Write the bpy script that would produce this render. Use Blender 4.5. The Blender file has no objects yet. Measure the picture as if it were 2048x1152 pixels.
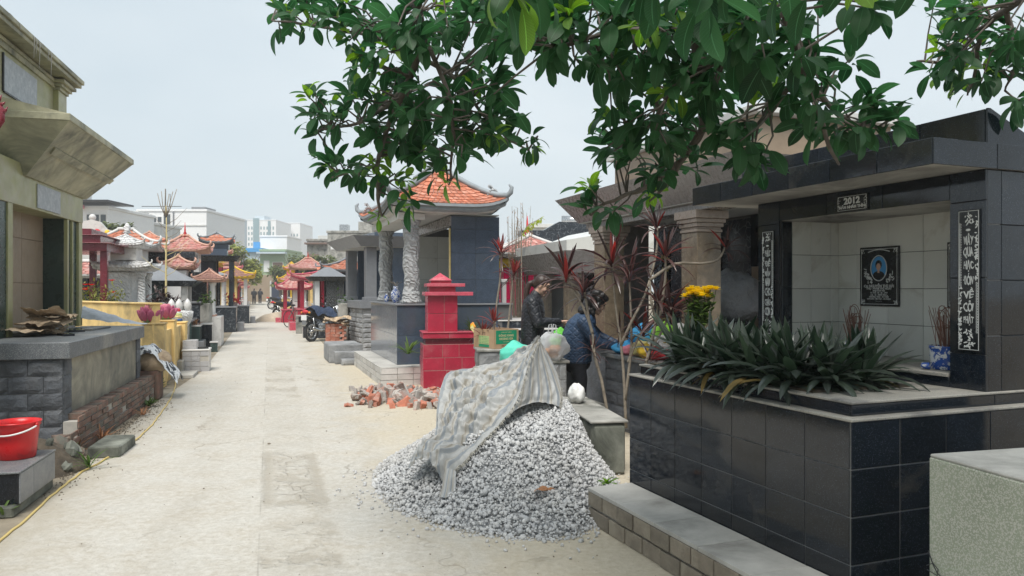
import bpy, bmesh, math, random
import numpy as np
from mathutils import Vector as V, Matrix as M, Euler
random.seed(7); rng = np.random.default_rng(7)
R = math.radians
scn = bpy.context.scene
C = scn.collection
# ------------------------------------------------------------------ camera, sky, sun, exposure
F, CH, HY, CX = 1500.0, 1.5, 578.0, 1024.0
cam_d = bpy.data.cameras.new('camera'); cam = bpy.data.objects.new('camera', cam_d); C.objects.link(cam)
cam.location = (0, 0, CH); cam.rotation_euler = (R(90), 0, 0)
cam_d.sensor_width = 36; cam_d.lens = 36 * F / 2048; cam_d.shift_y = 2 / 2048
cam_d.clip_start = .05; cam_d.clip_end = 3000
scn.camera = cam
SUN_EL, SUN_AZ = 60.0, -174.0        # degrees; azimuth from +Y towards +X
w = bpy.data.worlds.new('World'); scn.world = w; w.use_nodes = True
nt = w.node_tree; nt.nodes.clear()
wo = nt.nodes.new('ShaderNodeOutputWorld'); bg = nt.nodes.new('ShaderNodeBackground')
sky = nt.nodes.new('ShaderNodeTexSky'); sky.sky_type = 'NISHITA'; sky.sun_disc = False
sky.sun_elevation = R(SUN_EL); sky.sun_rotation = R(SUN_AZ); sky.dust_density = 4; sky.air_density = 1.2
tc = nt.nodes.new('ShaderNodeTexCoord'); nz = nt.nodes.new('ShaderNodeTexNoise')
nz.inputs['Scale'].default_value = 1.6; nz.inputs['Detail'].default_value = 4
mp = nt.nodes.new('ShaderNodeMapping'); mp.inputs['Scale'].default_value = (1, 1, 2.2)
nt.links.new(tc.outputs['Generated'], mp.inputs[0]); nt.links.new(mp.outputs[0], nz.inputs['Vector'])
cr = nt.nodes.new('ShaderNodeValToRGB')
cr.color_ramp.elements[0].position = .3; cr.color_ramp.elements[0].color = (2.10, 2.55, 2.84, 1)
cr.color_ramp.elements[1].position = .7; cr.color_ramp.elements[1].color = (2.95, 3.25, 3.42, 1)
nt.links.new(nz.outputs['Fac'], cr.inputs[0])
mx = nt.nodes.new('ShaderNodeMix'); mx.data_type = 'RGBA'; mx.inputs[0].default_value = .93
nt.links.new(sky.outputs[0], mx.inputs[6]); nt.links.new(cr.outputs[0], mx.inputs[7])
nt.links.new(mx.outputs[2], bg.inputs['Color']); bg.inputs['Strength'].default_value = .1
nt.links.new(bg.outputs[0], wo.inputs[0])
sl = bpy.data.lights.new('sun', 'SUN'); sl.energy = 1.5; sl.angle = R(26); sl.color = (1, .96, .9)
so = bpy.data.objects.new('sun', sl); C.objects.link(so)
_d = V((math.sin(R(SUN_AZ)) * math.cos(R(SUN_EL)), math.cos(R(SUN_AZ)) * math.cos(R(SUN_EL)), math.sin(R(SUN_EL))))
so.rotation_euler = _d.to_track_quat('Z', 'Y').to_euler(); so.location = (0, 0, 30)
scn.view_settings.view_transform = 'Standard'; scn.view_settings.look = 'None'
scn.view_settings.exposure = 1.40; scn.view_settings.gamma = 1
scn.cycles.use_denoising = True; scn.cycles.max_bounces = 6; scn.cycles.transparent_max_bounces = 8
scn.cycles.volume_bounces = 1; scn.cycles.caustics_reflective = False; scn.cycles.caustics_refractive = False

# ------------------------------------------------------------------ pixel helpers (photo pixel -> real point)
def G(px, py, z=0.0):
    Y = F * (CH - z) / (py - HY); return V(((px - CX) / F * Y, Y, z))
def P(px, py, Y): return V(((px - CX) / F * Y, Y, CH - (py - HY) / F * Y))

# ------------------------------------------------------------------ mesh builder
class MB:
    def __init__(s): s.v = []; s.f = []; s.uv = {}; s.mi = {}
    def add(s, vs, fs, m=None):
        o = len(s.v); s.v += [tuple(x) for x in vs]
        for f in fs:
            if m is not None: s.mi[len(s.f)] = m
            s.f.append(tuple(i + o for i in f))
    def box(s, x0, x1, y0, y1, z0, z1, b=0.0, m=None, T=None):
        if x0 > x1: x0, x1 = x1, x0
        if y0 > y1: y0, y1 = y1, y0
        if z0 > z1: z0, z1 = z1, z0
        b = min(b, (x1-x0)*.4, (y1-y0)*.4, (z1-z0)*.4)
        if b <= 0:
            vs = [(x0,y0,z0),(x1,y0,z0),(x1,y1,z0),(x0,y1,z0),(x0,y0,z1),(x1,y0,z1),(x1,y1,z1),(x0,y1,z1)]
            fs = [(3,2,1,0),(4,5,6,7),(0,1,5,4),(1,2,6,5),(2,3,7,6),(3,0,4,7)]
        else:
            vs = []; idx = {}
            X = (x0, x1); Y = (y0, y1); Z = (z0, z1); sg = (1, -1)
            for i in (0, 1):
                for j in (0, 1):
                    for k in (0, 1):
                        for a in range(3):
                            p = [X[i], Y[j], Z[k]]
                            if a != 0: p[0] += b * sg[i]
                            if a != 1: p[1] += b * sg[j]
                            if a != 2: p[2] += b * sg[k]
                            idx[i, j, k, a] = len(vs); vs.append(tuple(p))
            fs = []
            for a in range(3):
                for e in (0, 1):
                    q = []
                    for (r, t) in ((0, 0), (1, 0), (1, 1), (0, 1)):
                        ijk = [0, 0, 0]; ijk[a] = e; ijk[(a+1) % 3] = r; ijk[(a+2) % 3] = t
                        q.append(idx[ijk[0], ijk[1], ijk[2], a])
                    fs.append(tuple(q if e else q[::-1]))
            for a in range(3):          # edges running along axis a
                b1, b2 = (a+1) % 3, (a+2) % 3
                for r in (0, 1):
                    for t in (0, 1):
                        c0 = [0, 0, 0]; c1 = [0, 0, 0]; c1[a] = 1
                        c0[b1] = c1[b1] = r; c0[b2] = c1[b2] = t
                        q = [idx[(*c0, b1)], idx[(*c1, b1)], idx[(*c1, b2)], idx[(*c0, b2)]]
                        fs.append(tuple(q if r != t else q[::-1]))
            for i in (0, 1):
                for j in (0, 1):
                    for k in (0, 1):
                        q = [idx[i, j, k, 0], idx[i, j, k, 1], idx[i, j, k, 2]]
                        fs.append(tuple(q if (i + j + k) % 2 else q[::-1]))
        if T is not None: vs = [T @ V(v) for v in vs]
        s.add(vs, fs, m); return s
    def prism(s, pts, axis, a0, a1, m=None):     # pts: 2-D outline (ccw), extruded along axis 0/1/2
        def mk(p, a):
            return (a, p[0], p[1]) if axis == 0 else (p[0], a, p[1]) if axis == 1 else (p[0], p[1], a)
        n = len(pts); vs = [mk(p, a0) for p in pts] + [mk(p, a1) for p in pts]
        fs = [(i, (i+1) % n, n+(i+1) % n, n+i) for i in range(n)] + [tuple(range(n))[::-1], tuple(range(n, 2*n))]
        if axis == 1: fs = [f[::-1] for f in fs]
        s.add(vs, fs, m); return s
    def tube(s, pts, rad, n=8, cap=True, m=None):
        pts = [V(p) for p in pts]; k = len(pts)
        if not hasattr(rad, '__len__'): rad = [rad] * k
        vs = []; up = V((0.013, 0.021, 1))
        t0 = (pts[1] - pts[0]).normalized()
        if abs(t0.z) > .95: up = V((1, .02, .03))
        x = t0.cross(up).normalized()
        for i in range(k):
            t = (pts[min(i+1, k-1)] - pts[max(i-1, 0)])
            if t.length < 1e-9: t = t0.copy()
            t.normalize(); x = (x - t * x.dot(t)); 
            if x.length < 1e-6: x = t.orthogonal()
            x.normalize(); y = t.cross(x)
            for j in range(n):
                a = 2 * math.pi * j / n
                vs.append(pts[i] + (x * math.cos(a) + y * math.sin(a)) * rad[i])
        fs = [(i*n+j, i*n+(j+1) % n, (i+1)*n+(j+1) % n, (i+1)*n+j) for i in range(k-1) for j in range(n)]
        if cap: fs += [tuple(range(n))[::-1], tuple((k-1)*n+j for j in range(n))]
        s.add(vs, fs, m); return s
    def lathe(s, prof, n=20, c=(0, 0, 0), m=None, cap=True, sx=1, sy=1):
        vs = []; k = len(prof)
        for (r, z) in prof:
            for j in range(n):
                a = 2 * math.pi * j / n
                vs.append((c[0] + r*sx*math.cos(a), c[1] + r*sy*math.sin(a), c[2] + z))
        fs = [(i*n+j, i*n+(j+1) % n, (i+1)*n+(j+1) % n, (i+1)*n+j) for i in range(k-1) for j in range(n)]
        if cap: fs += [tuple(range(n))[::-1], tuple((k-1)*n+j for j in range(n))]
        s.add(vs, fs, m); return s
    def ell(s, c, r, n=14, k=9, T=None, m=None, jit=0):
        vs = []
        for i in range(k + 1):
            th = math.pi * i / k
            for j in range(n):
                a = 2 * math.pi * j / n
                q = 1 + (random.uniform(-jit, jit) if jit and 0 < i < k else 0)
                p = V((r[0]*math.sin(th)*math.cos(a)*q, r[1]*math.sin(th)*math.sin(a)*q, r[2]*math.cos(th)*q))
                if T is not None: p = T @ p
                vs.append(p + V(c))
        fs = [(i*n+j, (i+1)*n+j, (i+1)*n+(j+1) % n, i*n+(j+1) % n) for i in range(k) for j in range(n)]
        s.add(vs, fs, m); return s
    def grid(s, fn, nu, nv, m=None):
        vs = [fn(i / nu, j / nv) for j in range(nv + 1) for i in range(nu + 1)]
        o = len(s.f)
        fs = [(j*(nu+1)+i, j*(nu+1)+i+1, (j+1)*(nu+1)+i+1, (j+1)*(nu+1)+i) for j in range(nv) for i in range(nu)]
        for k_, (i, j) in enumerate((i, j) for j in range(nv) for i in range(nu)):
            s.uv[o + k_] = [(i/nu, j/nv), ((i+1)/nu, j/nv), ((i+1)/nu, (j+1)/nv), (i/nu, (j+1)/nv)]
        s.add(vs, fs, m); return s
    def mesh(s, name, mats=None, smooth=False):
        me = bpy.data.meshes.new(name); me.from_pydata(s.v, [], s.f)
        if s.uv:
            uv = me.uv_layers.new(name='UVMap')
            for p in me.polygons:
                q = s.uv.get(p.index)
                if q:
                    for li, c_ in zip(p.loop_indices, q): uv.data[li].uv = c_
        for m_ in (mats if isinstance(mats, (list, tuple)) else [mats]):
            if m_ is not None: me.materials.append(m_)
        if s.mi:
            for i, k in s.mi.items(): me.polygons[i].material_index = k
        if smooth: me.polygons.foreach_set('use_smooth', [True] * len(me.polygons))
        me.update(); return me
    def build(s, name, mat, parent=None, smooth=False, loc=None):
        return link(name, s.mesh(name, mat, smooth), parent, loc)
def link(name, me, parent=None, loc=None, rot=None, scale=None):
    o = bpy.data.objects.new(name, me); C.objects.link(o); o.parent = parent
    if loc is not None: o.location = loc
    if rot is not None: o.rotation_euler = rot
    if scale is not None: o.scale = scale
    return o
def tag(o, label, cat, group=None, kind=None):
    if label: o['label'] = label
    if cat: o['category'] = cat
    if group: o['group'] = group
    if kind: o['kind'] = kind
    return o
def thing(name, label, cat, loc=(0, 0, 0), rz=0.0, group=None):
    o = bpy.data.objects.new(name, None); C.objects.link(o); o.empty_display_size = .2
    o.location = loc; o.rotation_euler = (0, 0, rz); return tag(o, label, cat, group)
def B(parent, name, mat, x0, x1, y0, y1, z0, z1, b=.004):
    return MB().box(x0, x1, y0, y1, z0, z1, b).build(name, mat, parent)
_tc = {}
def tiles(parent, mat, org, U, W, eu, ev, th=.008, gap=.004, name='tile', skip=None, jit=0.0):
    """tiles on a plane: org + U*u + W*w, outward normal U x W; eu, ev = joint positions"""
    U = V(U).normalized(); W = V(W).normalized(); N = U.cross(W); org = V(org); out = []
    for i in range(len(eu) - 1):
        for j in range(len(ev) - 1):
            if skip and skip(i, j): continue
            a, b = abs(eu[i+1] - eu[i]) - gap, abs(ev[j+1] - ev[j]) - gap
            key = (round(a, 3), round(b, 3), th, mat.name, name)
            if key not in _tc: _tc[key] = MB().box(-a/2, a/2, -b/2, b/2, 0, th, .0015).mesh(name, mat)
            c = org + U * (eu[i] + eu[i+1]) / 2 + W * (ev[j] + ev[j+1]) / 2 + N * (random.uniform(-jit, jit) if jit else 0)
            o = bpy.data.objects.new(name, _tc[key]); C.objects.link(o); o.parent = parent
            o.matrix_local = M(((U.x, W.x, N.x, c.x), (U.y, W.y, N.y, c.y), (U.z, W.z, N.z, c.z), (0, 0, 0, 1)))
            out.append(o)
    return out
def lin(a, b, n): return [a + (b - a) * i / n for i in range(n + 1)]
def bake(bm_obj):            # evaluate modifiers, return plain mesh
    dg = bpy.context.evaluated_depsgraph_get()
    me = bpy.data.meshes.new_from_object(bm_obj.evaluated_get(dg))
    d = bm_obj.data; bpy.data.objects.remove(bm_obj); return me
def remesh(mb, voxel, mat, name, smooth_it=4):
    o = mb.build('tmp', None)
    m_ = o.modifiers.new('r', 'REMESH'); m_.mode = 'VOXEL'; m_.voxel_size = voxel
    if smooth_it:
        s_ = o.modifiers.new('s', 'SMOOTH'); s_.factor = .5; s_.iterations = smooth_it
    me = bake(o); me.name = name; me.materials.clear(); me.materials.append(mat)
    me.polygons.foreach_set('use_smooth', [True] * len(me.polygons)); return me
def text_mesh(txt, size, mat, ext=.0012, align='CENTER', sx=1.0, bold=0.0, space=1.0):
    cu = bpy.data.curves.new('lettering', 'FONT'); cu.body = txt; cu.size = size; cu.extrude = ext
    cu.align_x = align; cu.align_y = 'CENTER'; cu.offset = bold; cu.space_character = space; cu.resolution_u = 2
    o = bpy.data.objects.new('tmp', cu); C.objects.link(o)
    dg = bpy.context.evaluated_depsgraph_get()
    me = bpy.data.meshes.new_from_object(o.evaluated_get(dg)); bpy.data.objects.remove(o); bpy.data.curves.remove(cu)
    me.name = 'lettering'; me.materials.clear(); me.materials.append(mat)
    if sx != 1.0:
        me.transform(M.Diagonal((sx, 1, 1, 1)))
    return me
def place(o, org, U, W):
    U = V(U).normalized(); W = V(W).normalized(); N = U.cross(W); c = V(org)
    o.matrix_local = M(((U.x, W.x, N.x, c.x), (U.y, W.y, N.y, c.y), (U.z, W.z, N.z, c.z), (0, 0, 0, 1))); return o

# ------------------------------------------------------------------ materials
MT = {}
def nodes(name):
    m = bpy.data.materials.new(name); m.use_nodes = True; t = m.node_tree
    return m, t, t.nodes['Principled BSDF'], t.nodes['Material Output']
def N_(t, k, **kw):
    n = t.nodes.new('ShaderNode' + k)
    for a, b in kw.items():
        if a.startswith('i_'): n.inputs[a[2:].replace('_', ' ')].default_value = b
        else: setattr(n, a, b)
    return n
def coords(t, rand=True):
    tc = N_(t, 'TexCoord')
    if not rand: return tc.outputs['Object']
    oi = N_(t, 'ObjectInfo'); mu = N_(t, 'Math', operation='MULTIPLY'); mu.inputs[1].default_value = 41.7
    t.links.new(oi.outputs['Random'], mu.inputs[0])
    ad = N_(t, 'VectorMath', operation='ADD'); t.links.new(tc.outputs['Object'], ad.inputs[0]); t.links.new(mu.outputs[0], ad.inputs[1])
    return ad.outputs[0]
def mixc(t, fac, a, b):
    m = N_(t, 'Mix', data_type='RGBA')
    for s, v in ((0, fac), (6, a), (7, b)):
        if hasattr(v, 'is_output') or hasattr(v, 'links'): t.links.new(v, m.inputs[s])
        else: m.inputs[s].default_value = v if s == 0 else (*v[:3], 1)
    return m.outputs[2]
def ramp(t, src, p0, p1, a=(0, 0, 0), b=(1, 1, 1), interp='LINEAR'):
    r = N_(t, 'ValToRGB'); e = r.color_ramp.elements; r.color_ramp.interpolation = interp
    e[0].position = p0; e[1].position = p1; e[0].color = (*a, 1); e[1].color = (*b, 1)
    t.links.new(src, r.inputs[0]); return r.outputs[0]
def noise(t, vec, scale, detail=4, rough=.6, dist=0):
    n = N_(t, 'TexNoise'); n.inputs['Scale'].default_value = scale; n.inputs['Detail'].default_value = detail
    n.inputs['Roughness'].default_value = rough; n.inputs['Distortion'].default_value = dist
    if vec is not None: t.links.new(vec, n.inputs['Vector'])
    return n.outputs['Fac']
def bump(t, b, h, strength, dist=.01):
    n = N_(t, 'Bump'); n.inputs['Strength'].default_value = strength; n.inputs['Distance'].default_value = dist
    t.links.new(h, n.inputs['Height'])
    if b is not None: t.links.new(n.outputs[0], b.inputs['Normal'])
    return n.outputs[0]
def pm(name, col, rough=.6, var=.12, scale=5, bmp=.15, bscale=60, dirt=None, damt=.5, dscale=1.5, orand=.0,
       spec=.5, metal=0, speck=None, coat=0, rvar=.1, bdist=.004):
    """general surface: base colour + noise mottling + optional dirt + per-object shift + fine relief"""
    m, t, b, o = nodes(name); MT[name] = m
    vec = coords(t)
    n1 = noise(t, vec, scale, 6)
    lo = tuple(c * (1 - var) for c in col); hi = tuple(min(1, c * (1 + var)) for c in col)
    c = ramp(t, n1, .3, .7, lo, hi)
    if speck:                                    # crystalline speckle: (colour, scale, threshold)
        vo = N_(t, 'TexVoronoi'); vo.inputs['Scale'].default_value = speck[1]; t.links.new(vec, vo.inputs['Vector'])
        sp = N_(t, 'SeparateColor'); t.links.new(vo.outputs['Color'], sp.inputs[0])
        c = mixc(t, ramp(t, sp.outputs[0], speck[2], min(1, speck[2] + .08)), c, speck[0])
    if dirt:
        n2 = noise(t, vec, dscale, 8, .65, .6)
        c = mixc(t, ramp(t, n2, .62 - damt * .3, .8 - damt * .2), c, dirt)
    if orand:
        oi = N_(t, 'ObjectInfo'); mr = N_(t, 'MapRange'); mr.inputs[3].default_value = 1 - orand; mr.inputs[4].default_value = 1 + orand
        t.links.new(oi.outputs['Random'], mr.inputs[0])
        hs = N_(t, 'HueSaturation'); t.links.new(mr.outputs[0], hs.inputs['Value']); t.links.new(c, hs.inputs['Color']); c = hs.outputs[0]
    t.links.new(c, b.inputs['Base Color'])
    rr = ramp(t, noise(t, vec, scale * 2.3, 5), .3, .7, (max(.02, rough - rvar),) * 3, (min(1, rough + rvar),) * 3)
    t.links.new(rr, b.inputs['Roughness'])
    b.inputs['Specular IOR Level'].default_value = spec; b.inputs['Metallic'].default_value = metal
    b.inputs['Coat Weight'].default_value = coat; b.inputs['Coat Roughness'].default_value = .05
    if bmp: bump(t, b, noise(t, vec, bscale, 6, .7), bmp, bdist)
    return m
def veined(name, col, vein, scale=9, rough=.2, w=.06):
    m, t, b, o = nodes(name); MT[name] = m; vec = coords(t)
    nn = N_(t, 'TexNoise'); nn.inputs['Scale'].default_value = scale * .5; t.links.new(vec, nn.inputs['Vector'])
    ad = N_(t, 'VectorMath', operation='ADD'); sc = N_(t, 'VectorMath', operation='SCALE'); sc.inputs['Scale'].default_value = .25
    t.links.new(nn.outputs['Color'], sc.inputs[0]); t.links.new(vec, ad.inputs[0]); t.links.new(sc.outputs[0], ad.inputs[1])
    vo = N_(t, 'TexVoronoi', feature='DISTANCE_TO_EDGE'); vo.inputs['Scale'].default_value = scale; t.links.new(ad.outputs[0], vo.inputs['Vector'])
    f = ramp(t, vo.outputs['Distance'], 0, w, (1, 1, 1), (0, 0, 0))
    f2 = ramp(t, noise(t, vec, scale * .8, 3), .4, .65)
    mu = N_(t, 'Math', operation='MULTIPLY'); t.links.new(f, mu.inputs[0]); t.links.new(f2, mu.inputs[1])
    t.links.new(mixc(t, mu.outputs[0], col, vein), b.inputs['Base Color']); b.inputs['Roughness'].default_value = rough
    return m
def carved(name, col, scale=14, rough=.75, dark=.55, strength=1.0, dist=.03):
    m, t, b, o = nodes(name); MT[name] = m; vec = coords(t)
    nn = N_(t, 'TexNoise'); nn.inputs['Scale'].default_value = scale * .35; t.links.new(vec, nn.inputs['Vector'])
    wv = N_(t, 'TexWave', wave_type='RINGS', rings_direction='SPHERICAL'); wv.inputs['Scale'].default_value = scale * .35; wv.inputs['Distortion'].default_value = 9
    wv.inputs['Detail'].default_value = 2; wv.inputs['Detail Scale'].default_value = 1.6; t.links.new(vec, wv.inputs['Vector'])
    c = mixc(t, wv.outputs['Fac'], tuple(x * dark for x in col), col)
    c = mixc(t, ramp(t, noise(t, vec, 4), .35, .75), c, tuple(x * .75 for x in col))
    t.links.new(c, b.inputs['Base Color']); b.inputs['Roughness'].default_value = rough
    bump(t, b, wv.outputs['Fac'], strength, dist); return m
GR = (.009, .013, .020)
pm('granite_black', GR, .075, .25, 9, .03, 220, dirt=(.05, .048, .045), damt=.15, dscale=2.2, orand=.3, speck=((.07, .08, .09), 420, .92), rvar=.04, bdist=.001, spec=.55)
pm('granite_dusty', (.36, .34, .30), .75, .16, 5, .2, 90, dirt=(.13, .13, .13), damt=.45, dscale=3, speck=((.2, .2, .2), 300, .85))
pm('grout', (.19, .19, .185), .9, .1, 10, .2)
pm('grout_dark', (.10, .10, .10), .9, .1, 10, .2)
pm('tile_cream', (.68, .68, .64), .22, .05, 3, .03, 60, dirt=(.42, .39, .33), damt=.25, dscale=2.5, orand=.05, rvar=.05)
pm('soffit_plaster', (.52, .50, .46), .9, .12, 3, .3, 40, dirt=(.17, .16, .15), damt=.6, dscale=1.6)
pm('concrete', (.36, .35, .32), .92, .2, 6, .5, 70, dirt=(.10, .105, .09), damt=.55, dscale=2.2)
pm('concrete_mossy', (.26, .27, .23), .95, .25, 7, .6, 60, dirt=(.045, .05, .04), damt=.85, dscale=1.7)
pm('block_cement', (.25, .215, .17), .95, .2, 9, .9, 55, dirt=(.36, .32, .25), damt=.5, dscale=5, orand=.18, bdist=.012)
pm('mortar', (.42, .40, .36), .95, .15, 12, .5, 90)
pm('cement_light', (.46, .45, .42), .92, .16, 5, .4, 80, dirt=(.24, .23, .21), damt=.4, dscale=2)
pm('terrazzo_green', (.33, .36, .28), .85, .1, 6, .7, 260, dirt=(.23, .34, .17), damt=.45, dscale=1.6, speck=((.5, .5, .44), 230, .62), bdist=.003)
pm('olive_tile', (.33, .325, .155), .4, .22, 3.2, .12, 30, dirt=(.36, .33, .22), damt=.6, dscale=2.2, orand=.06)
pm('olive_stucco', (.42, .40, .27), .6, .2, 4, .25, 40, dirt=(.13, .135, .10), damt=.6, dscale=1.8)
pm('green_dark_tile', (.028, .05, .042), .3, .3, 4, .05, 60, dirt=(.06, .075, .06), damt=.4)
pm('beige_tile', (.31, .235, .165), .45, .1, 4, .08, 40, dirt=(.22, .16, .11), damt=.3, orand=.05)
pm('slate_rough', (.13, .14, .155), .82, .35, 6, 1.0, 22, dirt=(.15, .155, .16), damt=.5, dscale=5, orand=.25, bdist=.03)
pm('slate_lit', (.23, .245, .26), .85, .25, 6, 1.0, 24, dirt=(.11, .12, .13), damt=.45, dscale=6, orand=.2, bdist=.03)
pm('slab_speckle', (.115, .125, .135), .5, .15, 8, .1, 120, dirt=(.34, .32, .28), damt=.45, dscale=1.3, speck=((.24, .25, .25), 260, .72))
pm('stucco_wet', (.36, .33, .255), .9, .2, 3, .4, 45, dirt=(.13, .13, .115), damt=.75, dscale=1.5)
pm('brick_old', (.26, .135, .10), .95, .3, 8, .8, 50, dirt=(.15, .145, .12), damt=.85, dscale=3.5, orand=.3, bdist=.01)
pm('brick_new', (.42, .155, .10), .9, .2, 10, .5, 60, dirt=(.50, .38, .33), damt=.4, dscale=5, orand=.2)
pm('rubble_grey', (.40, .37, .34), .95, .25, 7, .8, 50, dirt=(.38, .16, .11), damt=.4, dscale=5, orand=.3, bdist=.01)
pm('yellow_wall', (.78, .56, .23), .85, .12, 3, .3, 50, dirt=(.34, .26, .14), damt=.5, dscale=1.4)
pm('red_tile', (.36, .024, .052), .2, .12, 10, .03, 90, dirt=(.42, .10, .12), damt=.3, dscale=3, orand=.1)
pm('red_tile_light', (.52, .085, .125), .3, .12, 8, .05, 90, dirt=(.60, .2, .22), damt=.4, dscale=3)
pm('burgundy_tile', (.15, .02, .032), .22, .1, 5, .03, 60, orand=.06)
pm('maroon_polish', (.30, .13, .14), .25, .2, 3, .03, 60)
pm('blue_granite', (.052, .070, .10), .16, .2, 8, .04, 200, speck=((.10, .13, .17), 320, .82), orand=.09, dirt=(.07, .085, .10), damt=.25)
pm('grey_granite', (.19, .20, .215), .38, .12, 8, .05, 200, speck=((.24, .24, .25), 300, .75), orand=.06)
pm('white_block', (.55, .54, .52), .8, .1, 8, .4, 60, dirt=(.36, .34, .31), damt=.4, orand=.08)
pm('stone_block', (.33, .335, .34), .9, .25, 7, .9, 30, dirt=(.17, .175, .18), damt=.5, orand=.15, bdist=.02)
pm('roof_tile', (.48, .155, .085), .7, .22, 12, .3, 60, dirt=(.58, .31, .23), damt=.5, dscale=6, orand=.2)
pm('roof_tile_pink', (.42, .155, .13), .7, .22, 12, .3, 60, dirt=(.52, .36, .32), damt=.62, dscale=6, orand=.2)
pm('roof_tile_brown', (.27, .14, .11), .75, .25, 12, .3, 60, orand=.2)
pm('eave_grey', (.28, .31, .33), .75, .15, 5, .3, 50, dirt=(.17, .19, .2), damt=.4)
pm('salmon', (.56, .33, .25), .8, .12, 5, .2, 50)
pm('white_paint', (.72, .71, .69), .7, .06, 4, .15, 50, dirt=(.52, .51, .49), damt=.35)
pm('off_white', (.60, .60, .58), .85, .1, 2, .2, 40, dirt=(.43, .43, .42), damt=.35, dscale=.6)
pm('marble_brown', (.23, .18, .125), .22, .3, 14, .03, 90, dirt=(.22, .17, .115), damt=.55, dscale=9)
pm('marble_pink', (.36, .29, .24), .3, .15, 14, .03, 90)
pm('granite_brown', (.23, .215, .21), .28, .15, 10, .04, 150, speck=((.26, .24, .23), 300, .75))
pm('marble_white', (.62, .61, .59), .4, .1, 5, .05, 60, dirt=(.34, .34, .33), damt=.3, dscale=5)
pm('plaque_grey', (.36, .385, .41), .5, .12, 20, .5, 55, dirt=(.52, .54, .55), damt=.5, dscale=14)
pm('cardboard', (.42, .285, .175), .85, .07, 12, .1, 90, dirt=(.36, .24, .145), damt=.3)
pm('cardboard_dirty', (.47, .36, .245), .9, .2, 6, .4, 40, dirt=(.24, .17, .11), damt=.4, dscale=5, orand=.2)
pm('metal_dark', (.04, .042, .045), .4, .2, 8, .05, 60, metal=.4)
pm('metal_chrome', (.5, .5, .5), .25, .1, 8, 0, metal=1)
pm('rubber', (.025, .025, .026), .8, .2, 20, .2, 80)
pm('plastic_red', (.62, .012, .014), .33, .06, 4, .02, 30, dirt=(.25, .02, .02), damt=.25, dscale=6)
pm('plastic_white', (.72, .72, .70), .4, .05, 4, .02)
pm('bark', (.105, .088, .075), .9, .3, 14, .7, 60, dirt=(.2, .19, .17), damt=.4)
pm('stem_pale', (.25, .215, .17), .8, .3, 20, .5, 60)
pm('soil', (.10, .08, .058), .98, .35, 14, .9, 40, bdist=.02)
pm('hair', (.012, .010, .010), .42, .3, 30, .6, 140)
pm('hair_brown', (.035, .018, .013), .4, .3, 30, .6, 140)
pm('skin', (.56, .35, .26), .5, .08, 10, .08, 90, spec=.4)
pm('trousers', (.014, .016, .022), .85, .2, 12, .3, 60)
pm('silver_letter', (.62, .63, .62), .35, .1, 20, 0)
pm('gold_letter', (.62, .5, .2), .4, .1, 20, 0)
pm('ink_black', (.012, .014, .016), .25, .1, 9, 0)
veined('veined_black', (.022, .028, .036), (.22, .24, .26), 9, .18, .07)
veined('veined_grey', (.40, .40, .41), (.22, .22, .24), 7, .35, .05)
veined('veined_teal', (.035, .06, .058), (.10, .14, .13), 6, .2, .06)
carved('carved_grey', (.47, .48, .485), 15, strength=.6)
carved('carved_pale', (.78, .78, .77), 16, dark=.8, strength=.6)
carved('carved_dark', (.10, .105, .105), 20)
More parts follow.
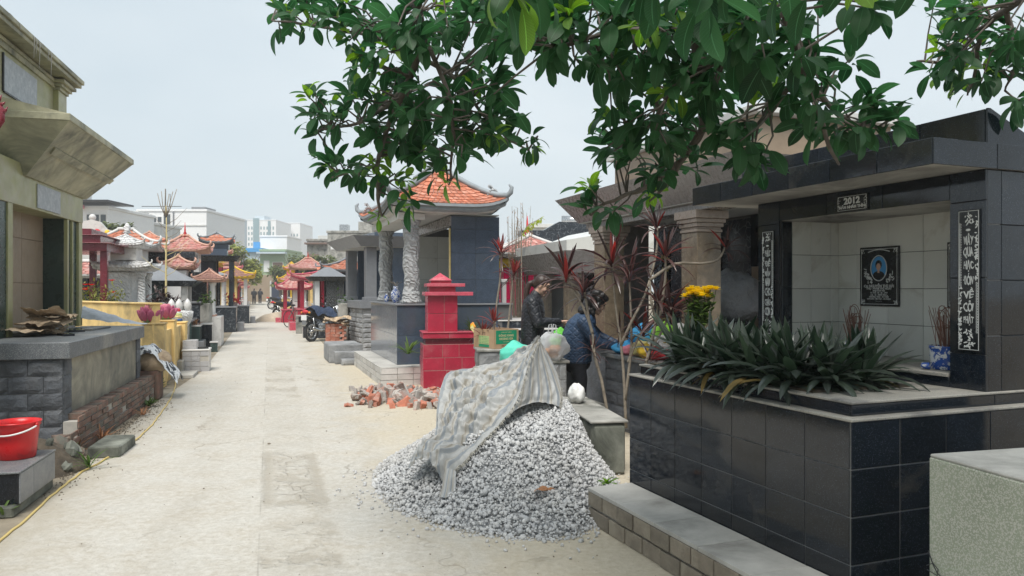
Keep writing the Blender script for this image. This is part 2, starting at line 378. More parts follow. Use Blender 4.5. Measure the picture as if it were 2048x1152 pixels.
# flat plain colours that small things need
def flat(name, col, rough=.6, **k): return pm(name, col, rough, var=.06, scale=8, bmp=.04, **k)
for n_, c_ in dict(teal_bag=(.10, .58, .44), lime_bag=(.26, .58, .05), blue_bag=(.05, .33, .62), yellow=(.70, .47, .03), orange=(.72, .27, .03),
                   red=(.55, .03, .04), pink=(.62, .20, .26), pale_yellow=(.7, .62, .28), green_label=(.012, .26, .13), magenta=(.42, .09, .17), green_base=(.22, .42, .22),
                   lime_label=(.52, .58, .26), blue=(.03, .09, .30), sky_blue=(.06, .30, .62), wall_green=(.30, .40, .26), brown_paint=(.16, .10, .075), navy=(.02, .035, .075), white=(.74, .74, .73)).items(): flat(n_, c_)
def leafm(name, col, back, rough=.35, trans=.3, vein=True, tint=.25, spec=.28):
    m, t, b, o = nodes(name); MT[name] = m
    at = N_(t, 'Attribute', attribute_name='rnd'); oi = N_(t, 'ObjectInfo')
    ad = N_(t, 'Math', operation='ADD'); t.links.new(at.outputs['Fac'], ad.inputs[0]); t.links.new(oi.outputs['Random'], ad.inputs[1])
    fr = N_(t, 'Math', operation='FRACT'); t.links.new(ad.outputs[0], fr.inputs[0])
    c = ramp(t, fr.outputs[0], 0, 1, tuple(x * (1 - tint) for x in col), tuple(min(1, x * (1 + tint)) for x in (col[0] * 1.25, col[1], col[2])))
    if vein:
        uv = N_(t, 'UVMap', uv_map='UVMap'); sp = N_(t, 'SeparateXYZ'); t.links.new(uv.outputs[0], sp.inputs[0])
        d = N_(t, 'Math', operation='SUBTRACT'); t.links.new(sp.outputs[0], d.inputs[0]); d.inputs[1].default_value = .5
        a = N_(t, 'Math', operation='ABSOLUTE'); t.links.new(d.outputs[0], a.inputs[0])
        rib = ramp(t, a.outputs[0], .012, .035, (1, 1, 1), (0, 0, 0))
        sv = N_(t, 'Math', operation='SUBTRACT'); t.links.new(sp.outputs[1], sv.inputs[0])
        hm = N_(t, 'Math', operation='MULTIPLY'); t.links.new(a.outputs[0], hm.inputs[0]); hm.inputs[1].default_value = .35
        t.links.new(hm.outputs[0], sv.inputs[1])
        m9 = N_(t, 'Math', operation='MULTIPLY'); t.links.new(sv.outputs[0], m9.inputs[0]); m9.inputs[1].default_value = 15
        f9 = N_(t, 'Math', operation='FRACT'); t.links.new(m9.outputs[0], f9.inputs[0])
        sd = ramp(t, f9.outputs[0], .0, .14, (.45, .45, .45), (0, 0, 0))
        mxm = N_(t, 'Math', operation='MAXIMUM'); t.links.new(rib, mxm.inputs[0]); t.links.new(sd, mxm.inputs[1])
        c = mixc(t, mxm.outputs[0], c, tuple(min(1, x * 2.1 + .03) for x in col))
        bump(t, b, sd, -.4, .003)
    ge = N_(t, 'NewGeometry'); c2 = mixc(t, ge.outputs['Backfacing'], c, back) if back else c
    if back:
        mm = N_(t, 'Math', operation='MULTIPLY'); t.links.new(ge.outputs['Backfacing'], mm.inputs[0]); mm.inputs[1].default_value = .6
        c2 = mixc(t, mm.outputs[0], c, back)
    t.links.new(c2, b.inputs['Base Color']); b.inputs['Roughness'].default_value = rough; b.inputs['Specular IOR Level'].default_value = spec
    tr = N_(t, 'BsdfTranslucent'); hs = N_(t, 'HueSaturation'); hs.inputs['Value'].default_value = 1.7; hs.inputs['Saturation'].default_value = 1.15
    t.links.new(c2, hs.inputs['Color']); t.links.new(hs.outputs[0], tr.inputs[0])
    ms = N_(t, 'MixShader'); ms.inputs[0].default_value = trans
    t.links.new(b.outputs[0], ms.inputs[1]); t.links.new(tr.outputs[0], ms.inputs[2]); t.links.new(ms.outputs[0], o.inputs[0]); return m
leafm('leaf_tree', (.024, .084, .032), (.045, .11, .045), .45, .42, tint=.5)
leafm('leaf_young', (.13, .27, .04), (.14, .24, .06), .35, .45)
leafm('leaf_dark', (.038, .078, .048), (.05, .055, .05), .3, .12, vein=False, tint=.5, spec=.55)
leafm('leaf_cordyline', (.060, .030, .030), (.070, .042, .036), .3, .2, vein=False, tint=.6, spec=.6)
leafm('leaf_red', (.20, .042, .040), (.14, .05, .045), .4, .35, vein=False, tint=.4)
leafm('leaf_green', (.07, .14, .035), None, .5, .3, vein=False, tint=.4)
leafm('leaf_lime', (.33, .40, .04), None, .5, .4, vein=False, tint=.25)
leafm('leaf_far', (.11, .16, .06), None, .7, .25, vein=False, tint=.45)
leafm('leaf_farlight', (.21, .27, .07), None, .7, .25, vein=False, tint=.4)
leafm('petal_red', (.60, .035, .03), None, .5, .3, vein=False)
leafm('petal_yellow', (.80, .60, .02), None, .5, .3, vein=False)
leafm('leaf_dry', (.25, .15, .075), None, .8, .1, vein=False)
# ------------------------------------------------------------------ ground and path
def ground_mats():
    m, t, b, o = nodes('path_concrete'); MT['path'] = m
    tc = N_(t, 'TexCoord'); pos = tc.outputs['Object']
    sx = N_(t, 'SeparateXYZ'); t.links.new(pos, sx.inputs[0])
    def mth(op, a, b_=None, c_=None):
        n = N_(t, 'Math', operation=op)
        for i, v in enumerate((a, b_, c_)):
            if v is None: continue
            if hasattr(v, 'links'): t.links.new(v, n.inputs[i])
            else: n.inputs[i].default_value = v
        return n.outputs[0]
    s = mth('MULTIPLY_ADD', sx.outputs[1], .323, sx.outputs[0])        # offset across the path
    yy = sx.outputs[1]
    def win(v, a, b_, soft):
        up = N_(t, 'MapRange', interpolation_type='SMOOTHSTEP'); up.inputs[1].default_value = a - soft; up.inputs[2].default_value = a + soft
        dn = N_(t, 'MapRange', interpolation_type='SMOOTHSTEP'); dn.inputs[1].default_value = b_ - soft; dn.inputs[2].default_value = b_ + soft
        dn.inputs[3].default_value = 1; dn.inputs[4].default_value = 0
        for q in (up, dn): t.links.new(v, q.inputs[0])
        return mth('MULTIPLY', up.outputs[0], dn.outputs[0])
    st = N_(t, 'Mapping'); st.inputs['Scale'].default_value = (3, .6, 1); t.links.new(pos, st.inputs[0])
    big = noise(t, pos, .55, 6, .6); mid = noise(t, pos, 2.6, 8, .65, .4); fine = noise(t, pos, 22, 8, .7); grit = noise(t, pos, 95, 4, .7)
    c = ramp(t, big, .3, .7, (.43, .41, .365), (.52, .50, .455))
    c = mixc(t, ramp(t, mid, .35, .70), c, (.44, .40, .335))
    # fine dust / grit
    c = mixc(t, ramp(t, fine, .40, .70, (0, 0, 0), (.85, .85, .85)), c, (.60, .58, .535))
    c = mixc(t, ramp(t, grit, .58, .72, (0, 0, 0), (.7, .7, .7)), c, (.20, .18, .15))
    # tan sand to the right
    jit = mth('MULTIPLY_ADD', mid, 1.3, -.65)
    sj = mth('ADD', s, jit)
    sand = N_(t, 'MapRange', interpolation_type='SMOOTHSTEP'); sand.inputs[1].default_value = .55; sand.inputs[2].default_value = 1.7
    t.links.new(sj, sand.inputs[0])
    c = mixc(t, mth('MULTIPLY', sand.outputs[0], .85), c, ramp(t, fine, .3, .7, (.45, .39, .285), (.56, .50, .39)))
    sl_ = N_(t, 'MapRange', interpolation_type='SMOOTHSTEP'); sl_.inputs[1].default_value = -1.0; sl_.inputs[2].default_value = -1.8
    t.links.new(mth('SUBTRACT', s, mth('MULTIPLY', jit, .6)), sl_.inputs[0])
    c = mixc(t, mth('MULTIPLY', sl_.outputs[0], .7), c, (.36, .315, .24))
    # damp bare strip down the middle, in broken patches
    crk = N_(t, 'TexVoronoi', feature='DISTANCE_TO_EDGE'); crk.inputs['Scale'].default_value = 4.5
    wob = N_(t, 'VectorMath', operation='ADD'); nv = N_(t, 'TexNoise'); nv.inputs['Scale'].default_value = 6; t.links.new(pos, nv.inputs['Vector'])
    scv = N_(t, 'VectorMath', operation='SCALE'); scv.inputs['Scale'].default_value = .25; t.links.new(nv.outputs['Color'], scv.inputs[0])
    t.links.new(pos, wob.inputs[0]); t.links.new(scv.outputs[0], wob.inputs[1]); t.links.new(wob.outputs[0], crk.inputs['Vector'])
    crack = ramp(t, crk.outputs['Distance'], .01, .07, (1, 1, 1), (0, 0, 0))
    swj = mth('MULTIPLY_ADD', noise(t, pos, 7, 5), .14, mth('SUBTRACT', s, .07)); sw = win(swj, -.06, .42, .03)
    patch = mth('MAXIMUM', mth('MAXIMUM', win(mth('MULTIPLY_ADD', noise(t, pos, 4, 5), .5, yy), 5.4, 7.1, .12), mth('MULTIPLY', win(yy, 10.2, 14.6, .3), ramp(t, noise(t, pos, 1.4, 4), .47, .55))), mth('MULTIPLY', win(yy, 3.6, 4.85, .15), ramp(t, noise(t, pos, 2.1, 4), .46, .56)))
    edge = mth('MAXIMUM', win(s, -.06, .03, .04), mth('MAXIMUM', win(s, .33, .42, .04), ramp(t, noise(t, pos, 3.3, 5), .5, .58)))
    dmp = mth('MULTIPLY', mth('MULTIPLY', sw, patch), mth('MULTIPLY_ADD', mth('MAXIMUM', edge, mth('MULTIPLY', crack, .8)), .85, .12))
    c = mixc(t, mth('MULTIPLY', dmp, .50), c, (.31, .275, .22))
    hair = N_(t, 'TexVoronoi', feature='DISTANCE_TO_EDGE'); hair.inputs['Scale'].default_value = .75; t.links.new(wob.outputs[0], hair.inputs['Vector'])
    hl = mth('MULTIPLY', ramp(t, hair.outputs['Distance'], .002, .010, (1, 1, 1), (0, 0, 0)), ramp(t, noise(t, pos, .9, 4), .48, .6)); c = mixc(t, mth('MULTIPLY', hl, .55), c, (.20, .17, .13))
    trk = mth('MULTIPLY', mth('MAXIMUM', win(s, -.75, -.45, .12), win(s, .75, 1.05, .12)), ramp(t, noise(t, st.outputs[0], 1.3, 6, .7), .4, .7)); c = mixc(t, mth('MULTIPLY', trk, .35), c, (.34, .31, .26))
    lng = mth('MULTIPLY', mth('MULTIPLY', sw, win(yy, 3.0, 22, .6)), ramp(t, noise(t, pos, 2.4, 6, .7), .42, .66)); c = mixc(t, mth('MULTIPLY', lng, .32), c, (.33, .295, .24))
    sc2 = mth('MULTIPLY', win(s, -.3, 1.1, .35), ramp(t, noise(t, pos, 1.1, 6, .65, .8), .60, .68))
    c = mixc(t, mth('MULTIPLY', sc2, .45), c, (.27, .235, .18))
    jo = mth('MULTIPLY', mth('MULTIPLY', win(s, -.068, -.058, .004), ramp(t, noise(t, pos, 1.7, 4), .45, .6)), .5); c = mixc(t, jo, c, (.2, .18, .15))
    t.links.new(c, b.inputs['Base Color']); b.inputs['Roughness'].default_value = .93; b.inputs['Specular IOR Level'].default_value = .25
    h = mth('ADD', mth('MULTIPLY', mid, .8), mth('MULTIPLY_ADD', fine, .35, mth('MULTIPLY', grit, .12)))
    bump(t, b, mth('SUBTRACT', h, mth('MULTIPLY', dmp, .5)), .95, .025)
ground_mats()
pm('dirt', (.30, .255, .19), .97, .25, 3, .7, 30, dirt=(.17, .145, .105), damt=.5, dscale=.9, bdist=.02)
gm = MB().grid(lambda u, v: (-298 + 596*u, -28 + 476*v, 0), 8, 8)
tag(gm.build('ground', MT['dirt']), None, None, kind='structure')
pl = [(-2.5, -2), (-3.05, 4.5), (-4.75, 10.1), (-5.65, 13.7), (-7.7, 20), (-14.3, 40), (-30.6, 88)]
pr = [(4.5, -2), (1.9, 4.0), (1.3, 7.5), (-.6, 11.0), (-5.0, 20), (-11.4, 40), (-27.0, 88)]
pb = MB()
vs = []
for (a, b_) in zip(pl, pr):
    for k in range(9): vs.append((a[0] + (b_[0]-a[0])*k/8, a[1] + (b_[1]-a[1])*k/8, .006))
pb.add(vs, [(j*9+i, j*9+i+1, (j+1)*9+i+1, (j+1)*9+i) for j in range(6) for i in range(8)])
tag(pb.build('path', MT['path']), None, None, kind='structure')

# ------------------------------------------------------------------ right: black granite tomb
RT = thing('granite_tomb', 'large black granite tomb with open tiled shrine and planter in right foreground', 'tomb', (1.46, 3.23, 0), R(21.2))
GB, GD = MT['granite_black'], MT['granite_dusty']
B(RT, 'base_core', MT['grout'], .005, 3.2, .005, 1.88, 0, .93, 0)
ez = [.015, .305, .512, .719, .925]
tiles(RT, GB, (.005, 1.88, 0), (0, -1, 0), (0, 0, 1), lin(0, 1.872, 7), ez, th=.005, gap=.005)
tiles(RT, GB, (0, .005, 0), (1, 0, 0), (0, 0, 1), [0, .285, .57, .855, 1.14, 1.44, 1.74, 2.1], ez, th=.005, gap=.005)
B(RT, 'ledge', GD, -.004, 3.2, -.004, 1.885, .925, .938, .003)
B(RT, 'step_core', MT['grout'], .062, 3.2, .058, 1.84, .938, .990, 0)
tiles(RT, GB, (.062, 1.83, 0), (0, -1, 0), (0, 0, 1), lin(0, 1.772, 3), [.939, .991], th=.008)
tiles(RT, GB, (.054, .058, 0), (1, 0, 0), (0, 0, 1), [0, .9, 1.8, 2.6], [.939, .991], th=.008)
mb = MB(); mb.box(.05, 3.2, .046, .34, .991, 1.003, .003); mb.box(.05, .11, .3405, 1.845, .991, 1.003, .003); mb.box(.74, 3.2, .3405, 1.845, .991, 1.003, .003)
mb.build('terrace_slab', GD, RT)
B(RT, 'soil_bed', MT['soil'], .111, .739, .341, 1.80, .98, 1.012, 0)
# shrine body
u0 = .911
def black_face_v(v0, v1, z0, z1, u=u0, nz=1, nv=1):
    return tiles(RT, GB, (u, v1, z0), (0, -1, 0), (0, 0, 1), lin(0, v1 - v0, nv), lin(0, z1 - z0, nz), th=.009, gap=.0035)
B(RT, 'shrine_floor', GD, u0 - .02, 1.42, .256, 1.486, 1.055, 1.072, .002)
B(RT, 'floor_riser', GB, u0 - .01, 1.40, .252, 1.488, 1.003, 1.054, .002)
for (v0, v1) in ((.056, .25), (1.49, 1.70)):
    B(RT, 'column', MT['grout_dark'], u0 + .001, u0 + .09, v0 + .002, v1 - .002, 1.003, 2.08, 0)
    black_face_v(v0, v1, 1.003, 1.18); black_face_v(v0, v1, 1.18, 1.93, nz=2); black_face_v(v0, v1, 1.93, 2.08)
B(RT, 'wall', MT['grout_dark'], u0 + .001, 2.5, .066, .2505, 1.003, 2.08, 0).location = (.0905, 0, 0)
tiles(RT, GB, (u0 + .0, .066, 1.003), (1, 0, 0), (0, 0, 1), [0, .10, .52, .94, 1.36], [0, .27, .54, .81, 1.077], th=.009, gap=.0035)
B(RT, 'wall', MT['grout_dark'], u0 + .0905, 2.5, 1.4905, 1.70, 1.003, 2.08, 0)
tiles(RT, GB, (u0 + .001, 1.482, 1.072), (1, 0, 0), (0, 0, 1), [0, .085], [0, .435, .87], th=.008)      # inner reveal
B(RT, 'back_wall', MT['grout_dark'], 1.411, 1.55, .2506, 1.4904, 1.003, 2.08, 0)
tiles(RT, MT['tile_cream'], (1.41, 1.49, 1.072), (0, -1, 0), (0, 0, 1), [0, .155, .41, .665, .92, 1.175, 1.24], [0, .205, .43, .655, .88], th=.007, gap=.003, name='wall_tile')
tiles(RT, MT['tile_cream'], (u0 + .092, 1.49, 1.072), (1, 0, 0), (0, 0, 1), [0, .16, .33, .40], [0, .205, .43, .655, .88], th=.007, gap=.003, name='wall_tile')
tiles(RT, MT['tile_cream'], (1.40, .251, 1.072), (-1, 0, 0), (0, 0, 1), [0, .24, .48], [0, .205, .43, .655, .88], th=.007, gap=.003, name='wall_tile')
B(RT, 'beam', MT['grout_dark'], u0 + .001, 1.405, .2505, 1.4895, 1.958, 2.08, 0)
black_face_v(.25, 1.49, 1.947, 2.08, nv=3)
B(RT, 'ceiling', MT['soffit_plaster'], u0 + .012, 1.40, .252, 1.488, 1.948, 1.957, 0)
# roof: soffit slab, fascia tiles, raised sloped cap
B(RT, 'soffit', MT['soffit_plaster'], .54, 3.0, .045, 1.925, 2.081, 2.09, 0)
B(RT, 'roof_slab', MT['grout_dark'], .538, 3.0, .043, 1.928, 2.0905, 2.2, 0)
tiles(RT, GB, (.538, 1.93, 2.076), (0, -1, 0), (0, 0, 1), lin(0, 1.89, 6), [0, .126], th=.009, name='fascia_tile')
tiles(RT, GB, (.53, .043, 2.076), (1, 0, 0), (0, 0, 1), [0, .42, .84, 1.26, 1.7], [0, .126], th=.009, name='fascia_tile')
capm = MB().prism([(.93, 2.201), (2.9, 2.201), (2.9, 2.25), (1.35, 2.21), (.945, 2.372), (.93, 2.372)], 1, .075, 1.9)
capm.build('roof_cap', MT['grout_dark'], RT)
tiles(RT, GB, (.93, 1.90, 2.2), (0, -1, 0), (0, 0, 1), lin(0, 1.825, 5), [0, .175], th=.008, name='roof_tile')
MB().prism([(.925, 2.2), (1.36, 2.2), (.945, 2.376), (.925, 2.376)], 1, .064, .0745).build('roof_end', GB, RT)
# lettered panels
SL = MT['silver_letter']
def frame_bars(mb, a0, a1, z0, z1, w):
    mb.box(a0, a1, z0, z0 + w, 0, .0015); mb.box(a0, a1, z1 - w, z1, 0, .0015)
    mb.box(a0, a0 + w, z0 + w, z1 - w, 0, .0015); mb.box(a1 - w, a1, z0 + w, z1 - w, 0, .0015)
def couplet(v0, v1, z0, z1, words, flip):
    w, h = v1 - v0, z1 - z0
    p = MB().box(0, w, 0, h, 0, .006, .001).build('couplet_panel', MT['ink_black'], RT)
    place(p, (u0 - .0095, v1, z0), (0, -1, 0), (0, 0, 1))
    mb = MB(); frame_bars(mb, .006, w - .006, .006, h - .006, .0025)
    def meander(x, za, zb):                         # greek key column
        z = za
        while z < zb - .014:
            mb.box(x, x + .009, z, z + .002, 0, .0015); mb.box(x + .007, x + .009, z + .0021, z + .0085, 0, .0015)
            mb.box(x + .003, x + .0069, z + .0065, z + .0085, 0, .0015); mb.box(x, x + .002, z + .0021, z + .012, 0, .0015); z += .0125
    xl, xr = .011, w - .020
    meander(xl if not flip else xr, h * .46, h - .05); meander(xr if not flip else xl, .09, h * .50)
    def foliage(x, za, zb, n):
        for _ in range(n):
            z = random.uniform(za, zb); r = random.uniform(.003, .006); a = random.uniform(0, 3.14)
            mb.ell((x + random.uniform(-.003, .009), z, .001), (r * 1.7, r * .75, .0012), 8, 4, T=M.Rotation(a, 3, 'Z'))
    foliage(xr if not flip else xl, h * .5, h - .03, 46); foliage(xl if not flip else xr, .03, h * .46, 46)
    for k in range(26):                             # crane and dragon ends
        a = random.uniform(0, 3.14)
        mb.ell((w * (.3 + .45 * random.random()), .02 + .085 * random.random(), .001), (.011 * random.random() + .004, .0035, .0012), 8, 4, T=M.Rotation(a, 3, 'Z'))
        if k < 15: mb.ell((w * (.35 + .4 * random.random()), h - .02 - .05 * random.random(), .001), (.010 * random.random() + .004, .0035, .0012), 8, 4, T=M.Rotation(a, 3, 'Z'))
    mb.ell((w * .48, h - .10, .001), (.013, .006, .0012), 12, 4)
    o = mb.build('ornament', SL, p); o.location = (0, 0, .006)
    n = len(words); zz = h - .145; st = (h - .30) / (n - 1)
    for i, wd in enumerate(words):                  # each word drawn as a round medallion
        me = text_mesh(wd, .05, SL, .0008, bold=.0012)
        xs = [v.co.x for v in me.vertices]; ys = [v.co.y for v in me.vertices]
        cx, cy = (max(xs)+min(xs))/2, (max(ys)+min(ys))/2; hx, hy = (max(xs)-min(xs))/2, (max(ys)-min(ys))/2
        Rr = .0285
        for v in me.vertices:                       # bend the square block of letters into a disc
            x, y = (v.co.x-cx)/hx, (v.co.y-cy)/hy
            v.co.x = x * math.sqrt(max(0, 1 - y*y*.42)) * Rr; v.co.y = y * math.sqrt(max(0, 1 - x*x*.42)) * Rr * 1.05
        lo = link('lettering', me, p); lo.location = (w * .5, zz - i * st, .0072)
couplet(.082, .20, 1.195, 1.89, ['MÂY', 'QUA', 'HẠC', 'ĐÓN', 'VỀ', 'CÕI', 'PHẬT'], False)
couplet(1.535, 1.652, 1.195, 1.89, ['PHÚC', 'ĐỂ', 'MẪN', 'NAM', 'CHO', 'CHÁU', 'CON'], True)
# year plaque on the beam
p = MB().box(0, .235, 0, .098, 0, .006, .001).build('year_plaque', MT['ink_black'], RT); place(p, (u0 - .0095, .99, 1.953), (0, -1, 0), (0, 0, 1))
mb = MB(); frame_bars(mb, .012, .223, .008, .090, .002)
for k in range(40):
    x = random.choice([random.uniform(.01, .03), random.uniform(.205, .225)]); z = random.uniform(.01, .088)
    mb.ell((x, z, .001), (.004, .0018, .001), 7, 4, T=M.Rotation(random.uniform(0, 3), 3, 'Z'))
mb.build('ornament', SL, p, loc=(0, 0, .006))
link('lettering', text_mesh('2012', .052, MT['silver_letter'], .0008, bold=.0022, sx=1.15), p, (.1175, .061, .0072))
link('lettering', text_mesh('NĂM NHÂM THÌN', .0235, MT['silver_letter'], .0008, bold=.0008, sx=1.0), p, (.1175, .026, .0072))
def portrait_plaque(v0, v1, z0, z1, full):
    w, h = v1 - v0, z1 - z0
    p = MB().box(0, w, 0, h, 0, .012, .0015).build('portrait_plaque', MT['ink_black'], RT); place(p, (1.402, v1, z0), (0, -1, 0), (0, 0, 1))
    mb = MB(); frame_bars(mb, .012, w - .012, .012, h - .012, .003)
    for (cx_, cz_) in ((.025, .025), (w - .025, .025), (.025, h - .025), (w - .025, h - .025)):
        for k in range(16): mb.ell((cx_ + random.uniform(-.014, .014), cz_ + random.uniform(-.014, .014), .001), (.006, .0022, .001), 7, 4, T=M.Rotation(random.uniform(0, 3), 3, 'Z'))
    cz = h * .64; ring = []
    for k in range(49):
        a = 2*math.pi*k/48; ring.append((w/2 + .062*math.cos(a), cz + .080*math.sin(a), .001))
    mb.tube(ring, .0034, 5, False)
    for k in range(60):                              # lotus sprays either side and under the oval
        sd = random.choice((-1, 1)); a = random.uniform(0, 3.1)
        x = sd * random.uniform(.055, .115); z = cz - .065 - (.03 * random.random()) + (abs(x) - .06) * random.uniform(0, 1.6)
        mb.ell((w/2 + x, z, .001), (random.uniform(.006, .014), .0028, .001), 8, 4, T=M.Rotation(a, 3, 'Z'))
    for k in range(20): mb.ell((w/2 + (k - 9.5) * .0085, cz + .105 + .014 * math.cos((k - 9.5) / 6), .001), (.006, .0035, .001), 8, 4)
    mb.build('ornament', SL, p, loc=(0, 0, .012))
    if not full: return
    MB().ell((w/2, cz, 0), (.057, .075, .0016), 28, 4).build('portrait_ground', MT['sky_blue'], p, loc=(0, 0, .012))
    s = MB(); s.ell((w/2, cz - .046, .0016), (.047, .030, .0016), 18, 5); s.ell((w/2, cz + .022, .0016), (.027, .031, .0012), 16, 5); s.build('portrait_clothes', MT['ink_black'], p, loc=(0, 0, .012))
    s = MB(); s.ell((w/2, cz + .008, .003), (.0175, .025, .0012), 14, 5); s.box(w/2 - .007, w/2 + .007, cz - .03, cz - .01, .0025, .0035); s.build('portrait_face', MT['skin'], p, loc=(0, 0, .012))
    for (tx, sz, z, bd) in (('Cụ: NGUYỄN THỊ HẢI', .0235, .128, .0007), ('THỤ : PHẠM THỊ NGÀY', .0185, .112, .0004), ('SINH NĂM 1928', .0135, .098, .0003), ('TẠ THẾ : 09 - 03 - 1997', .0135, .085, .0003),
                            ('( 01 - 02 - ĐINH SỬU )', .0135, .072, .0003), ('HƯỞNG THỌ : 70 TUỔI', .0145, .059, .0003), ('QUÊ QUÁN : TIÊN THỤY - HẢI PHÒNG', .0105, .046, .0003), ('- - - - - - - -', .0105, .033, .0003)):
        link('lettering', text_mesh(tx, sz, SL, .0005, bold=bd), p, (w/2, z, .0128))
portrait_plaque(.986, 1.29, 1.39, 1.77, True); portrait_plaque(.352, .655, 1.39, 1.77, False)

# low kerb of cement blocks along the tomb foot
KB = thing('block_kerb', 'low cement block kerb running along the foot of the black tomb', 'kerb', (1.46, 3.23, 0), R(21.2))
B(KB, 'core', MT['mortar'], -.305, -.004, -1.6, 1.835, -.02, .203, 0)
for r_ in range(2):
    v = 1.845 - (0 if r_ else .095)
    vs_ = [1.845] + ([] if r_ else [1.75])
    while vs_[-1] > -1.5: vs_.append(vs_[-1] - .19)
    tiles(KB, MT['block_cement'], (-.309, 1.845, .004 + r_ * .102), (0, -1, 0), (0, 0, 1), [1.845 - q for q in vs_], [0, .1], th=.02, gap=.012, name='block', jit=.005)
tiles(KB, MT['block_cement'], (-.002, 1.836, .004), (-1, 0, 0), (0, 0, 1), [0, .12, .30], [0, .1, .203], th=.015, gap=.012, name='block', jit=.003)
tiles(KB, MT['cement_light'], (-.33, -1.5, .203), (1, 0, 0), (0, 1, 0), [0, .325], [0, .55, .95, 1.35, 1.75, 2.15, 2.55, 2.95, 3.345], th=.022, gap=.005, name='coping_slab', jit=.002)
# things inside the shrine
def incense_pot(name, label, u, v, r, h, n, coil):
    t = thing(name, label, 'pot', RT.matrix_basis @ V((u, v, 1.0735)) if False else M.Translation(V((1.46, 3.23, 0))) @ M.Rotation(R(21.2), 4, 'Z') @ V((u, v, 1.0735)))
    MB().lathe([(r*.86, 0), (r*.9, .004), (r*.92, h*.3), (r*.98, h*.8), (r, h*.93), (r*1.03, h*.96), (r*1.03, h), (r*.9, h), (r*.88, h*.9), (0.001, h*.88)], 24).build('bowl', MT['porcelain'], t, True)
    mb = MB()
    for k in range(n):
        a = random.uniform(0, 6.28); rr = random.uniform(0, r*.6); lean = random.uniform(0, .35); H = random.uniform(.12, .24)
        p0 = V((rr*math.cos(a), rr*math.sin(a), h*.85)); p1 = p0 + V((math.cos(a)*lean*H, math.sin(a)*lean*H, H))
        mb.tube([p0, p1], .0018, 4)
    mb.build('incense_stick', MT['leaf_stick'], t)
    for k in range(coil):                          # curled burnt-out coils
        pts = []; a0 = random.uniform(0, 6.28); L = random.uniform(.06, .11)
        for i in range(22):
            q = i / 21; a = a0 + q * 6.5; rr = L * (.35 + .5*q)
            pts.append((rr*math.cos(a)*.8, rr*math.sin(a)*.5, h + .08 + .09*math.sin(q*3) + .06*math.sin(a)))
        MB().tube(pts, .0022, 5).build('incense_coil', MT['leaf_stick'], t)
def porcelain():
    m, t, b, o = nodes('porcelain'); MT['porcelain'] = m; vec = coords(t)
    nn = noise(t, vec, 26, 3, .6, 1.2); c = mixc(t, ramp(t, nn, .47, .53), (.68, .70, .72), (.03, .09, .36))
    sp = N_(t, 'SeparateXYZ'); t.links.new(vec, sp.inputs[0]); t.links.new(c, b.inputs['Base Color']); b.inputs['Roughness'].default_value = .12
porcelain(); flat('leaf_stick', (.22, .11, .08), .8)
incense_pot('incense_pot', 'blue and white porcelain incense pot beside the right couplet column', 1.075, .405, .085, .125, 46, 3)
incense_pot('incense_pot', 'teal porcelain incense pot half hidden behind the planter leaves', 1.18, 1.12, .08, .10, 40, 4)
t = thing('offering_cup', 'tiny white porcelain cup tipped over before the incense pot', 'cup', M.Translation(V((1.46, 3.23, 0))) @ M.Rotation(R(21.2), 4, 'Z') @ V((.965, .44, 1.092)))
o = MB().lathe([(.010, -.022), (.017, -.018), (.019, .02), (.0165, .021), (.013, -.012), (.001, -.014)], 16).build('cup', MT['porcelain'], t, True); o.rotation_euler = (R(90), 0, R(50))

# pale green washed-granite block in the right corner
t = thing('terrazzo_block', 'pale green washed granite block in the bottom right corner', 'block', (1.597, 2.876, 0), R(14.5))
B(t, 'body', MT['terrazzo_green'], 0, 1.6, -1.15, 0, 0, .857, .006)
B(t, 'top_slab', MT['cement_light'], .003, 1.597, -1.147, -.003, .857, .869, .004)
wp = [(-.006, -.03 - .012*k, .42 + .02*math.sin(k*1.1)) for k in range(8)]
MB().tube([(-.006, -.005, .50), (-.008, -.03, .455), (-.008, -.05, .43), (-.008, -.12, .40), (-.01, -.2, .385), (-.01, -.4, .36)], .0022, 5).build('wire', MT['metal_dark'], t)
MB().tube([(-.007, .002, .44), (-.008, -.03, .46), (-.009, -.055, .445), (-.008, -.05, .42), (-.007, 0, .425)], .0018, 5).build('wire', MT['metal_dark'], t)
from mathutils import noise as mnoise
def blade(mb, base, az, el, L, W, droop=.6, n=5, fold=.25, tip=1.0, m=None, twist=0.0):
    """one leaf blade: starts at base, leaves at azimuth az / elevation el, bends down by droop"""
    p = V(base); e = el; o = len(mb.v); f0 = len(mb.f); vs = []
    for i in range(n + 1):
        q = i / n
        d = V((math.cos(az) * math.cos(e), math.sin(az) * math.cos(e), math.sin(e)))
        side = V((-math.sin(az), math.cos(az), 0)); up = side.cross(d) * -1
        if twist: side = (side * math.cos(twist * q) + up * math.sin(twist * q))
        wd = W * .5 * (math.sin(math.pi * min(1, (q * .86 + .10))) ** .75) * (1 if q < 1 else .05)
        upv = d.cross(side) * -1
        vs += [p - side * wd + upv * wd * fold * 1.0, p.copy(), p + side * wd + upv * wd * fold]
        p = p + d * (L / n); e -= droop / n
    fs = []
    for i in range(n):
        a = i * 3; fs += [(a, a+1, a+4, a+3), (a+1, a+2, a+5, a+4)]
        mb.uv[f0 + 2*i] = [(0, i/n), (.5, i/n), (.5, (i+1)/n), (0, (i+1)/n)]
        mb.uv[f0 + 2*i+1] = [(.5, i/n), (1, i/n), (1, (i+1)/n), (.5, (i+1)/n)]
    mb.add(vs, fs, m)
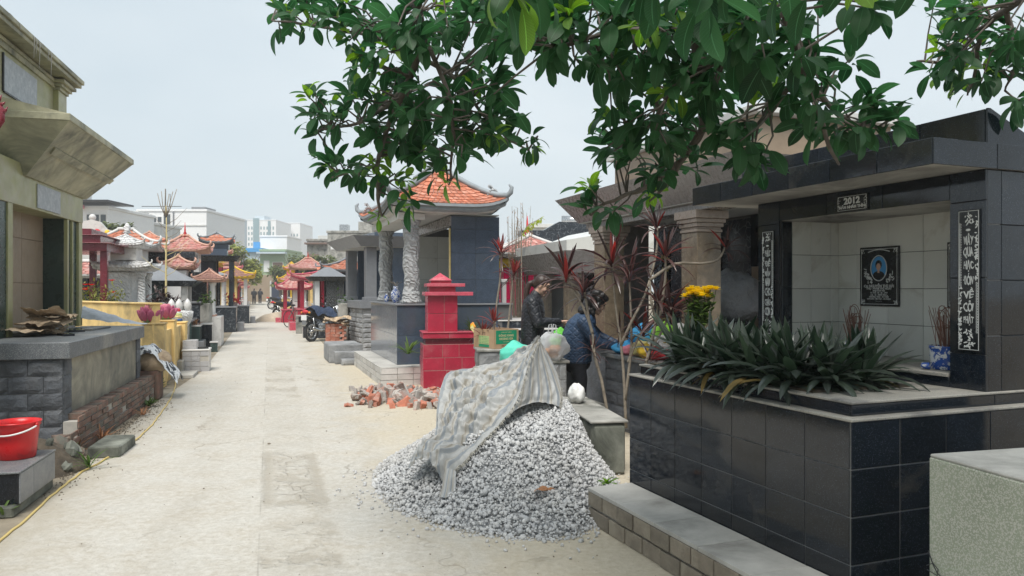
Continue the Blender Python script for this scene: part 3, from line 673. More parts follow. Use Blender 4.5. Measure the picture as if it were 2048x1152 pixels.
def weed(label, loc, n, L, W, mat='leaf_green', name='weed', el=(.5, 1.3), droop=(.4, 1.2), cat='plant', group=None):
    t = thing(name, label, cat, loc, 0, group); mb = MB()
    for k in range(n):
        blade(mb, (random.uniform(-.02, .02), random.uniform(-.02, .02), 0), random.uniform(0, 6.28), random.uniform(*el), L * random.uniform(.5, 1.1), W, random.uniform(*droop), 4)
    mb.build('foliage', MT[mat], t, True); return t
def crumple(fn, nu, nv, amp, sc, seed=0, name='sheet', mat=None, parent=None, thick=0):
    """a creased sheet: fn(u,v) gives the smooth surface, ridged noise adds the creases"""
    def g(u, v):
        p = V(fn(u, v)); q = p * sc + V((seed * 7.3, seed * 3.1, seed))
        d = mnoise.noise(q) * .6 + (.5 - abs(mnoise.noise(q * 2.1))) * .5 + (.5 - abs(mnoise.noise(q * 4.3))) * .25
        e = mnoise.noise_vector(q * 1.3)
        return p + V((e.x, e.y, 0)) * amp * .5 + V((0, 0, 1)) * d * amp
    o = MB().grid(g, nu, nv).build(name, mat, parent, False)
    return o
LF = M.Translation(V((-3.98, 6.75, 0))) @ M.Rotation(R(15.06), 4, 'Z')
def Lw(u, v, z=0): return LF @ V((u, v, z))
LT = thing('olive_tomb', 'tall olive green two storey tomb with flared canopy on a dark stone base', 'tomb', (-3.98, 6.75, 0), R(15.06))
OL, OS, DK = MT['olive_tile'], MT['olive_stucco'], MT['green_dark_tile']
# base
B(LT, 'base_core', MT['stucco_wet'], -2.6, -.07, .06, 3.2, 0, .868, .004)
def rough_course(parent, mat, org, U, W, eu, ev, th, jit):      # split-face stone courses, staggered
    for j in range(len(ev) - 1):
        off = (j % 2) * (eu[1] - eu[0]) * .45
        e = [eu[0]] + [x + off for x in eu[1:-1] if x + off < eu[-1] - .03] + [eu[-1]]
        for i in range(len(e) - 1):
            a, b = e[i+1] - e[i] - .004, ev[j+1] - ev[j] - .004
            mb = MB(); n = 4
            def h(x, y):
                ed = min(x, 1-x, y, 1-y); return th + (0 if ed < .01 else (mnoise.noise(V((x*a*9 + i*3.3, y*b*9 + j*5.1, org[0]))) * .5 + .5) * jit)
            mb.grid(lambda x, y: (x*a, y*b, h(x, y)), 6, 4)
            mb.box(0, a, 0, b, -.01, th - .002)
            o = mb.build('stone', mat, parent); U_, W_ = V(U).normalized(), V(W).normalized()
            place(o, V(org) + U_ * (e[i] + .002) + W_ * (ev[j] + .002), U_, W_)
rough_course(LT, MT['slate_rough'], (-1.75, .058, .10), (1, 0, 0), (0, 0, 1), lin(0, 1.68, 6), lin(0, .768, 5), .012, .03)
rough_course(LT, MT['slate_rough'], (-.07, .058, .10), (0, 1, 0), (0, 0, 1), [0, .21], lin(0, .768, 5), .012, .02)
rough_course(LT, MT['slate_rough'], (-.07, 2.98, .25), (0, 1, 0), (0, 0, 1), [0, .21], lin(0, .618, 4), .012, .02)
B(LT, 'table_slab', MT['slab_speckle'], -2.6, 0, 0, 3.15, .87, 1.02, .006)
# lower shrine
B(LT, 'wall', MT['beige_tile'], -1.6, -1.062, .2, 3.32, 1.02, 2.42, 0)
tiles(LT, MT['beige_tile'], (-1.06, .25, 1.02), (0, 1, 0), (0, 0, 1), [0, .3, 1.05, 1.8, 2.5], [0, .55, 1.05, 1.40], th=.008, gap=.006, name='wall_tile')
B(LT, 'reveal', DK, -1.06, -.83, 2.76, 2.80, 1.02, 2.36, .004)
for (a, b_, mt, uu) in ((2.765, 2.83, OL, -.79), (2.83, 3.02, DK, -.83), (3.02, 3.06, OL, -.805), (3.06, 3.24, DK, -.82), (3.24, 3.39, OL, -.79), (.62, .87, DK, -.80), (.875, 1.0, OL, -.785)):
    B(LT, 'jamb', mt, -1.2, uu, a + .001, b_ - .001, 1.02, 2.358, .004)
B(LT, 'plinth_strip', MT['slab_speckle'], -1.05, -.70, 1.02, 2.75, 1.021, 1.052, .003)
B(LT, 'lintel', OL, -1.62, -.785, .2, 3.395, 2.36, 2.80, .004)
pq = B(LT, 'plaque', MT['plaque_grey'], -.784, -.772, 1.67, 2.44, 2.385, 2.645, .002)
# flared canopy (inverted hopper)
bot = [(-.76, 1.28, 2.68), (-.76, 3.46, 2.68)]; top = [(-.25, .88, 3.19), (-.25, 3.66, 3.19)]
mb = MB()
b0, b1, t0, t1 = V(bot[0]), V(bot[1]), V(top[0]), V(top[1]); bk0, bk1 = V((-1.6, 1.28, 2.68)), V((-1.6, 3.46, 2.68)); tk0, tk1 = V((-1.6, .88, 3.19)), V((-1.6, 3.66, 3.19))
mb.add([b0, b1, t1, t0, bk0, bk1, tk1, tk0], [(0, 1, 2, 3), (4, 0, 3, 7), (1, 5, 6, 2), (3, 2, 6, 7), (0, 4, 5, 1)])
mb.build('canopy', OS, LT)
f = .46                                                   # moulding band across the soffit
a0, a1 = b0.lerp(t0, f), b1.lerp(t1, f); c0, c1 = b0.lerp(t0, f + .11), b1.lerp(t1, f + .11); nrm = (b1 - b0).cross(t0 - b0).normalized() * .022
a0 = a0 + V((0, .12, 0)); c0 = c0 + V((0, .12, 0))
MB().add([a0, a1, c1, c0, a0 + nrm, a1 + nrm, c1 + nrm, c0 + nrm], [(0, 3, 2, 1), (4, 5, 6, 7), (0, 1, 5, 4), (1, 2, 6, 5), (2, 3, 7, 6), (3, 0, 4, 7)])
mb = MB(); mb.add([a0, a1, c1, c0, a0 + nrm, a1 + nrm, c1 + nrm, c0 + nrm], [(0, 3, 2, 1), (4, 5, 6, 7), (0, 1, 5, 4), (1, 2, 6, 5), (2, 3, 7, 6), (3, 0, 4, 7)]); mb.build('band', OS, LT)
B(LT, 'canopy_edge', OS, -1.6, -.235, .865, 3.675, 3.191, 3.265, .006)
mb = MB().prism([(-1.55, 3.2651), (-.25, 3.2651), (-.95, 3.42), (-1.55, 3.42)], 1, .9, 3.64); mb.build('canopy_top', OS, LT)
# upper storey
B(LT, 'upper_wall', OL, -1.9, -1.0, -.4, 3.14, 3.30, 4.12, .004)
B(LT, 'pilaster', OL, -1.3, -.94, 2.95, 3.27, 3.38, 3.98, .005)
B(LT, 'pilaster', OL, -1.3, -.94, .05, .37, 3.38, 3.98, .005)
for (d, z0, z1) in ((.02, 3.981, 4.02), (.05, 4.021, 4.06), (.09, 4.061, 4.10)):
    B(LT, 'capital', OS, -1.3, -.94 + d, 2.95 - d, 3.27 + d, z0, z1, .003)
B(LT, 'moulding', OS, -1.2, -.975, -.4, 2.94, 4.00, 4.06, .004); B(LT, 'moulding', OS, -1.2, -.955, -.4, 2.85, 4.061, 4.10, .004)
B(LT, 'cornice', OS, -2.1, -.80, -.6, 3.40, 4.121, 4.17, .005); B(LT, 'cornice', OS, -2.1, -.775, -.6, 3.43, 4.171, 4.225, .005)
mb = MB()
mb.grid(lambda u, v: (-.80 - .25*v, -.5 + 3.7*u, 4.226 + v*0 + (.10 if .02 < v else 0) * (.6 + .5*mnoise.noise(V((u*14, v*3, 2))) ) * (1 if u < .97 else .2)), 60, 4); mb.build('rough_mortar', MT['concrete'], LT)
for k, (v_, zl) in enumerate(((1.15, .05), (1.55, .22), (1.62, .16), (1.72, .28), (2.0, .12), (2.1, .3))):      # lime drips off the cornice
    MB().tube([(-.772, v_, 4.21), (-.768, v_ + .005, 4.16), (-.776, v_ + .008, 4.20 - zl)], [.006, .005, .002], 5).build('lime_drip', MT['cement_light'], LT)
B(LT, 'relief_plaque', MT['plaque_grey'], -.999, -.985, 1.36, 2.33, 3.57, 3.94, .002)
mb = MB(); mb.box(-.9985, -.981, 1.335, 1.358, 3.56, 3.96); mb.box(-.9985, -.981, 1.358, 2.332, 3.55, 3.568); mb.build('plaque_frame', MT['metal_dark'], LT)

# stepped brick wall in front
BW = thing('brick_wall', 'low weathered brick wall along the foot of the olive tomb', 'wall', (-3.98, 6.75, 0), R(15.06))
B(BW, 'core', MT['mortar'], -.06, .055, .02, 3.45, 0, .30, 0)
for r_ in range(6):
    z0 = .004 + r_ * .058; st = -.35 + r_ * .085 + random.uniform(-.02, .02)
    e = [st - (r_ % 2) * .1]
    while e[-1] < 3.3: e.append(e[-1] + .205)
    tiles(BW, MT['brick_old'], (.058, 0, z0), (0, 1, 0), (0, 0, 1), e, [0, .055], th=.012, gap=.010, name='brick', jit=.006, skip=lambda i, j: random.random() < .03)
e = [.12]
while e[-1] < 3.35: e.append(e[-1] + .105)
tiles(BW, MT['brick_old'], (-.06, 0, .302), (1, 0, 0), (0, 1, 0), [0, .13], e, th=.055, gap=.011, name='brick', jit=.005)
for k in range(10):
    z = .0 + (k % 3) * .058
    o = MB().box(-.1, .1, -.05, .05, 0, .055, .004).build('brick', MT['brick_old'], BW); o.location = (random.uniform(-.12, .02), -.12 + .02*k, z + .02); o.rotation_euler = (random.uniform(-.1, .1), random.uniform(-.1, .1), random.uniform(0, 3))
# heap of stones and soil at the wall's broken end
sh = thing('stone_heap', 'heap of broken stones and soil at the near end of the brick wall', 'rubble', Lw(-.12, -.55))
def hump(r, h, seed):
    return lambda u, v: (r*(2*u-1), r*(2*v-1)*.9, max(-.05, h*(1 - ((2*u-1)**2 + (2*v-1)**2)) + .05*mnoise.noise(V((u*5, v*5, seed)))))
MB().grid(hump(.42, .26, 3), 20, 20).build('soil', MT['soil'], sh, True)
for k in range(34):
    a = random.uniform(0, 6.28); r_ = .38 * math.sqrt(random.random()); s_ = random.uniform(.025, .085)
    mb = MB().ell((0, 0, 0), (s_, s_*.8, s_*.55), 6, 4, jit=.32); o = mb.build('stone', MT['concrete_mossy' if k % 3 else 'brick_old'], sh)
    o.location = (r_*math.cos(a), r_*math.sin(a), .27*(1 - (r_/.42)**2) + .01); o.rotation_euler = (random.random()*3, random.random()*3, random.random()*3)
for k, (px, py, L, W_, n) in enumerate(((150, 905, .22, .018, 22), (180, 935, .25, .02, 12), (297, 812, .17, .03, 26), (318, 775, .18, .03, 24), (120, 840, .2, .02, 14), (205, 880, .2, .012, 26), (130, 930, .2, .016, 12), (285, 830, .15, .012, 22), (8, 1030, .12, .02, 8))):
    q = G(px, py, .02)
    weed(['small tuft of dry grass below the brick wall', 'green fern frond leaning towards the cable', 'bright green weed at the far end of the brick wall', 'green weed at the foot of the yellow post', 'weed growing from the slate foot of the olive tomb', 'dry tuft beside the broken kerb stone', 'weed by the grey granite step', 'dry stalks near the bend of the brick wall', 'little weed at the foot of the granite step'][k], q, n, L, W_, 'leaf_dry' if k in (0, 5, 7) else 'leaf_green')
# loose kerb stone
t = thing('kerb_stone', 'single broken concrete kerb stone lying beside the yellow cable', 'kerb stone', Lw(.33, .06))
mb = MB().grid(lambda u, v: (0, 0, 0), 1, 1); o = MB().box(-.13, .13, -.28, .28, 0, .105, .012).mesh('kerb_stone', MT['concrete_mossy'])
for v in o.vertices: v.co += mnoise.noise_vector(v.co * 9) * .012
link('body', o, t).rotation_euler = (0, 0, R(14))
t.rotation_euler = (0, 0, 0)
# grey granite step with the bucket
t = thing('granite_step', 'dark grey granite step with a red bucket standing on it', 'step', (-3.98, 6.75, 0), R(15.06))
B(t, 'footing', MT['concrete_mossy'], -1.4, .215, -1.97, -1.18, 0, .075, .01)
B(t, 'body', MT['granite_black'], -1.3, .222, -1.905, -1.2, .0755, .276, .003)
tiles(t, MT['grey_granite'], (.223, -1.9, .075), (0, 1, 0), (0, 0, 1), [0, .25, .7], [0, .2], th=.01, gap=.003, name='facing')
B(t, 'top', MT['slab_speckle'], -1.3, .236, -1.915, -1.19, .2765, .291, .003)
bk = thing('bucket', 'red plastic bucket with a white wire handle on the grey step', 'bucket', Lw(.055, -1.43, .2915))
prof = [(.001, 0), (.112, 0), (.12, .006), (.128, .10), (.142, .225), (.150, .232), (.150, .25), (.156, .252), (.156, .262), (.146, .262), (.138, .225), (.124, .10), (.115, .012), (.001, .01)]
MB().lathe(prof, 40).build('pail', MT['plastic_red'], bk, True)
pts = []
for k in range(15):
    a = math.pi * k / 14; pts.append((.16*math.cos(a), -.155*math.sin(a) - .0, .235 - .055*math.sin(a)))
MB().tube(pts, .0065, 8).build('handle', MT['plastic_white'], bk, True)
for s_ in (-1, 1): MB().ell((s_*.157, 0, .237), (.012, .015, .018), 10, 6).build('lug', MT['plastic_red'], bk, True)
bk.rotation_euler = (0, 0, R(-6))
# yellow cable
cp = [G(*q, .012) for q in ((-40, 1112), (0, 1082), (50, 1040), (90, 1002), (130, 970), (165, 943), (200, 925), (240, 900), (272, 880), (300, 855), (315, 835), (330, 815), (343, 795), (350, 772), (354, 745), (356, 722), (352, 712))]
cp += [P(349, 705, 12.9), P(347, 690, 12.8), P(346, 672, 12.7), P(345, 655, 12.65)]
cs = []
for i in range(len(cp) - 1):
    for q in range(4): cs.append(cp[i].lerp(cp[i+1], q/4) + V((random.uniform(-.008, .008), 0, 0)))
cs.append(cp[-1])
tag(MB().tube(cs, .009, 6).build('power_cable', flat('cable_yellow', (.62, .47, .17), .5), None, True), 'thin yellow power cable snaking along the left edge of the path', 'cable')
# paper and boards on the olive tomb's table
pp = thing('paper_heap', 'heap of crumpled brown cement sacks lying inside the olive shrine', 'paper', Lw(-.60, 1.30, 1.022), R(15))
for k in range(6):
    w_, d_ = random.uniform(.22, .34), random.uniform(.45, .75); z = .02 + k*.034; ox, oy = random.uniform(-.08, .08), random.uniform(-.15, .2); tl = random.uniform(-.12, .12)
    crumple(lambda u, v: (ox + w_*(u-.5)*2*.6, oy + d_*(v-.5), z + tl*(v-.5)*.3 + .02*math.sin(u*5+k)*math.sin(v*4+k) + (.16 if k == 5 else .03)*max(0, .5-v)**1.2), 18, 24, .055, 9, k, 'sack', MT['cardboard_dirty'], pp)
for k, (u_, v_, w_, l_, a_) in enumerate(((-.50, 2.0, .16, .42, 20), (-.38, 2.35, .14, .62, -5), (-.34, 1.1, .1, .25, 30), (-.55, 2.55, .12, .4, 8))):
    t = thing('granite_offcut', ['short black granite strip on the olive tomb table beside the sacks', 'long pale granite strip lying on the olive tomb table', 'small black granite offcut at the front of the olive tomb table', 'thin granite board leaning back by the olive jamb'][k], 'stone strip', Lw(u_, v_, 1.021), R(15 + a_))
    B(t, 'strip', MT['granite_black' if k in (0, 2) else 'slab_speckle'], -w_/2, w_/2, -l_/2, l_/2, 0, .022, .002)
# printed sheet over a sack at the wall's far end
def printed():
    m, t, b, o = nodes('printed_sheet'); MT['printed'] = m; uv = N_(t, 'UVMap', uv_map='UVMap')
    br_ = N_(t, 'TexBrick'); br_.inputs['Scale'].default_value = 2.2; br_.inputs['Mortar Size'].default_value = .09; br_.inputs['Color1'].default_value = br_.inputs['Color2'].default_value = (.66, .68, .70, 1); br_.inputs['Mortar'].default_value = (.04, .045, .055, 1); mp_ = N_(t, 'Mapping'); mp_.inputs['Rotation'].default_value = (0, 0, .6); t.links.new(uv.outputs[0], mp_.inputs[0]); t.links.new(mp_.outputs[0], br_.inputs['Vector'])
    t.links.new(mixc(t, ramp(t, noise(t, uv.outputs[0], 4), .5, .52), (.66, .68, .70), br_.outputs['Color']), b.inputs['Base Color']); b.inputs['Roughness'].default_value = .4
printed()
t = thing('printed_sheet', 'white and black printed plastic sheet draped over a sack by the yellow post', 'sheet', Lw(.02, 3.62, 0), R(15))
mb = MB(); mb.box(-.22, .1, -.16, .16, 0, .40, .02); mb.build('footing', MT['brick_old'], t)
o = MB().ell((0, 0, .52), (.24, .22, .17), 18, 10, jit=.05).build('sack', MT['cardboard_dirty'], t, True)
crumple(lambda u, v: ((u-.45)*.62, (v-.5)*.5, .74 - .42*max(0, u-.45)**1.3*2.2 - .12*(2*v-1)**2 - .1*max(0, .4-u)), 26, 22, .055, 8, 3, 'sheet', MT['printed'], t)
t = thing('folded_tarpaulin', 'folded white and grey sheet behind the olive tomb table', 'sheet', Lw(-.55, 3.45, 1.0), R(15))
MB().box(-.25, .25, -.12, .3, -1.0, 0, .01).build('support', MT['concrete_mossy'], t)
crumple(lambda u, v: (-.25 + .75*u, .05 + (v-.5)*.36, .02 + .25*(1-u)**1.2 * (1 - .6*(2*v-1)**2)), 22, 14, .03, 9, 5, 'sheet', flat('sheet_pale', (.52, .54, .58), .5), t)

# yellow walls and gate posts
YW = MT['yellow_wall']
a, b_ = V((-5.38, 11.35, 0)), V((-7.95, 13.6, 0)); d = (b_ - a); ang = math.atan2(d.y, d.x)
t = thing('yellow_wall', 'stained yellow plaster wall behind the olive tomb table', 'wall', a, ang)
B(t, 'body', YW, 0, d.length, -.06, .06, 0, 1.26, .008); B(t, 'coping', YW, -.02, d.length, -.085, .085, 1.26, 1.29, .008)
def lotus(parent, c, s, n=9):
    MB().lathe([(.02*s, 0), (.085*s, .0), (.125*s, .04*s), (.125*s, .10*s), (.06*s, .15*s)], 16, c).build('calyx', MT['green_base'], parent, True)
    for lay, (r_, zt, m_) in enumerate(((.20, .17, 'magenta'), (.15, .24, 'magenta'), (.08, .28, 'pink'))):
        for k in range(n - lay):
            a_ = 2*math.pi*(k + lay*.5)/(n - lay); mb = MB()
            mb.ell((0, 0, 0), (.022*s, .055*s, .095*s), 10, 8)
            o = mb.build('petal', MT[m_], parent, True); o.location = (c[0] + r_*.75*s*math.cos(a_), c[1] + r_*.75*s*math.sin(a_), c[2] + zt*.62*s); o.rotation_euler = (0, .35 - .12*lay, 0); o.rotation_euler = Euler((0, .4 - .15*lay, 0)).to_matrix().to_euler(); o.rotation_euler.z = a_
posts = [((328, 776), .30, .99, 'nearest yellow plaster gate post with a pink lotus finial'), ((349, 757), .28, .985, 'middle yellow plaster gate post with a pink lotus finial'), ((371, 741), .30, .90, 'farthest yellow plaster gate post with a striped finial')]
for k, (q, w_, h_, lb) in enumerate(posts):
    t = thing('gate_post', lb, 'post', G(*q), R(17), 'yellow gate posts')
    B(t, 'shaft', YW, -w_, 0, 0, w_, 0, h_ - .03, .01); B(t, 'cap', YW, -w_ - .012, .012, -.012, w_ + .012, h_ - .03, h_, .008)
    if k < 2: lotus(t, (-w_/2 - (.02 if k else .06), w_/2, h_), 1.0)
    else:
        for i, (r_, z0, z1, mm) in enumerate(((.085, 0, .05, 'blue'), (.075, .05, .075, 'white'), (.085, .075, .11, 'pale_yellow'), (.075, .11, .15, 'lime_label'), (.06, .15, .18, 'white'), (.055, .18, .22, 'red'), (.04, .22, .25, 'pink'))):
            MB().lathe([(r_*.8, z0), (r_, z0 + (z1-z0)*.3), (r_, z0 + (z1-z0)*.7), (r_*.8, z1)], 14, (-w_/2, w_/2, h_)).build('finial_ring', MT[mm], t, True)
t = thing('boundary_wall', 'low yellow wall panel joining the gate posts', 'wall', G(328, 776), R(17)); B(t, 'body', YW, -.22, -.06, .31, 2.7, 0, .84, .006)
t = thing('paving_step', 'thin concrete slab lying before the farthest yellow post', 'slab', G(384, 757), R(17)); B(t, 'slab', MT['cement_light'], -.42, .02, 0, .75, 0, .06, .006)
t = thing('entrance_step', 'grey concrete block step between the yellow posts', 'step', G(364, 749), R(17)); B(t, 'block', MT['concrete'], -.25, 0, .05, .6, 0, .23, .008)
# red-flowered shrub behind the yellow wall
t = thing('flowering_shrub', 'green shrub with red flowers above the yellow wall', 'shrub', P(195, 603, 14.3) - V((0, 0, .2)))
mb = MB(); fl = MB()
for k in range(420):
    c = (random.uniform(-.46, .46), random.uniform(-.2, .2), random.uniform(.1, .62) * random.uniform(.5, 1)); blade(mb, c, random.uniform(0, 6.28), random.uniform(-.2, 1.2), .10, .03, .6, 2)
for k in range(11):
    c = V((random.uniform(-.4, .4), random.uniform(-.22, .1), random.uniform(.25, .62)))
    for q in range(7): blade(fl, c, q*.9, .5, .07, .05, .5, 2)
mb.build('foliage', MT['leaf_farlight'], t); fl.build('blossom', MT['petal_red'], t)
B(t, 'planter', MT['concrete'], -.5, .5, -.25, .25, -(P(195, 603, 14.3).z - .2), .05, .01)
# maroon dragon-tail finial poking in at the left edge, on the eave of a tomb outside the frame
c = P(-6, 240, 6.2); t = thing('dragon_finial', 'maroon glazed dragon tail finial at the far left edge', 'finial', (c.x - .12, c.y, 0))
mb = MB(); pts = [(0, 0, c.z - .25), (.02, 0, c.z - .15), (.09, 0, c.z - .08), (.15, 0, c.z + .0), (.155, 0, c.z + .08), (.12, 0, c.z + .14), (.06, 0, c.z + .15)]
mb.tube(pts, [.03, .035, .035, .033, .03, .026, .014], 9)
for (q, dx, dz) in (((.14, 0, c.z + .12), .05, .03), ((.12, 0, c.z + .14), .04, .07), ((.16, 0, c.z + .05), .05, .06)): mb.tube([q, (q[0]+dx*.6, 0, q[2]+dz*.5), (q[0]+dx, 0, q[2]+dz)], [.02, .012, .002], 7)
mb.build('tail', flat('glaze_maroon', (.20, .025, .035), .25), t, True)
MB().tube([(.03, -.03, c.z - .26), (.09, -.03, c.z - .15), (.12, -.03, c.z - .05)], [.025, .03, .01], 8).build('belly', MT['white'], t, True)
B(t, 'pillar', MT['concrete'], -.25, .02, -.1, .1, 0, c.z - .27, .01); B(t, 'eave', MT['roof_tile_brown'], -.3, .04, -.14, .14, c.z - .27, c.z - .22, .01)

# neighbouring tomb unseen beyond the left edge, added to shade the olive tomb's front (its step and finial reach into view)
t = thing('unseen_tomb', 'unseen grey tomb beyond the left edge, added to shade the olive tomb', 'tomb', (-3.98, 6.75, 0), R(15.06))
B(t, 'base', MT['concrete'], -3.6, -.75, -5.6, -2.2, 0, .8, .01); B(t, 'wall', MT['off_white'], -3.4, -1.3, -5.4, -2.5, .8, 2.7, .01); B(t, 'roof', MT['concrete'], -3.7, -.9, -5.7, -2.2, 2.7, 2.9, .02); B(t, 'upper_wall', MT['off_white'], -3.2, -1.6, -5.1, -2.7, 2.9, 3.7, .01)
def hip_roof(parent, x0, x1, y0, y1, zE, zR, mats, tw=.1, rows=8, lift=.14, near_single=None, ridge_axis=1, orn=1.0, sof=None, th=.1):
    """hipped roof with upturned corners: tile courses, moulded eaves, hips, ridge, curls. mats=(tile, eave, soffit)"""
    tm, em, sm = mats; cx_, cy_ = (x0+x1)/2, (y0+y1)/2; hx, hy = (x1-x0)/2, (y1-y0)/2
    if ridge_axis == 1: rl = max(.02, hy - hx*.85); ra, rb = V((cx_, cy_ - rl, zR)), V((cx_, cy_ + rl, zR))
    else: rl = max(.02, hx - hy*.85); ra, rb = V((cx_ - rl, cy_, zR)), V((cx_ + rl, cy_, zR))
    cor = [V((x0, y0, zE)), V((x1, y0, zE)), V((x1, y1, zE)), V((x0, y1, zE))]
    if ridge_axis == 1: tops = [(ra, ra), (ra, rb), (rb, rb), (rb, ra)]
    else: tops = [(ra, rb), (rb, rb), (rb, ra), (ra, ra)]
    def surf(k, a, t):
        p = cor[k].lerp(cor[(k+1) % 4], a); q = tops[k][0].lerp(tops[k][1], a); r = p.lerp(q, t)
        r.z = zE + (zR - zE) * (t ** 1.3) + lift * abs(2*a-1) ** 4 * (1-t) ** 2; return r
    for k in range(4):
        cnt = 0; big = MB()
        L = (cor[(k+1) % 4] - cor[k]).length
        for r in range(rows):
            t0, t1 = r/rows, min(1, (r+1.25)/rows)
            Lt = L*(1-t0) + (tops[k][1]-tops[k][0]).length*t0
            n = max(1, int(Lt/tw))
            for i in range(n):
                a0, a1 = (i + (r % 2)*.5)/n, (i + 1 + (r % 2)*.5)/n
                if a1 > 1: continue
                b0, b1 = surf(k, a0, t0), surf(k, a1, t0); c0, c1 = surf(k, a0, t1), surf(k, a1, t1); mid = surf(k, (a0+a1)/2, t0)
                nrm = (b1-b0).cross(c0-b0).normalized(); dn = (b0-c0).normalized()*(tw*.22)
                e = nrm*.016; g = (b1-b0)*.04
                vs = [b0+e+g, mid+dn+e*1.35, b1+e-g, c1+e*.15-g, c0+e*.15+g, b0+g, mid+dn, b1-g]
                fs = [(0, 1, 2), (0, 2, 3, 4), (5, 6, 1, 0), (6, 7, 2, 1)]
                if near_single == k and cnt < 280:
                    m_ = MB(); m_.add(vs, fs); m_.build('roof_tile', tm, parent); cnt += 1
                else: big.add(vs, fs)
        if big.f:
            o = big.build('tile_course', tm, parent); o['kind'] = 'stuff'
        u = MB().grid(lambda a, t: surf(k, a, t) - V((0, 0, .012)), 12, 5); u.build('roof_deck', em, parent)
        # eave mouldings
        nrm2 = V((cor[(k+1) % 4]-cor[k])).cross(V((0, 0, 1))).normalized()
        prof = [(0.0, -.004), (.02, -.02), (.02, -.35), (-.03, -.42), (-.03, -.75), (-.07, -1.0)]
        mm = MB()
        mm.grid(lambda a, t: surf(k, a, 0) + nrm2*prof[int(round(t*5))][0]*(th/.1) + V((0, 0, prof[int(round(t*5))][1]*th)), 16, 5); mm.build('eave', em, parent)
    bx = MB(); ins = .07*th/.1
    def low(a, t):
        p = cor[0].lerp(cor[1], a); q = cor[3].lerp(cor[2], a); r = p.lerp(q, t); r.x = cx_ + (r.x-cx_)*(1-ins/hx); r.y = cy_ + (r.y-cy_)*(1-ins/hy)
        r.z = zE - th + lift*(abs(2*a-1)**4)*(abs(2*t-1)**4); return r
    bx.grid(low, 16, 16); bx.build('soffit', sm, parent, True)
    if orn:
        for k in range(4):
            hp = [surf(k, 0, 1 - i/8) + V((0, 0, .03*orn)) for i in range(9)]; out = (hp[-1]-hp[-3]); out.z = 0
            if out.length > 1e-6: out.normalize()
            hp += [hp[-1] + out*.06*orn + V((0, 0, .05*orn)), hp[-1] + out*.08*orn + V((0, 0, .13*orn)), hp[-1] + out*.03*orn + V((0, 0, .18*orn))]
            MB().tube(hp, [.045*orn]*8 + [.05*orn, .045*orn, .035*orn, .012*orn], 8).build('hip_ridge', em, parent, True)
        MB().tube([ra + (ra-rb)*.06 + V((0, 0, .08*orn)), ra + V((0, 0, .04*orn)), rb + V((0, 0, .04*orn)), rb + (rb-ra)*.06 + V((0, 0, .08*orn))], [.035*orn, .06*orn, .06*orn, .035*orn], 8).build('ridge', em, parent, True)
def dragon_lump(parent, mat, c, s, n=26):
    mb = MB(); c = V(c)
    for i in range(n):
        q = i/n; a = q*9
        mb.ell(c + V((math.cos(a)*.25*s*(1-q*.3), math.sin(a)*.12*s, s*(.05 + .5*q + .12*math.sin(a*1.7)))), (.09*s, .07*s, .08*s), 6, 4, jit=.3)
    return mb.build('dragon', mat, parent)
# ------------------------------------------------------------------ blue-grey granite tomb with the orange roof
GT = thing('pavilion_tomb', 'blue grey granite tomb with carved dragon columns and an orange tiled roof', 'tomb', (-1.84, 12.0, 0), R(18.9))
BG, GG = MT['blue_granite'], MT['grey_granite']
B(GT, 'plinth_core', MT['mortar'], -.30, 1.7, -.37, 2.95, 0, .27, 0)
tiles(GT, MT['white_block'], (-.30, 2.95, .0), (0, -1, 0), (0, 0, 1), lin(0, 3.32, 11), [0, .09, .18, .275], th=.014, gap=.008, name='block', jit=.003)
tiles(GT, MT['white_block'], (-.312, -.37, .0), (1, 0, 0), (0, 0, 1), lin(0, 1.5, 6), [0, .09, .18, .275], th=.014, gap=.008, name='block', jit=.003)
B(GT, 'plinth_top', MT['cement_light'], -.315, 1.7, -.385, 2.95, .272, .284, .003)
B(GT, 'base_core', MT['grout_dark'], .01, 1.95, .01, 2.85, .284, 1.235, 0)
tiles(GT, pm('granite_sky_sheen', (.20, .215, .24), .1, .1, 8, .02, 200, speck=((.28, .29, .3), 300, .8), orand=.06, rvar=.04), (.01, 2.85, .284), (0, -1, 0), (0, 0, 1), lin(0, 2.84, 4), [0, .47, .95], th=.01, gap=.004)  # path side in paler granite: the sky's reflection is put into its colour
tiles(GT, BG, (0, .01, .284), (1, 0, 0), (0, 0, 1), [0, .5, 1.0, 1.7], [0, .47, .95], th=.01, gap=.004)
B(GT, 'base_cap', GG, -.025, 1.95, -.025, 2.87, 1.236, 1.262, .003)
for (a, b_) in ((.0, .13), (2.72, 2.85)):
    B(GT, 'side_wall', MT['grout_dark'], .90, 1.72, a + .008, b_ - .008, 1.262, 2.70, 0)
tiles(GT, BG, (.89, .008, 1.262), (1, 0, 0), (0, 0, 1), [0, .42, .83], [0, .39, .83, 1.22, 1.44], th=.009, gap=.004)
tiles(GT, MT['tile_cream'], (.90, 2.72, 1.262), (1, 0, 0), (0, 0, 1), [0, .4, .8], lin(0, 1.28, 3), th=.006, gap=.003, name='wall_tile')
tiles(GT, MT['tile_cream'], (1.68, 2.70, 1.262), (0, -1, 0), (0, 0, 1), lin(0, 2.55, 6), lin(0, 1.28, 3), th=.006, gap=.003, name='wall_tile')
B(GT, 'back_wall', BG, 1.69, 1.74, .131, 2.719, 1.262, 2.70, 0)
B(GT, 'gilt_strip', MT['gold_letter'], .876, .889, .03, .10, 1.30, 2.50, .002)
B(GT, 'beam', MT['granite_brown'], .87, 1.0, .0, 2.85, 2.54, 2.70, .003)
B(GT, 'lintel', MT['off_white'], .02, .45, -.02, 2.87, 2.62, 2.72, .003)
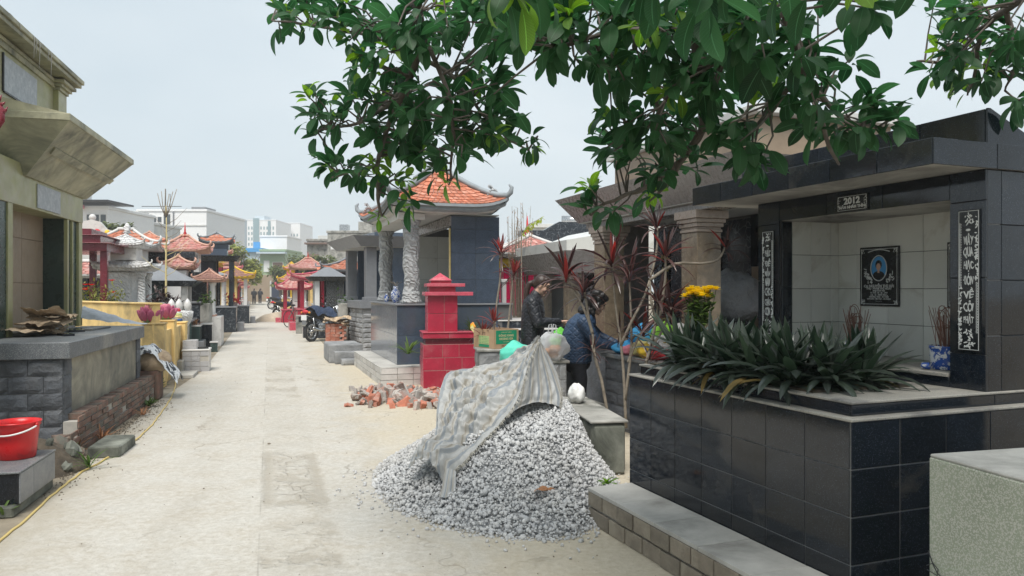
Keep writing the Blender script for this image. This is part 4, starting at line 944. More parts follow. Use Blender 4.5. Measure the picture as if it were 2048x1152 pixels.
B(GT, 'porch_ceiling', MT['off_white'], .0, 1.72, .02, 2.83, 2.721, 2.74, 0)
for v_ in (.15, 2.66):
    c = (.26, v_, 1.262); col = MB()
    col.lathe([(.17, 0), (.175, .05), (.15, .07), (.155, .10), (.135, .13), (.15, .16), (.13, .2)], 20, c)
    def colf(u, w):
        a = 2*math.pi*u; z = .19 + 1.03*w
        r = .122 + .012*math.sin(a*1 + w*11) + .018*mnoise.noise(V((math.cos(a)*2.4, math.sin(a)*2.4, z*7))) + .014*abs(mnoise.noise(V((math.cos(a)*5, math.sin(a)*5, z*14))))
        return (c[0] + r*math.cos(a), c[1] + r*math.sin(a), c[2] + z)
    col.grid(colf, 36, 90)
    o = col.build('dragon_column', MT['carved_grey'], GT, True)
    MB().lathe([(.12, 1.2), (.15, 1.22), (.13, 1.25), (.125, 1.27), (.16, 1.33), (.165, 1.36), (.14, 1.37)], 20, c).build('capital', MT['carved_grey'], GT, True)
hip_roof(GT, -.18, 1.74, -.36, 3.12, 2.86, 3.58, (MT['roof_tile'], MT['eave_grey'], MT['off_white']), tw=.095, rows=11, lift=.13, near_single=0, orn=1.0, th=.13)
dragon_lump(GT, MT['carved_grey'], (1.55, -.15, 2.98), .34); dragon_lump(GT, MT['carved_grey'], (-.05, 2.9, 2.95), .34)
def vase(label, loc, s, mat='porcelain', cat='vase'):
    t = thing('vase', label, cat, loc); MB().lathe([(.03*s, 0), (.035*s, .01*s), (.06*s, .07*s), (.055*s, .12*s), (.025*s, .16*s), (.03*s, .19*s), (.026*s, .19*s), (.02*s, .16*s)], 16).build('body', MT[mat], t, True); return t
TW = M.Translation(V((-1.84, 12.0, 0))) @ M.Rotation(R(18.9), 4, 'Z')
v1 = vase('blue and white vase of dry twigs between the dragon columns', TW @ V((.15, .95, 1.263)), 1.5)
mb = MB()
for k in range(9):
    a = random.uniform(0, 6.28); mb.tube([(0, 0, .25), (.04*math.cos(a), .04*math.sin(a), .33), (.10*math.cos(a), .1*math.sin(a), .36)], .004, 4)
mb.build('twigs', MT['stem_pale'], v1)
vase('small white vase beside the farther dragon column', TW @ V((.10, 1.6, 1.263)), .8)
vase('dark bottle standing just inside the orange roofed tomb', TW @ V((.62, .35, 1.263)), 1.5, 'ink_black', 'bottle')
vase('second dark bottle inside the orange roofed tomb', TW @ V((.78, .25, 1.263)), 1.5, 'ink_black', 'bottle')
# ------------------------------------------------------------------ small flat canopied grey tomb behind it
G2 = thing('canopy_tomb', 'grey granite tomb with a flat flared canopy on a rough stone base', 'tomb', (-3.46, 17.3, 0), R(25))
B(G2, 'base_core', MT['mortar'], .02, 1.6, .02, 2.35, 0, 1.05, 0)
rough_course(G2, MT['stone_block'], (.02, 2.35, .02), (0, -1, 0), (0, 0, 1), lin(0, 2.33, 7), lin(0, 1.03, 9), .01, .03)
rough_course(G2, MT['stone_block'], (.02, .02, .02), (1, 0, 0), (0, 0, 1), lin(0, 1.0, 4), lin(0, 1.03, 9), .01, .03)
B(G2, 'cap', MT['grey_granite'], -.06, 1.6, -.06, 2.4, 1.05, 1.23, .005)
for (a, b_) in ((.05, .30), (2.0, 2.25)): B(G2, 'pillar', MT['grey_granite'], .12, .36, a, b_, 1.23, 2.48, .006); B(G2, 'pillar_foot', MT['grey_granite'], .08, .40, a - .04, b_ + .04, 1.231, 1.31, .006)
B(G2, 'wall', MT['veined_teal'], .75, 1.5, .1, 2.2, 1.23, 2.48, 0); B(G2, 'wall', BG, .37, .749, 1.9, 2.0, 1.23, 2.48, 0)
tiles(G2, BG, (.75, 2.2, 1.23), (0, -1, 0), (0, 0, 1), lin(0, 2.1, 4), lin(0, 1.25, 3), th=.008, gap=.004); tiles(G2, BG, (.75, .1, 1.23), (1, 0, 0), (0, 0, 1), lin(0, .75, 2), lin(0, 1.25, 3), th=.008, gap=.004)
mb = MB(); a0 = [(-.05, -.12, 2.48), (1.7, -.12, 2.48), (1.7, 2.5, 2.48), (-.05, 2.5, 2.48)]; b0 = [(-.28, -.3, 2.72), (1.9, -.3, 2.72), (1.9, 2.75, 2.72), (-.28, 2.75, 2.72)]
mb.add(a0 + b0, [(0, 1, 5, 4), (1, 2, 6, 5), (2, 3, 7, 6), (3, 0, 4, 7), (4, 5, 6, 7)]); mb.build('canopy', MT['grey_granite'], G2)
MB().box(-.045, 1.69, -.115, 2.49, 2.478, 2.482).build('soffit', MT['off_white'], G2)
B(G2, 'roof_block', BG, .4, 1.4, .4, 1.9, 2.721, 2.86, .005)
# stairs in front of it
t = thing('stone_stairs', 'three rough grey stone steps left of the blue grey tomb', 'stairs', (-3.20, 14.65, 0), R(18.9))
for k in range(3):
    z1 = .125*(k+1); o = remesh(MB().box(-.12 - .1*k, .36, .28*k + .002, .28*(k+1) + (.9 if k == 2 else 0), .0, z1, .0), .03, MT['stone_block'], 'step', 0); o.polygons.foreach_set('use_smooth', [False]*len(o.polygons)); link('step', o, t)
# ------------------------------------------------------------------ red tiled incense pillar
RP = thing('red_pillar', 'red tiled pillar with a pointed cap before the blue grey tomb', 'pillar', (-1.33, 11.25, 0), R(12))
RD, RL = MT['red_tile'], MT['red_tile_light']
gcore = MT['marble_pink']
def red_block(x0, x1, y0, y1, z0, z1, eu, ev, front=RD):
    B(RP, 'core', gcore, x0 + .008, x1 - .008, y0 + .008, y1 - .008, z0, z1, 0)
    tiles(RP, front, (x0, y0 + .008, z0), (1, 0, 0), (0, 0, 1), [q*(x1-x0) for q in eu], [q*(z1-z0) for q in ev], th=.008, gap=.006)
    tiles(RP, RL, (x0 + .008, y1, z0), (0, -1, 0), (0, 0, 1), [0, y1-y0], [q*(z1-z0) for q in ev], th=.008, gap=.006)  # left side in paler red: its reflection is put into the colour
red_block(0, .84, 0, .6, 0, .27, [0, .42, .75, 1], [0, 1]); red_block(-.002, .82, .03, .58, .27, .46, [0, .4, .72, 1], [0, 1]); red_block(.005, .80, .04, .57, .46, .66, [0, .36, .68, 1], [0, 1])
B(RP, 'recess', MT['burgundy_tile'], .04, .76, .08, .53, .66, .75, .002)
red_block(.0, .80, .035, .57, .75, .835, [0, .5, 1], [0, 1]); B(RP, 'ledge', RL, -.012, .815, .02, .585, .836, .85, .003)
red_block(.075, .53, .09, .5, .85, 1.40, [0, .55, 1], [0, .5, 1], MT['red_tile'])
B(RP, 'cap_plate', RL, .03, .76, .02, .56, 1.40, 1.455, .004); B(RP, 'cap_block', RD, .10, .50, .10, .48, 1.456, 1.535, .003); B(RP, 'cap_plate', RL, .06, .64, .05, .54, 1.536, 1.585, .004); B(RP, 'cap_block', RD, .13, .44, .14, .46, 1.586, 1.63, .003)
mb = MB(); mb.add([(.12, .12, 1.631), (.45, .12, 1.631), (.45, .47, 1.631), (.12, .47, 1.631), (.285, .295, 1.75)], [(0, 1, 4), (1, 2, 4), (2, 3, 4), (3, 0, 4), (3, 2, 1, 0)]); mb.build('pointed_cap', RL, RP)
weed('slender green plant growing beside the red pillar', V((-1.60, 11.55, .5)), 26, .34, .03, name='leafy_plant', el=(.2, 1.4))
weed('dark green fern behind the red pillar', V((-.62, 11.75, .8)), 40, .3, .02, name='fern', el=(.2, 1.4))
# ------------------------------------------------------------------ brick rubble
t = thing('rubble_heap', 'spread of broken red bricks and mortar lumps on the path', 'rubble', G(775, 800))
shp = []
for k in range(9):
    mb = MB().box(-.07, .07, -.045, .045, -.03, .03, .006); me = mb.mesh('brick', MT['brick_new'])
    for v in me.vertices: v.co = V(v.co) + mnoise.noise_vector(V(v.co)*20 + V((k*3, 0, 0))) * .035
    shp.append(me)
for k in range(9):
    mb = MB().box(-.075, .075, -.05, .05, -.022, .022, .012); me = mb.mesh('lump', MT['rubble_grey'])
    for v in me.vertices: v.co = V(v.co) + mnoise.noise_vector(V(v.co)*17 + V((k*5, 3, 0))) * .045
    shp.append(me)
for k in range(290):
    a = random.gauss(.22, .42); b_ = random.gauss(0, .30)
    if a < -.55 or a > 1.0 or abs(b_) > .6: continue
    s_ = random.uniform(.35, 1.25); h = .13*math.exp(-(a*a/.25 + b_*b_/.12))
    me = random.choice(shp + shp[9:]); o = link('brick' if me.name.startswith('brick') else 'lump', me, t, (a*1.05 - b_*.3, b_*1.5, .02*s_ + h*random.random()), (random.random()*6, random.random()*6, random.random()*6), (s_, s_, s_))
o = link('lump', shp[12], t, (.35, -.42, .06), (.4, .5, .2), (2.2, 2.0, 1.9))
# ------------------------------------------------------------------ gravel pile
def Hp(x, y):
    dx = (x - .22) / (.57 if x > .22 else 1.25); dy = (y - 6.3) / (1.72 if y < 6.3 else 1.25)
    d = math.hypot(dx, dy); h = 1.0 * (1 - d) if d < .78 else .22 * (1 - (d - .78) / .30)
    lim = .50 + max(0, y - 5.6) * .10
    return max(-.02, h if h < lim - .1 else lim - .1 + .1 * (1 - math.exp(-(h - lim + .1) / .1)))
pm('gravel', (.34, .345, .35), .85, .3, 30, .5, 60, dirt=(.22, .23, .24), damt=.5, dscale=20)
def gravel_mat():
    m, t, b, o = nodes('gravel_stones'); MT['gravel_stones'] = m
    at = N_(t, 'Attribute', attribute_name='rnd'); c = ramp(t, at.outputs['Fac'], 0, 1, (.38, .39, .40), (.62, .62, .61)); tc_ = N_(t, 'TexCoord')
    n = noise(t, tc_.outputs['Object'], 70, 4); c2 = mixc(t, ramp(t, n, .4, .75), c, (.52, .52, .52)); c2 = mixc(t, ramp(t, noise(t, tc_.outputs['Object'], 1.6, 4), .5, .72, (0, 0, 0), (.55, .55, .55)), c2, (.36, .345, .315)); t.links.new(c2, b.inputs['Base Color']); b.inputs['Roughness'].default_value = .85
    bump(t, b, n, .5, .004)
gravel_mat()
def ico():
    bm = bmesh.new(); bmesh.ops.create_icosphere(bm, subdivisions=1, radius=1); v = np.array([q.co[:] for q in bm.verts]); f = np.array([[q.index for q in p.verts] for p in bm.faces]); bm.free(); return v, f
def stone_cloud(name, pts, size, mat, parent=None, kind='stuff'):
    iv, jf = ico(); n = len(pts); nv = len(iv)
    base = [iv * (1 + .24*rng.uniform(-1, 1, (nv, 1))) * rng.uniform(.42, 1.1, (1, 3)) for _ in range(32)]
    allv = np.empty((n*nv, 3)); idx = np.arange(n)
    for k in range(n):
        q = rng.normal(size=4); q /= np.linalg.norm(q); w_, x, y, z = q
        Rm = np.array([[1-2*(y*y+z*z), 2*(x*y-z*w_), 2*(x*z+y*w_)], [2*(x*y+z*w_), 1-2*(x*x+z*z), 2*(y*z-x*w_)], [2*(x*z-y*w_), 2*(y*z+x*w_), 1-2*(x*x+y*y)]])
        allv[k*nv:(k+1)*nv] = base[k % 32] @ Rm.T * size[k] + pts[k]
    fa = (jf[None] + (idx*nv)[:, None, None]).reshape(-1, 3)
    me = bpy.data.meshes.new(name); me.vertices.add(n*nv); me.vertices.foreach_set('co', allv.ravel())
    me.loops.add(fa.size); me.loops.foreach_set('vertex_index', fa.ravel()); me.polygons.add(len(fa)); me.polygons.foreach_set('loop_start', np.arange(0, fa.size, 3)); me.update(calc_edges=True)
    at = me.attributes.new('rnd', 'FLOAT', 'FACE'); at.data.foreach_set('value', np.repeat(rng.random(n), len(jf)))
    me.materials.append(mat); o = link(name, me, parent)
    if kind: o['kind'] = kind
    return o
gp = thing('gravel_pile', 'heap of pale grey crushed gravel under a striped tarpaulin beside the path', 'gravel')
MB().grid(lambda u, v: (-1.3 + 2.3*u, 4.3 + 3.3*v, Hp(-1.3 + 2.3*u, 4.3 + 3.3*v) - .025), 50, 60).build('core', MT['gravel'], gp, True)
pts = []; sz = []
while len(pts) < 18500:
    x, y = rng.uniform(-1.35, .95), rng.uniform(4.3, 6.9); h = Hp(x, y)
    if h <= -.005: continue
    s_ = min(.024, .0105*float(rng.lognormal(0, .38)))
    pts.append((x, y, h + rng.uniform(-.012, .012))); sz.append(s_)
for k in range(520):                                  # strays at the toe
    a = rng.uniform(0, 2*math.pi); d = 1 + abs(rng.normal(0, .10)); x = .22 + math.cos(a)*(1.35 if math.cos(a) < 0 else .57)*d*1.02; y = 6.3 + math.sin(a)*1.74*d
    if y > 6.2 : continue
    pts.append((x, y, .012)); sz.append(rng.uniform(.006, .016))
stone_cloud('gravel', np.array(pts), np.array(sz), MT['gravel_stones'], gp, 'stuff')
gp['kind'] = 'stuff'
dl = thing('dry_leaf', 'dry curled brown leaf lying on the gravel toe', 'leaf', V((.21, 4.83, Hp(.21, 4.83) + .03)))
crumple(lambda u, v: ((u-.5)*.13, (v-.5)*.06*math.sin(math.pi*min(1, u+.06)), .02*math.sin(u*3.1)), 10, 6, .03, 20, 4, 'blade', MT['leaf_dry'], dl)
# ------------------------------------------------------------------ striped tarpaulin over the pile
def tarp_mat():
    m, t, b, o = nodes('tarpaulin'); MT['tarp'] = m; uv = N_(t, 'UVMap', uv_map='UVMap'); sp = N_(t, 'SeparateXYZ'); t.links.new(uv.outputs[0], sp.inputs[0])
    mu = N_(t, 'Math', operation='MULTIPLY'); t.links.new(sp.outputs[1], mu.inputs[0]); mu.inputs[1].default_value = 5.6
    fr = N_(t, 'Math', operation='FRACT'); t.links.new(mu.outputs[0], fr.inputs[0])
    r = N_(t, 'ValToRGB'); r.color_ramp.interpolation = 'LINEAR'; e = r.color_ramp.elements
    cols = [(0, (.40, .41, .41)), (.30, (.42, .43, .42)), (.33, (.19, .225, .265)), (.56, (.20, .235, .27)), (.59, (.45, .43, .38)), (.70, (.40, .385, .345)), (.73, (.25, .22, .17)), (.80, (.27, .24, .19)), (.83, (.40, .39, .36)), (.99, (.40, .41, .41))]
    e[0].position, e[0].color = cols[0][0], (*cols[0][1], 1); e[1].position, e[1].color = cols[-1][0], (*cols[-1][1], 1)
    for p_, c_ in cols[1:-1]:
        q = e.new(p_); q.color = (*c_, 1)
    t.links.new(fr.outputs[0], r.inputs[0]); tc_ = N_(t, 'TexCoord')
    n = noise(t, tc_.outputs['Object'], 5, 8, .7); c = mixc(t, ramp(t, n, .35, .7, (.1, .1, .1), (.6, .6, .6)), r.outputs[0], (.37, .365, .345))
    n2 = noise(t, tc_.outputs['Object'], 14, 6, .7); c = mixc(t, ramp(t, n2, .58, .78, (0, 0, 0), (.6, .6, .6)), c, (.24, .235, .215))
    t.links.new(c, b.inputs['Base Color']); b.inputs['Roughness'].default_value = .48; b.inputs['Sheen Weight'].default_value = .15
    cr2 = noise(t, tc_.outputs['Object'], 26, 5, .6, .8); cr3 = noise(t, tc_.outputs['Object'], 420, 2)
    ad = N_(t, 'Math', operation='MULTIPLY_ADD'); t.links.new(cr3, ad.inputs[0]); ad.inputs[1].default_value = .04; t.links.new(cr2, ad.inputs[2]); bump(t, b, ad.outputs[0], .35, .012)
    tr = N_(t, 'BsdfTranslucent'); t.links.new(c, tr.inputs[0]); ms = N_(t, 'MixShader'); ms.inputs[0].default_value = .12; t.links.new(b.outputs[0], ms.inputs[1]); t.links.new(tr.outputs[0], ms.inputs[2]); t.links.new(ms.outputs[0], o.inputs[0])
tarp_mat()
def poly(pts, s):
    n = len(pts) - 1; x = min(max(s, 0), 1) * n; i = min(int(x), n - 1); q = x - i
    p0, p1, p2, p3 = pts[max(i-1, 0)], pts[i], pts[i+1], pts[min(i+2, n)]
    return .5*((2*p1) + (p2-p0)*q + (2*p0-5*p1+4*p2-p3)*q*q + (3*p1-p0-3*p2+p3)*q**3)
front = [P(*q) for q in ((897, 992, 5.02), (903, 948, 5.14), (925, 925, 5.24), (955, 893, 5.34), (985, 862, 5.44), (1012, 832, 5.54), (1034, 800, 5.66), (1048, 760, 5.84), (1060, 718, 6.05), (1077, 684, 6.28))]
back = [P(*q) for q in ((816, 936, 5.30), (832, 900, 5.45), (868, 872, 5.7), (874, 815, 6.05), (884, 768, 6.35), (900, 743, 6.7), (950, 735, 6.95), (1000, 722, 6.95), (1045, 700, 6.8), (1081, 681, 6.42))]
def tarp_main(a, b_):
    f_, k_ = poly(front, a), poly(back, a); p = f_.lerp(k_, b_)
    bl = math.sin(math.pi*b_)
    p.z += .10*bl*(1-a)*(1-a) * (1 if a < .25 else .6) + .05*bl
    hz = Hp(p.x, p.y) + .045
    if p.z < hz and .03 < b_ < .97: p.z += (hz - p.z)*min(1, bl*1.6)
    # long folds running down the sheet, then crisp crumples
    e = min(1, b_*8)*min(1, (1-b_)*8)
    q = V((a*2.6 + b_*1.5, b_*3.6 - a*1.2, 1.7)); w_ = mnoise.noise(q); f1 = .5 - abs(w_)*1.4
    r = V((p.x*1.0, p.y*1.0, p.z*.5)); r2 = r + mnoise.noise_vector(r*2.2)*.22
    g1 = .45 - abs(mnoise.noise(r2*4.2)); g2 = .45 - abs(mnoise.noise(r2*9.0 + V((3, 1, 7)))); g3 = .45 - abs(mnoise.noise(r2*19.0 + V((9, 4, 2))))
    dsp = e*(.07*f1 + .15*g1 + .085*g2 + .045*g3 - .10); p += V((-.25, -.62, .74))*dsp
    ed = .012*mnoise.noise(V((a*30, b_*3, 2))); p.z += ed*(1-e)
    if a < .05: p.z += .02*mnoise.noise(V((b_*12, 0, 3)))
    return p
tp = thing('tarpaulin', 'crumpled blue and beige striped woven tarpaulin draped over the gravel', 'tarpaulin', (0, 0, 0))
mt_ = MB().grid(tarp_main, 170, 110); mt_.build('sheet', MT['tarp'], tp, True)
lf = [P(*q) for q in ((1022, 826, 5.56), (1036, 798, 5.68), (1049, 758, 5.87), (1060, 716, 6.08), (1078, 685, 6.32))]
rt = [P(*q) for q in ((1118, 813, 6.0), (1123, 790, 6.15), (1117, 757, 6.35), (1104, 722, 6.45), (1082, 684, 6.42))]
def tarp_flap(c, d):
    p = poly(lf, c).lerp(poly(rt, c), d); bl = math.sin(math.pi*d); p.y += .10*bl*(1-c); p.z += .035*bl*(1-c)**2
    p += V((0, -.035, .02))*(.5-abs(mnoise.noise(V((c*5, d*7+c*3, 8)))))*min(1, d*6)*min(1, (1-d)*6); return p
fl = MB().grid(lambda d, c: tarp_flap(c, d), 44, 44)
for k_ in list(fl.uv): fl.uv[k_] = [(q[1], (q[0]*.8 + q[1]*.25)) for q in fl.uv[k_]]
fl.build('flap', MT['tarp'], tp, True)
mb = MB()                                               # lower corner hanging over the stones
hem = [P(*q) for q in ((893, 934, 5.16), (912, 942, 5.13)) ]; hm2 = [P(*q) for q in ((878, 994, 4.99), (910, 996, 4.97))]
mb.grid(lambda u, v: hem[0].lerp(hem[1], u).lerp(hm2[0].lerp(hm2[1], u), v) + V((0, -.03*math.sin(u*5)*v, .01*math.sin(v*7))), 10, 14)
for k_ in list(mb.uv): mb.uv[k_] = [(q[1], q[0]*.5 + .1) for q in mb.uv[k_]]
mb.build('corner', MT['tarp'], tp, True)
fr_ = MB()
for k in range(520):
    a = random.random()
    p = tarp_main(a, 0.0); d = V((random.uniform(-.3, 1), random.uniform(-.8, .1), random.uniform(-1, .3))).normalized()*random.uniform(.008, .03); fr_.tube([p, p + d*.6, p + d + V((0, 0, -.006))], .0012, 3, False)
    if k % 4 == 0:
        p = tarp_flap(random.random()*.6, 1.0); fr_.tube([p, p + V((random.uniform(-.005, .02), 0, -.02))], .001, 3, False)
fr_.build('fringe', flat('fringe', (.50, .48, .42), .8), tp)['kind'] = 'stuff'
# ------------------------------------------------------------------ kerb block by the gravel, stone pedestals, box, bags
t = thing('concrete_kerb', 'thick stained concrete kerb between the gravel and the black tomb', 'kerb', (.635, 5.98, 0), R(9))
o = remesh(MB().box(0, .29, 0, 1.35, 0, .425, .012), .03, MT['concrete_mossy'], 'kerb', 0); link('body', o, t); o.polygons.foreach_set('use_smooth', [False]*len(o.polygons))
B(t, 'coping', MT['concrete'], -.012, .302, -.012, 1.36, .426, .447, .006)
def pedestal(label, x0, x1, Y, h, dpt=.45, rz=10):
    t = thing('stone_pedestal', label, 'pedestal', (x0, Y, 0), R(rz)); w_ = x1 - x0
    B(t, 'core', MT['mortar'], .012, w_ - .012, .012, dpt - .012, 0, h - .005, 0)
    rough_course(t, MT['stone_block'], (.012, .012, 0), (1, 0, 0), (0, 0, 1), lin(0, w_ - .024, 2), lin(0, h - .03, 4), .01, .02)
    rough_course(t, MT['stone_block'], (.012, dpt - .012, 0), (0, -1, 0), (0, 0, 1), lin(0, dpt - .024, 2), lin(0, h - .03, 4), .01, .02)
    B(t, 'slab', MT['concrete'], -.02, w_ + .02, -.02, dpt, h - .03, h, .006); return t
pedestal('rough grey stone pedestal carrying the cardboard box', -.40, -.06, 9.0, .775, .5, 8)
pedestal('low grey stone pedestal carrying the bag of fruit', .30, .60, 8.0, .735, .4, 8)
bx = thing('cardboard_box', 'open brown cardboard box with green print on a stone pedestal', 'box', (-.222, 9.03, .777), R(35))
CB = MT['cardboard']; w_, d_, h_ = .37, .45, .232
for (n_, q) in (('front', (0, w_, 0, .006, 0, h_)), ('side', (0, .006, .0065, d_ - .0065, 0, h_)), ('side', (w_ - .006, w_, .0065, d_ - .0065, 0, h_)), ('back', (0, w_, d_ - .006, d_, 0, h_)), ('bottom', (.0065, w_ - .0065, .0065, d_ - .0065, 0, .006))): B(bx, n_, CB, *q, .001)
for (q, ax) in (((.004, w_ - .004, .012, .10, 0, .004), 0),): B(bx, 'flap', CB, *q, .001).location = (0, 0, h_ - .03)
lb_ = MB().box(.035, w_ - .03, -.0015, .0, .055, h_ - .012).build('green_print', MT['green_label'], bx)
CR = flat('print_cream', (.52, .46, .26), .7)
for (tx, s_, z) in (('ĐÔNG VANG', .036, .155), ('HOÀNG GIA', .036, .115)): place(link('lettering', text_mesh(tx, s_, CR, .0006, bold=.0012), lb_), (w_/2, -.0022, z), (1, 0, 0), (0, 0, 1))
place(link('lettering', text_mesh('QUẢN CHẤT LƯỢNG', .016, CR, .0006), lb_), (w_/2, -.0022, .195), (1, 0, 0), (0, 0, 1)); place(link('lettering', text_mesh('TRỌNG LƯỢNG', .013, CR, .0006), lb_), (w_/2, -.0022, .08), (1, 0, 0), (0, 0, 1))
place(link('lettering', text_mesh('ĐT: 0225.37', .026, flat('print_brown', (.14, .085, .05), .8), .0006, bold=.001), bx), (w_/2, -.001, .03), (1, 0, 0), (0, 0, 1))
ll = MB().box(-.0015, 0, .10, .33, .05, .15).build('lime_print', MT['lime_label'], bx); MB().box(-.0015, 0, .10, .33, .012, .045).build('green_strip', MT['green_label'], bx)
for k in range(5): place(link('lettering', text_mesh('ĐÔNG VANG HOÀNG GIA', .018, MT['green_label'], .0005), ll), (-.002, .215, .062 + k*.019), (0, -1, 0), (0, 0, 1))
MB().tube([(-.002, .19, .16), (-.002, .19, .195), (-.002, .24, .195), (-.002, .24, .16)], .004, 4).build('arrow_print', MT['brown_paint'], bx)
isb = thing('incense_packet', 'orange and yellow paper incense packets sticking out of the cardboard box', 'packet', M.Translation(V((-.222, 9.03, .79))) @ M.Rotation(R(35), 4, 'Z') @ V((.06, .30, 0)))
for k, (m_, dx) in enumerate((('orange', 0), ('yellow', .035), ('pale_yellow', .07))):
    o = MB().box(-.028, .028, -.008, .008, 0, .36, .006).build('packet', MT[m_], isb); o.rotation_euler = (R(-8), R(-38 - 5*k), R(-30)); o.location = (dx*.5, -dx*.4, 0)
def bagmat(name, col, alpha):
    m, t, b, o = nodes(name); MT[name] = m; b.inputs['Base Color'].default_value = (*col, 1); b.inputs['Roughness'].default_value = .25
    tr = N_(t, 'BsdfTransparent'); ms = N_(t, 'MixShader'); lw = N_(t, 'LayerWeight'); lw.inputs[0].default_value = .4; mr = N_(t, 'MapRange'); mr.inputs[3].default_value = alpha; mr.inputs[4].default_value = min(1, alpha + .5); t.links.new(lw.outputs['Facing'], mr.inputs[0])
    t.links.new(mr.outputs[0], ms.inputs[0]); t.links.new(tr.outputs[0], ms.inputs[1]); t.links.new(b.outputs[0], ms.inputs[2]); t.links.new(ms.outputs[0], o.inputs[0]); tc_ = N_(t, 'TexCoord'); bump(t, b, noise(t, tc_.outputs['Object'], 30, 4, .6, 1.0), .8, .02)
bagmat('film_white', (.78, .79, .80), .42); bagmat('film_green', (.16, .62, .08), .75)
def bag(label, loc, r, mat, handles=False, seed=1, name='plastic_bag', fill=None, group=None, crush=.22):
    t = thing(name, label, 'bag', loc, 0, group); mb = MB()
    def f(u, v):
        a = 2*math.pi*u; th = math.pi*v; p = V((math.sin(th)*math.cos(a), math.sin(th)*math.sin(a), -math.cos(th)))
        k = 1 + crush*(mnoise.noise(p*1.7 + V((seed, 0, 0))) + .6*(.4 - abs(mnoise.noise(p*4 + V((0, seed, 0))))) + .3*(.4 - abs(mnoise.noise(p*9 + V((0, seed, 3))))))
        z = p.z*r[2]*k; z = max(z, -r[2]*.86)
        if p.z > .6: k *= 1 - (p.z - .6)*1.1
        return (p.x*r[0]*k, p.y*r[1]*k, z + r[2]*.86)
    mb.grid(f, 36, 24); mb.build('film', MT[mat], t, True)
    if handles:
        for s_ in (-1, 1):
            pts = [(s_*.03, 0, r[2]*1.5), (s_*.045, .005, r[2]*1.9), (s_*.035, .01, r[2]*2.35), (s_*.012, .01, r[2]*2.4), (s_*.004, 0, r[2]*1.95), (s_*.01, 0, r[2]*1.6)]
            MB().tube([V(q) for q in pts], [.012, .009, .006, .006, .008, .012], 6).build('handle', MT[mat], t, True)
    if fill:
        for k in range(fill[1]):
            a = k*2.4; rr = .55*min(r[0], r[1])*math.sqrt((k+.5)/fill[1]); MB().ell((rr*math.cos(a), rr*math.sin(a), r[2]*(.35 + .22*(k % 3))), (.042, .042, .038), 12, 8).build('fruit', MT[fill[0]], t, True)
    return t
bag('clear white plastic bag of yellow fruit with its handles up', V((.435, 8.08, .737)), (.165, .13, .16), 'film_white', True, 2, fill=('orange', 7))
bag('lime green plastic bag between the two women', V((.55, 8.75, .80)), (.12, .11, .13), 'film_green', False, 3)
t = pedestal('stone ledge under the lime green bag', .42, .72, 8.6, .795, .4, 8)
bag('turquoise plastic bag tucked behind the tarpaulin', P(1030, 722, 7.9) - V((0, 0, .04)), (.15, .12, .13), 'teal_bag', False, 4)
t = pedestal('stone ledge under the turquoise bag', -.12, .16, 7.75, .70, .35, 8)
bag('small white plastic bag on the concrete kerb', V((.60, 6.95, .448)), (.075, .11, .095), 'plastic_white', False, 5)
bag('red and white plastic bag on the ground by the trousers', V((.90, 8.05, .01)), (.07, .06, .14), 'pink', False, 6)
# ------------------------------------------------------------------ right: marble-columned tomb behind the black one
T2F = M.Translation(V((1.78, 7.2, 0))) @ M.Rotation(R(20), 4, 'Z')
def T2w(u, v, z=0): return T2F @ V((u, v, z))
T2 = thing('marble_tomb', 'tomb with brown marble columns and a flared grey brown roof behind the women', 'tomb', (1.78, 7.2, 0), R(20))
B(T2, 'terrace_core', MT['grout_dark'], -.31, 2.2, -.6, 1.30, 0, .755, 0)
rough_course(T2, MT['slate_rough'], (-.31, 1.30, 0), (0, -1, 0), (0, 0, 1), lin(0, 1.9, 7), lin(0, .755, 6), .012, .015)
B(T2, 'altar_slab', MT['slab_speckle'], -.37, 2.2, -.62, 1.33, .756, .80, .006)
B(T2, 'terrace', MT['slate_rough'], .0, 2.2, 1.331, 3.0, 0, .80, .004)
for v_ in (0, 1.95):
    B(T2, 'column', MT['marble_brown'], 0, .27, v_, v_ + .28, .8, 2.05, .006)
    for (d, z0, z1) in ((.010, 2.051, 2.08), (.0, 2.081, 2.10), (.018, 2.101, 2.14), (.034, 2.141, 2.18), (.052, 2.181, 2.26)): B(T2, 'capital', MT['marble_pink'], -d, .27 + d, v_ - d, v_ + .28 + d, z0, z1, .004)
    B(T2, 'column_foot', MT['marble_pink'], -.03, .30, v_ - .03, v_ + .31, .801, .90, .005)
B(T2, 'lintel', MT['granite_brown'], .02, .25, -.55, 2.5, 2.261, 2.33, .004)
mb = MB(); a0 = [(-.05, -.7, 2.34), (2.2, -.7, 2.34), (2.2, 2.58, 2.34), (-.05, 2.58, 2.34)]; b0 = [(-.24, -.9, 2.66), (2.4, -.9, 2.66), (2.4, 2.9, 2.66), (-.24, 2.9, 2.66)]
mb.add(a0 + b0, [(0, 1, 5, 4), (1, 2, 6, 5), (2, 3, 7, 6), (3, 0, 4, 7), (4, 5, 6, 7)]); mb.build('roof', MT['granite_brown'], T2)
MB().box(-.045, 2.19, -.69, 2.57, 2.333, 2.339).build('soffit', MT['off_white'], T2)
B(T2, 'attic', MT['beige_tile'], .35, 2.0, -.4, 2.35, 2.661, 3.12, .006); B(T2, 'attic_top', MT['off_white'], .28, 2.1, -.5, 2.45, 3.121, 3.2, .006)
B(T2, 'back_wall', MT['grout_dark'], 1.25, 1.5, -.6, 2.9, .8, 2.33, 0)
tiles(T2, MT['veined_black'], (1.25, 2.9, .8), (0, -1, 0), (0, 0, 1), [0, .5, 1.3, 2.1], [0, .5, 1.0, 1.5], th=.008)
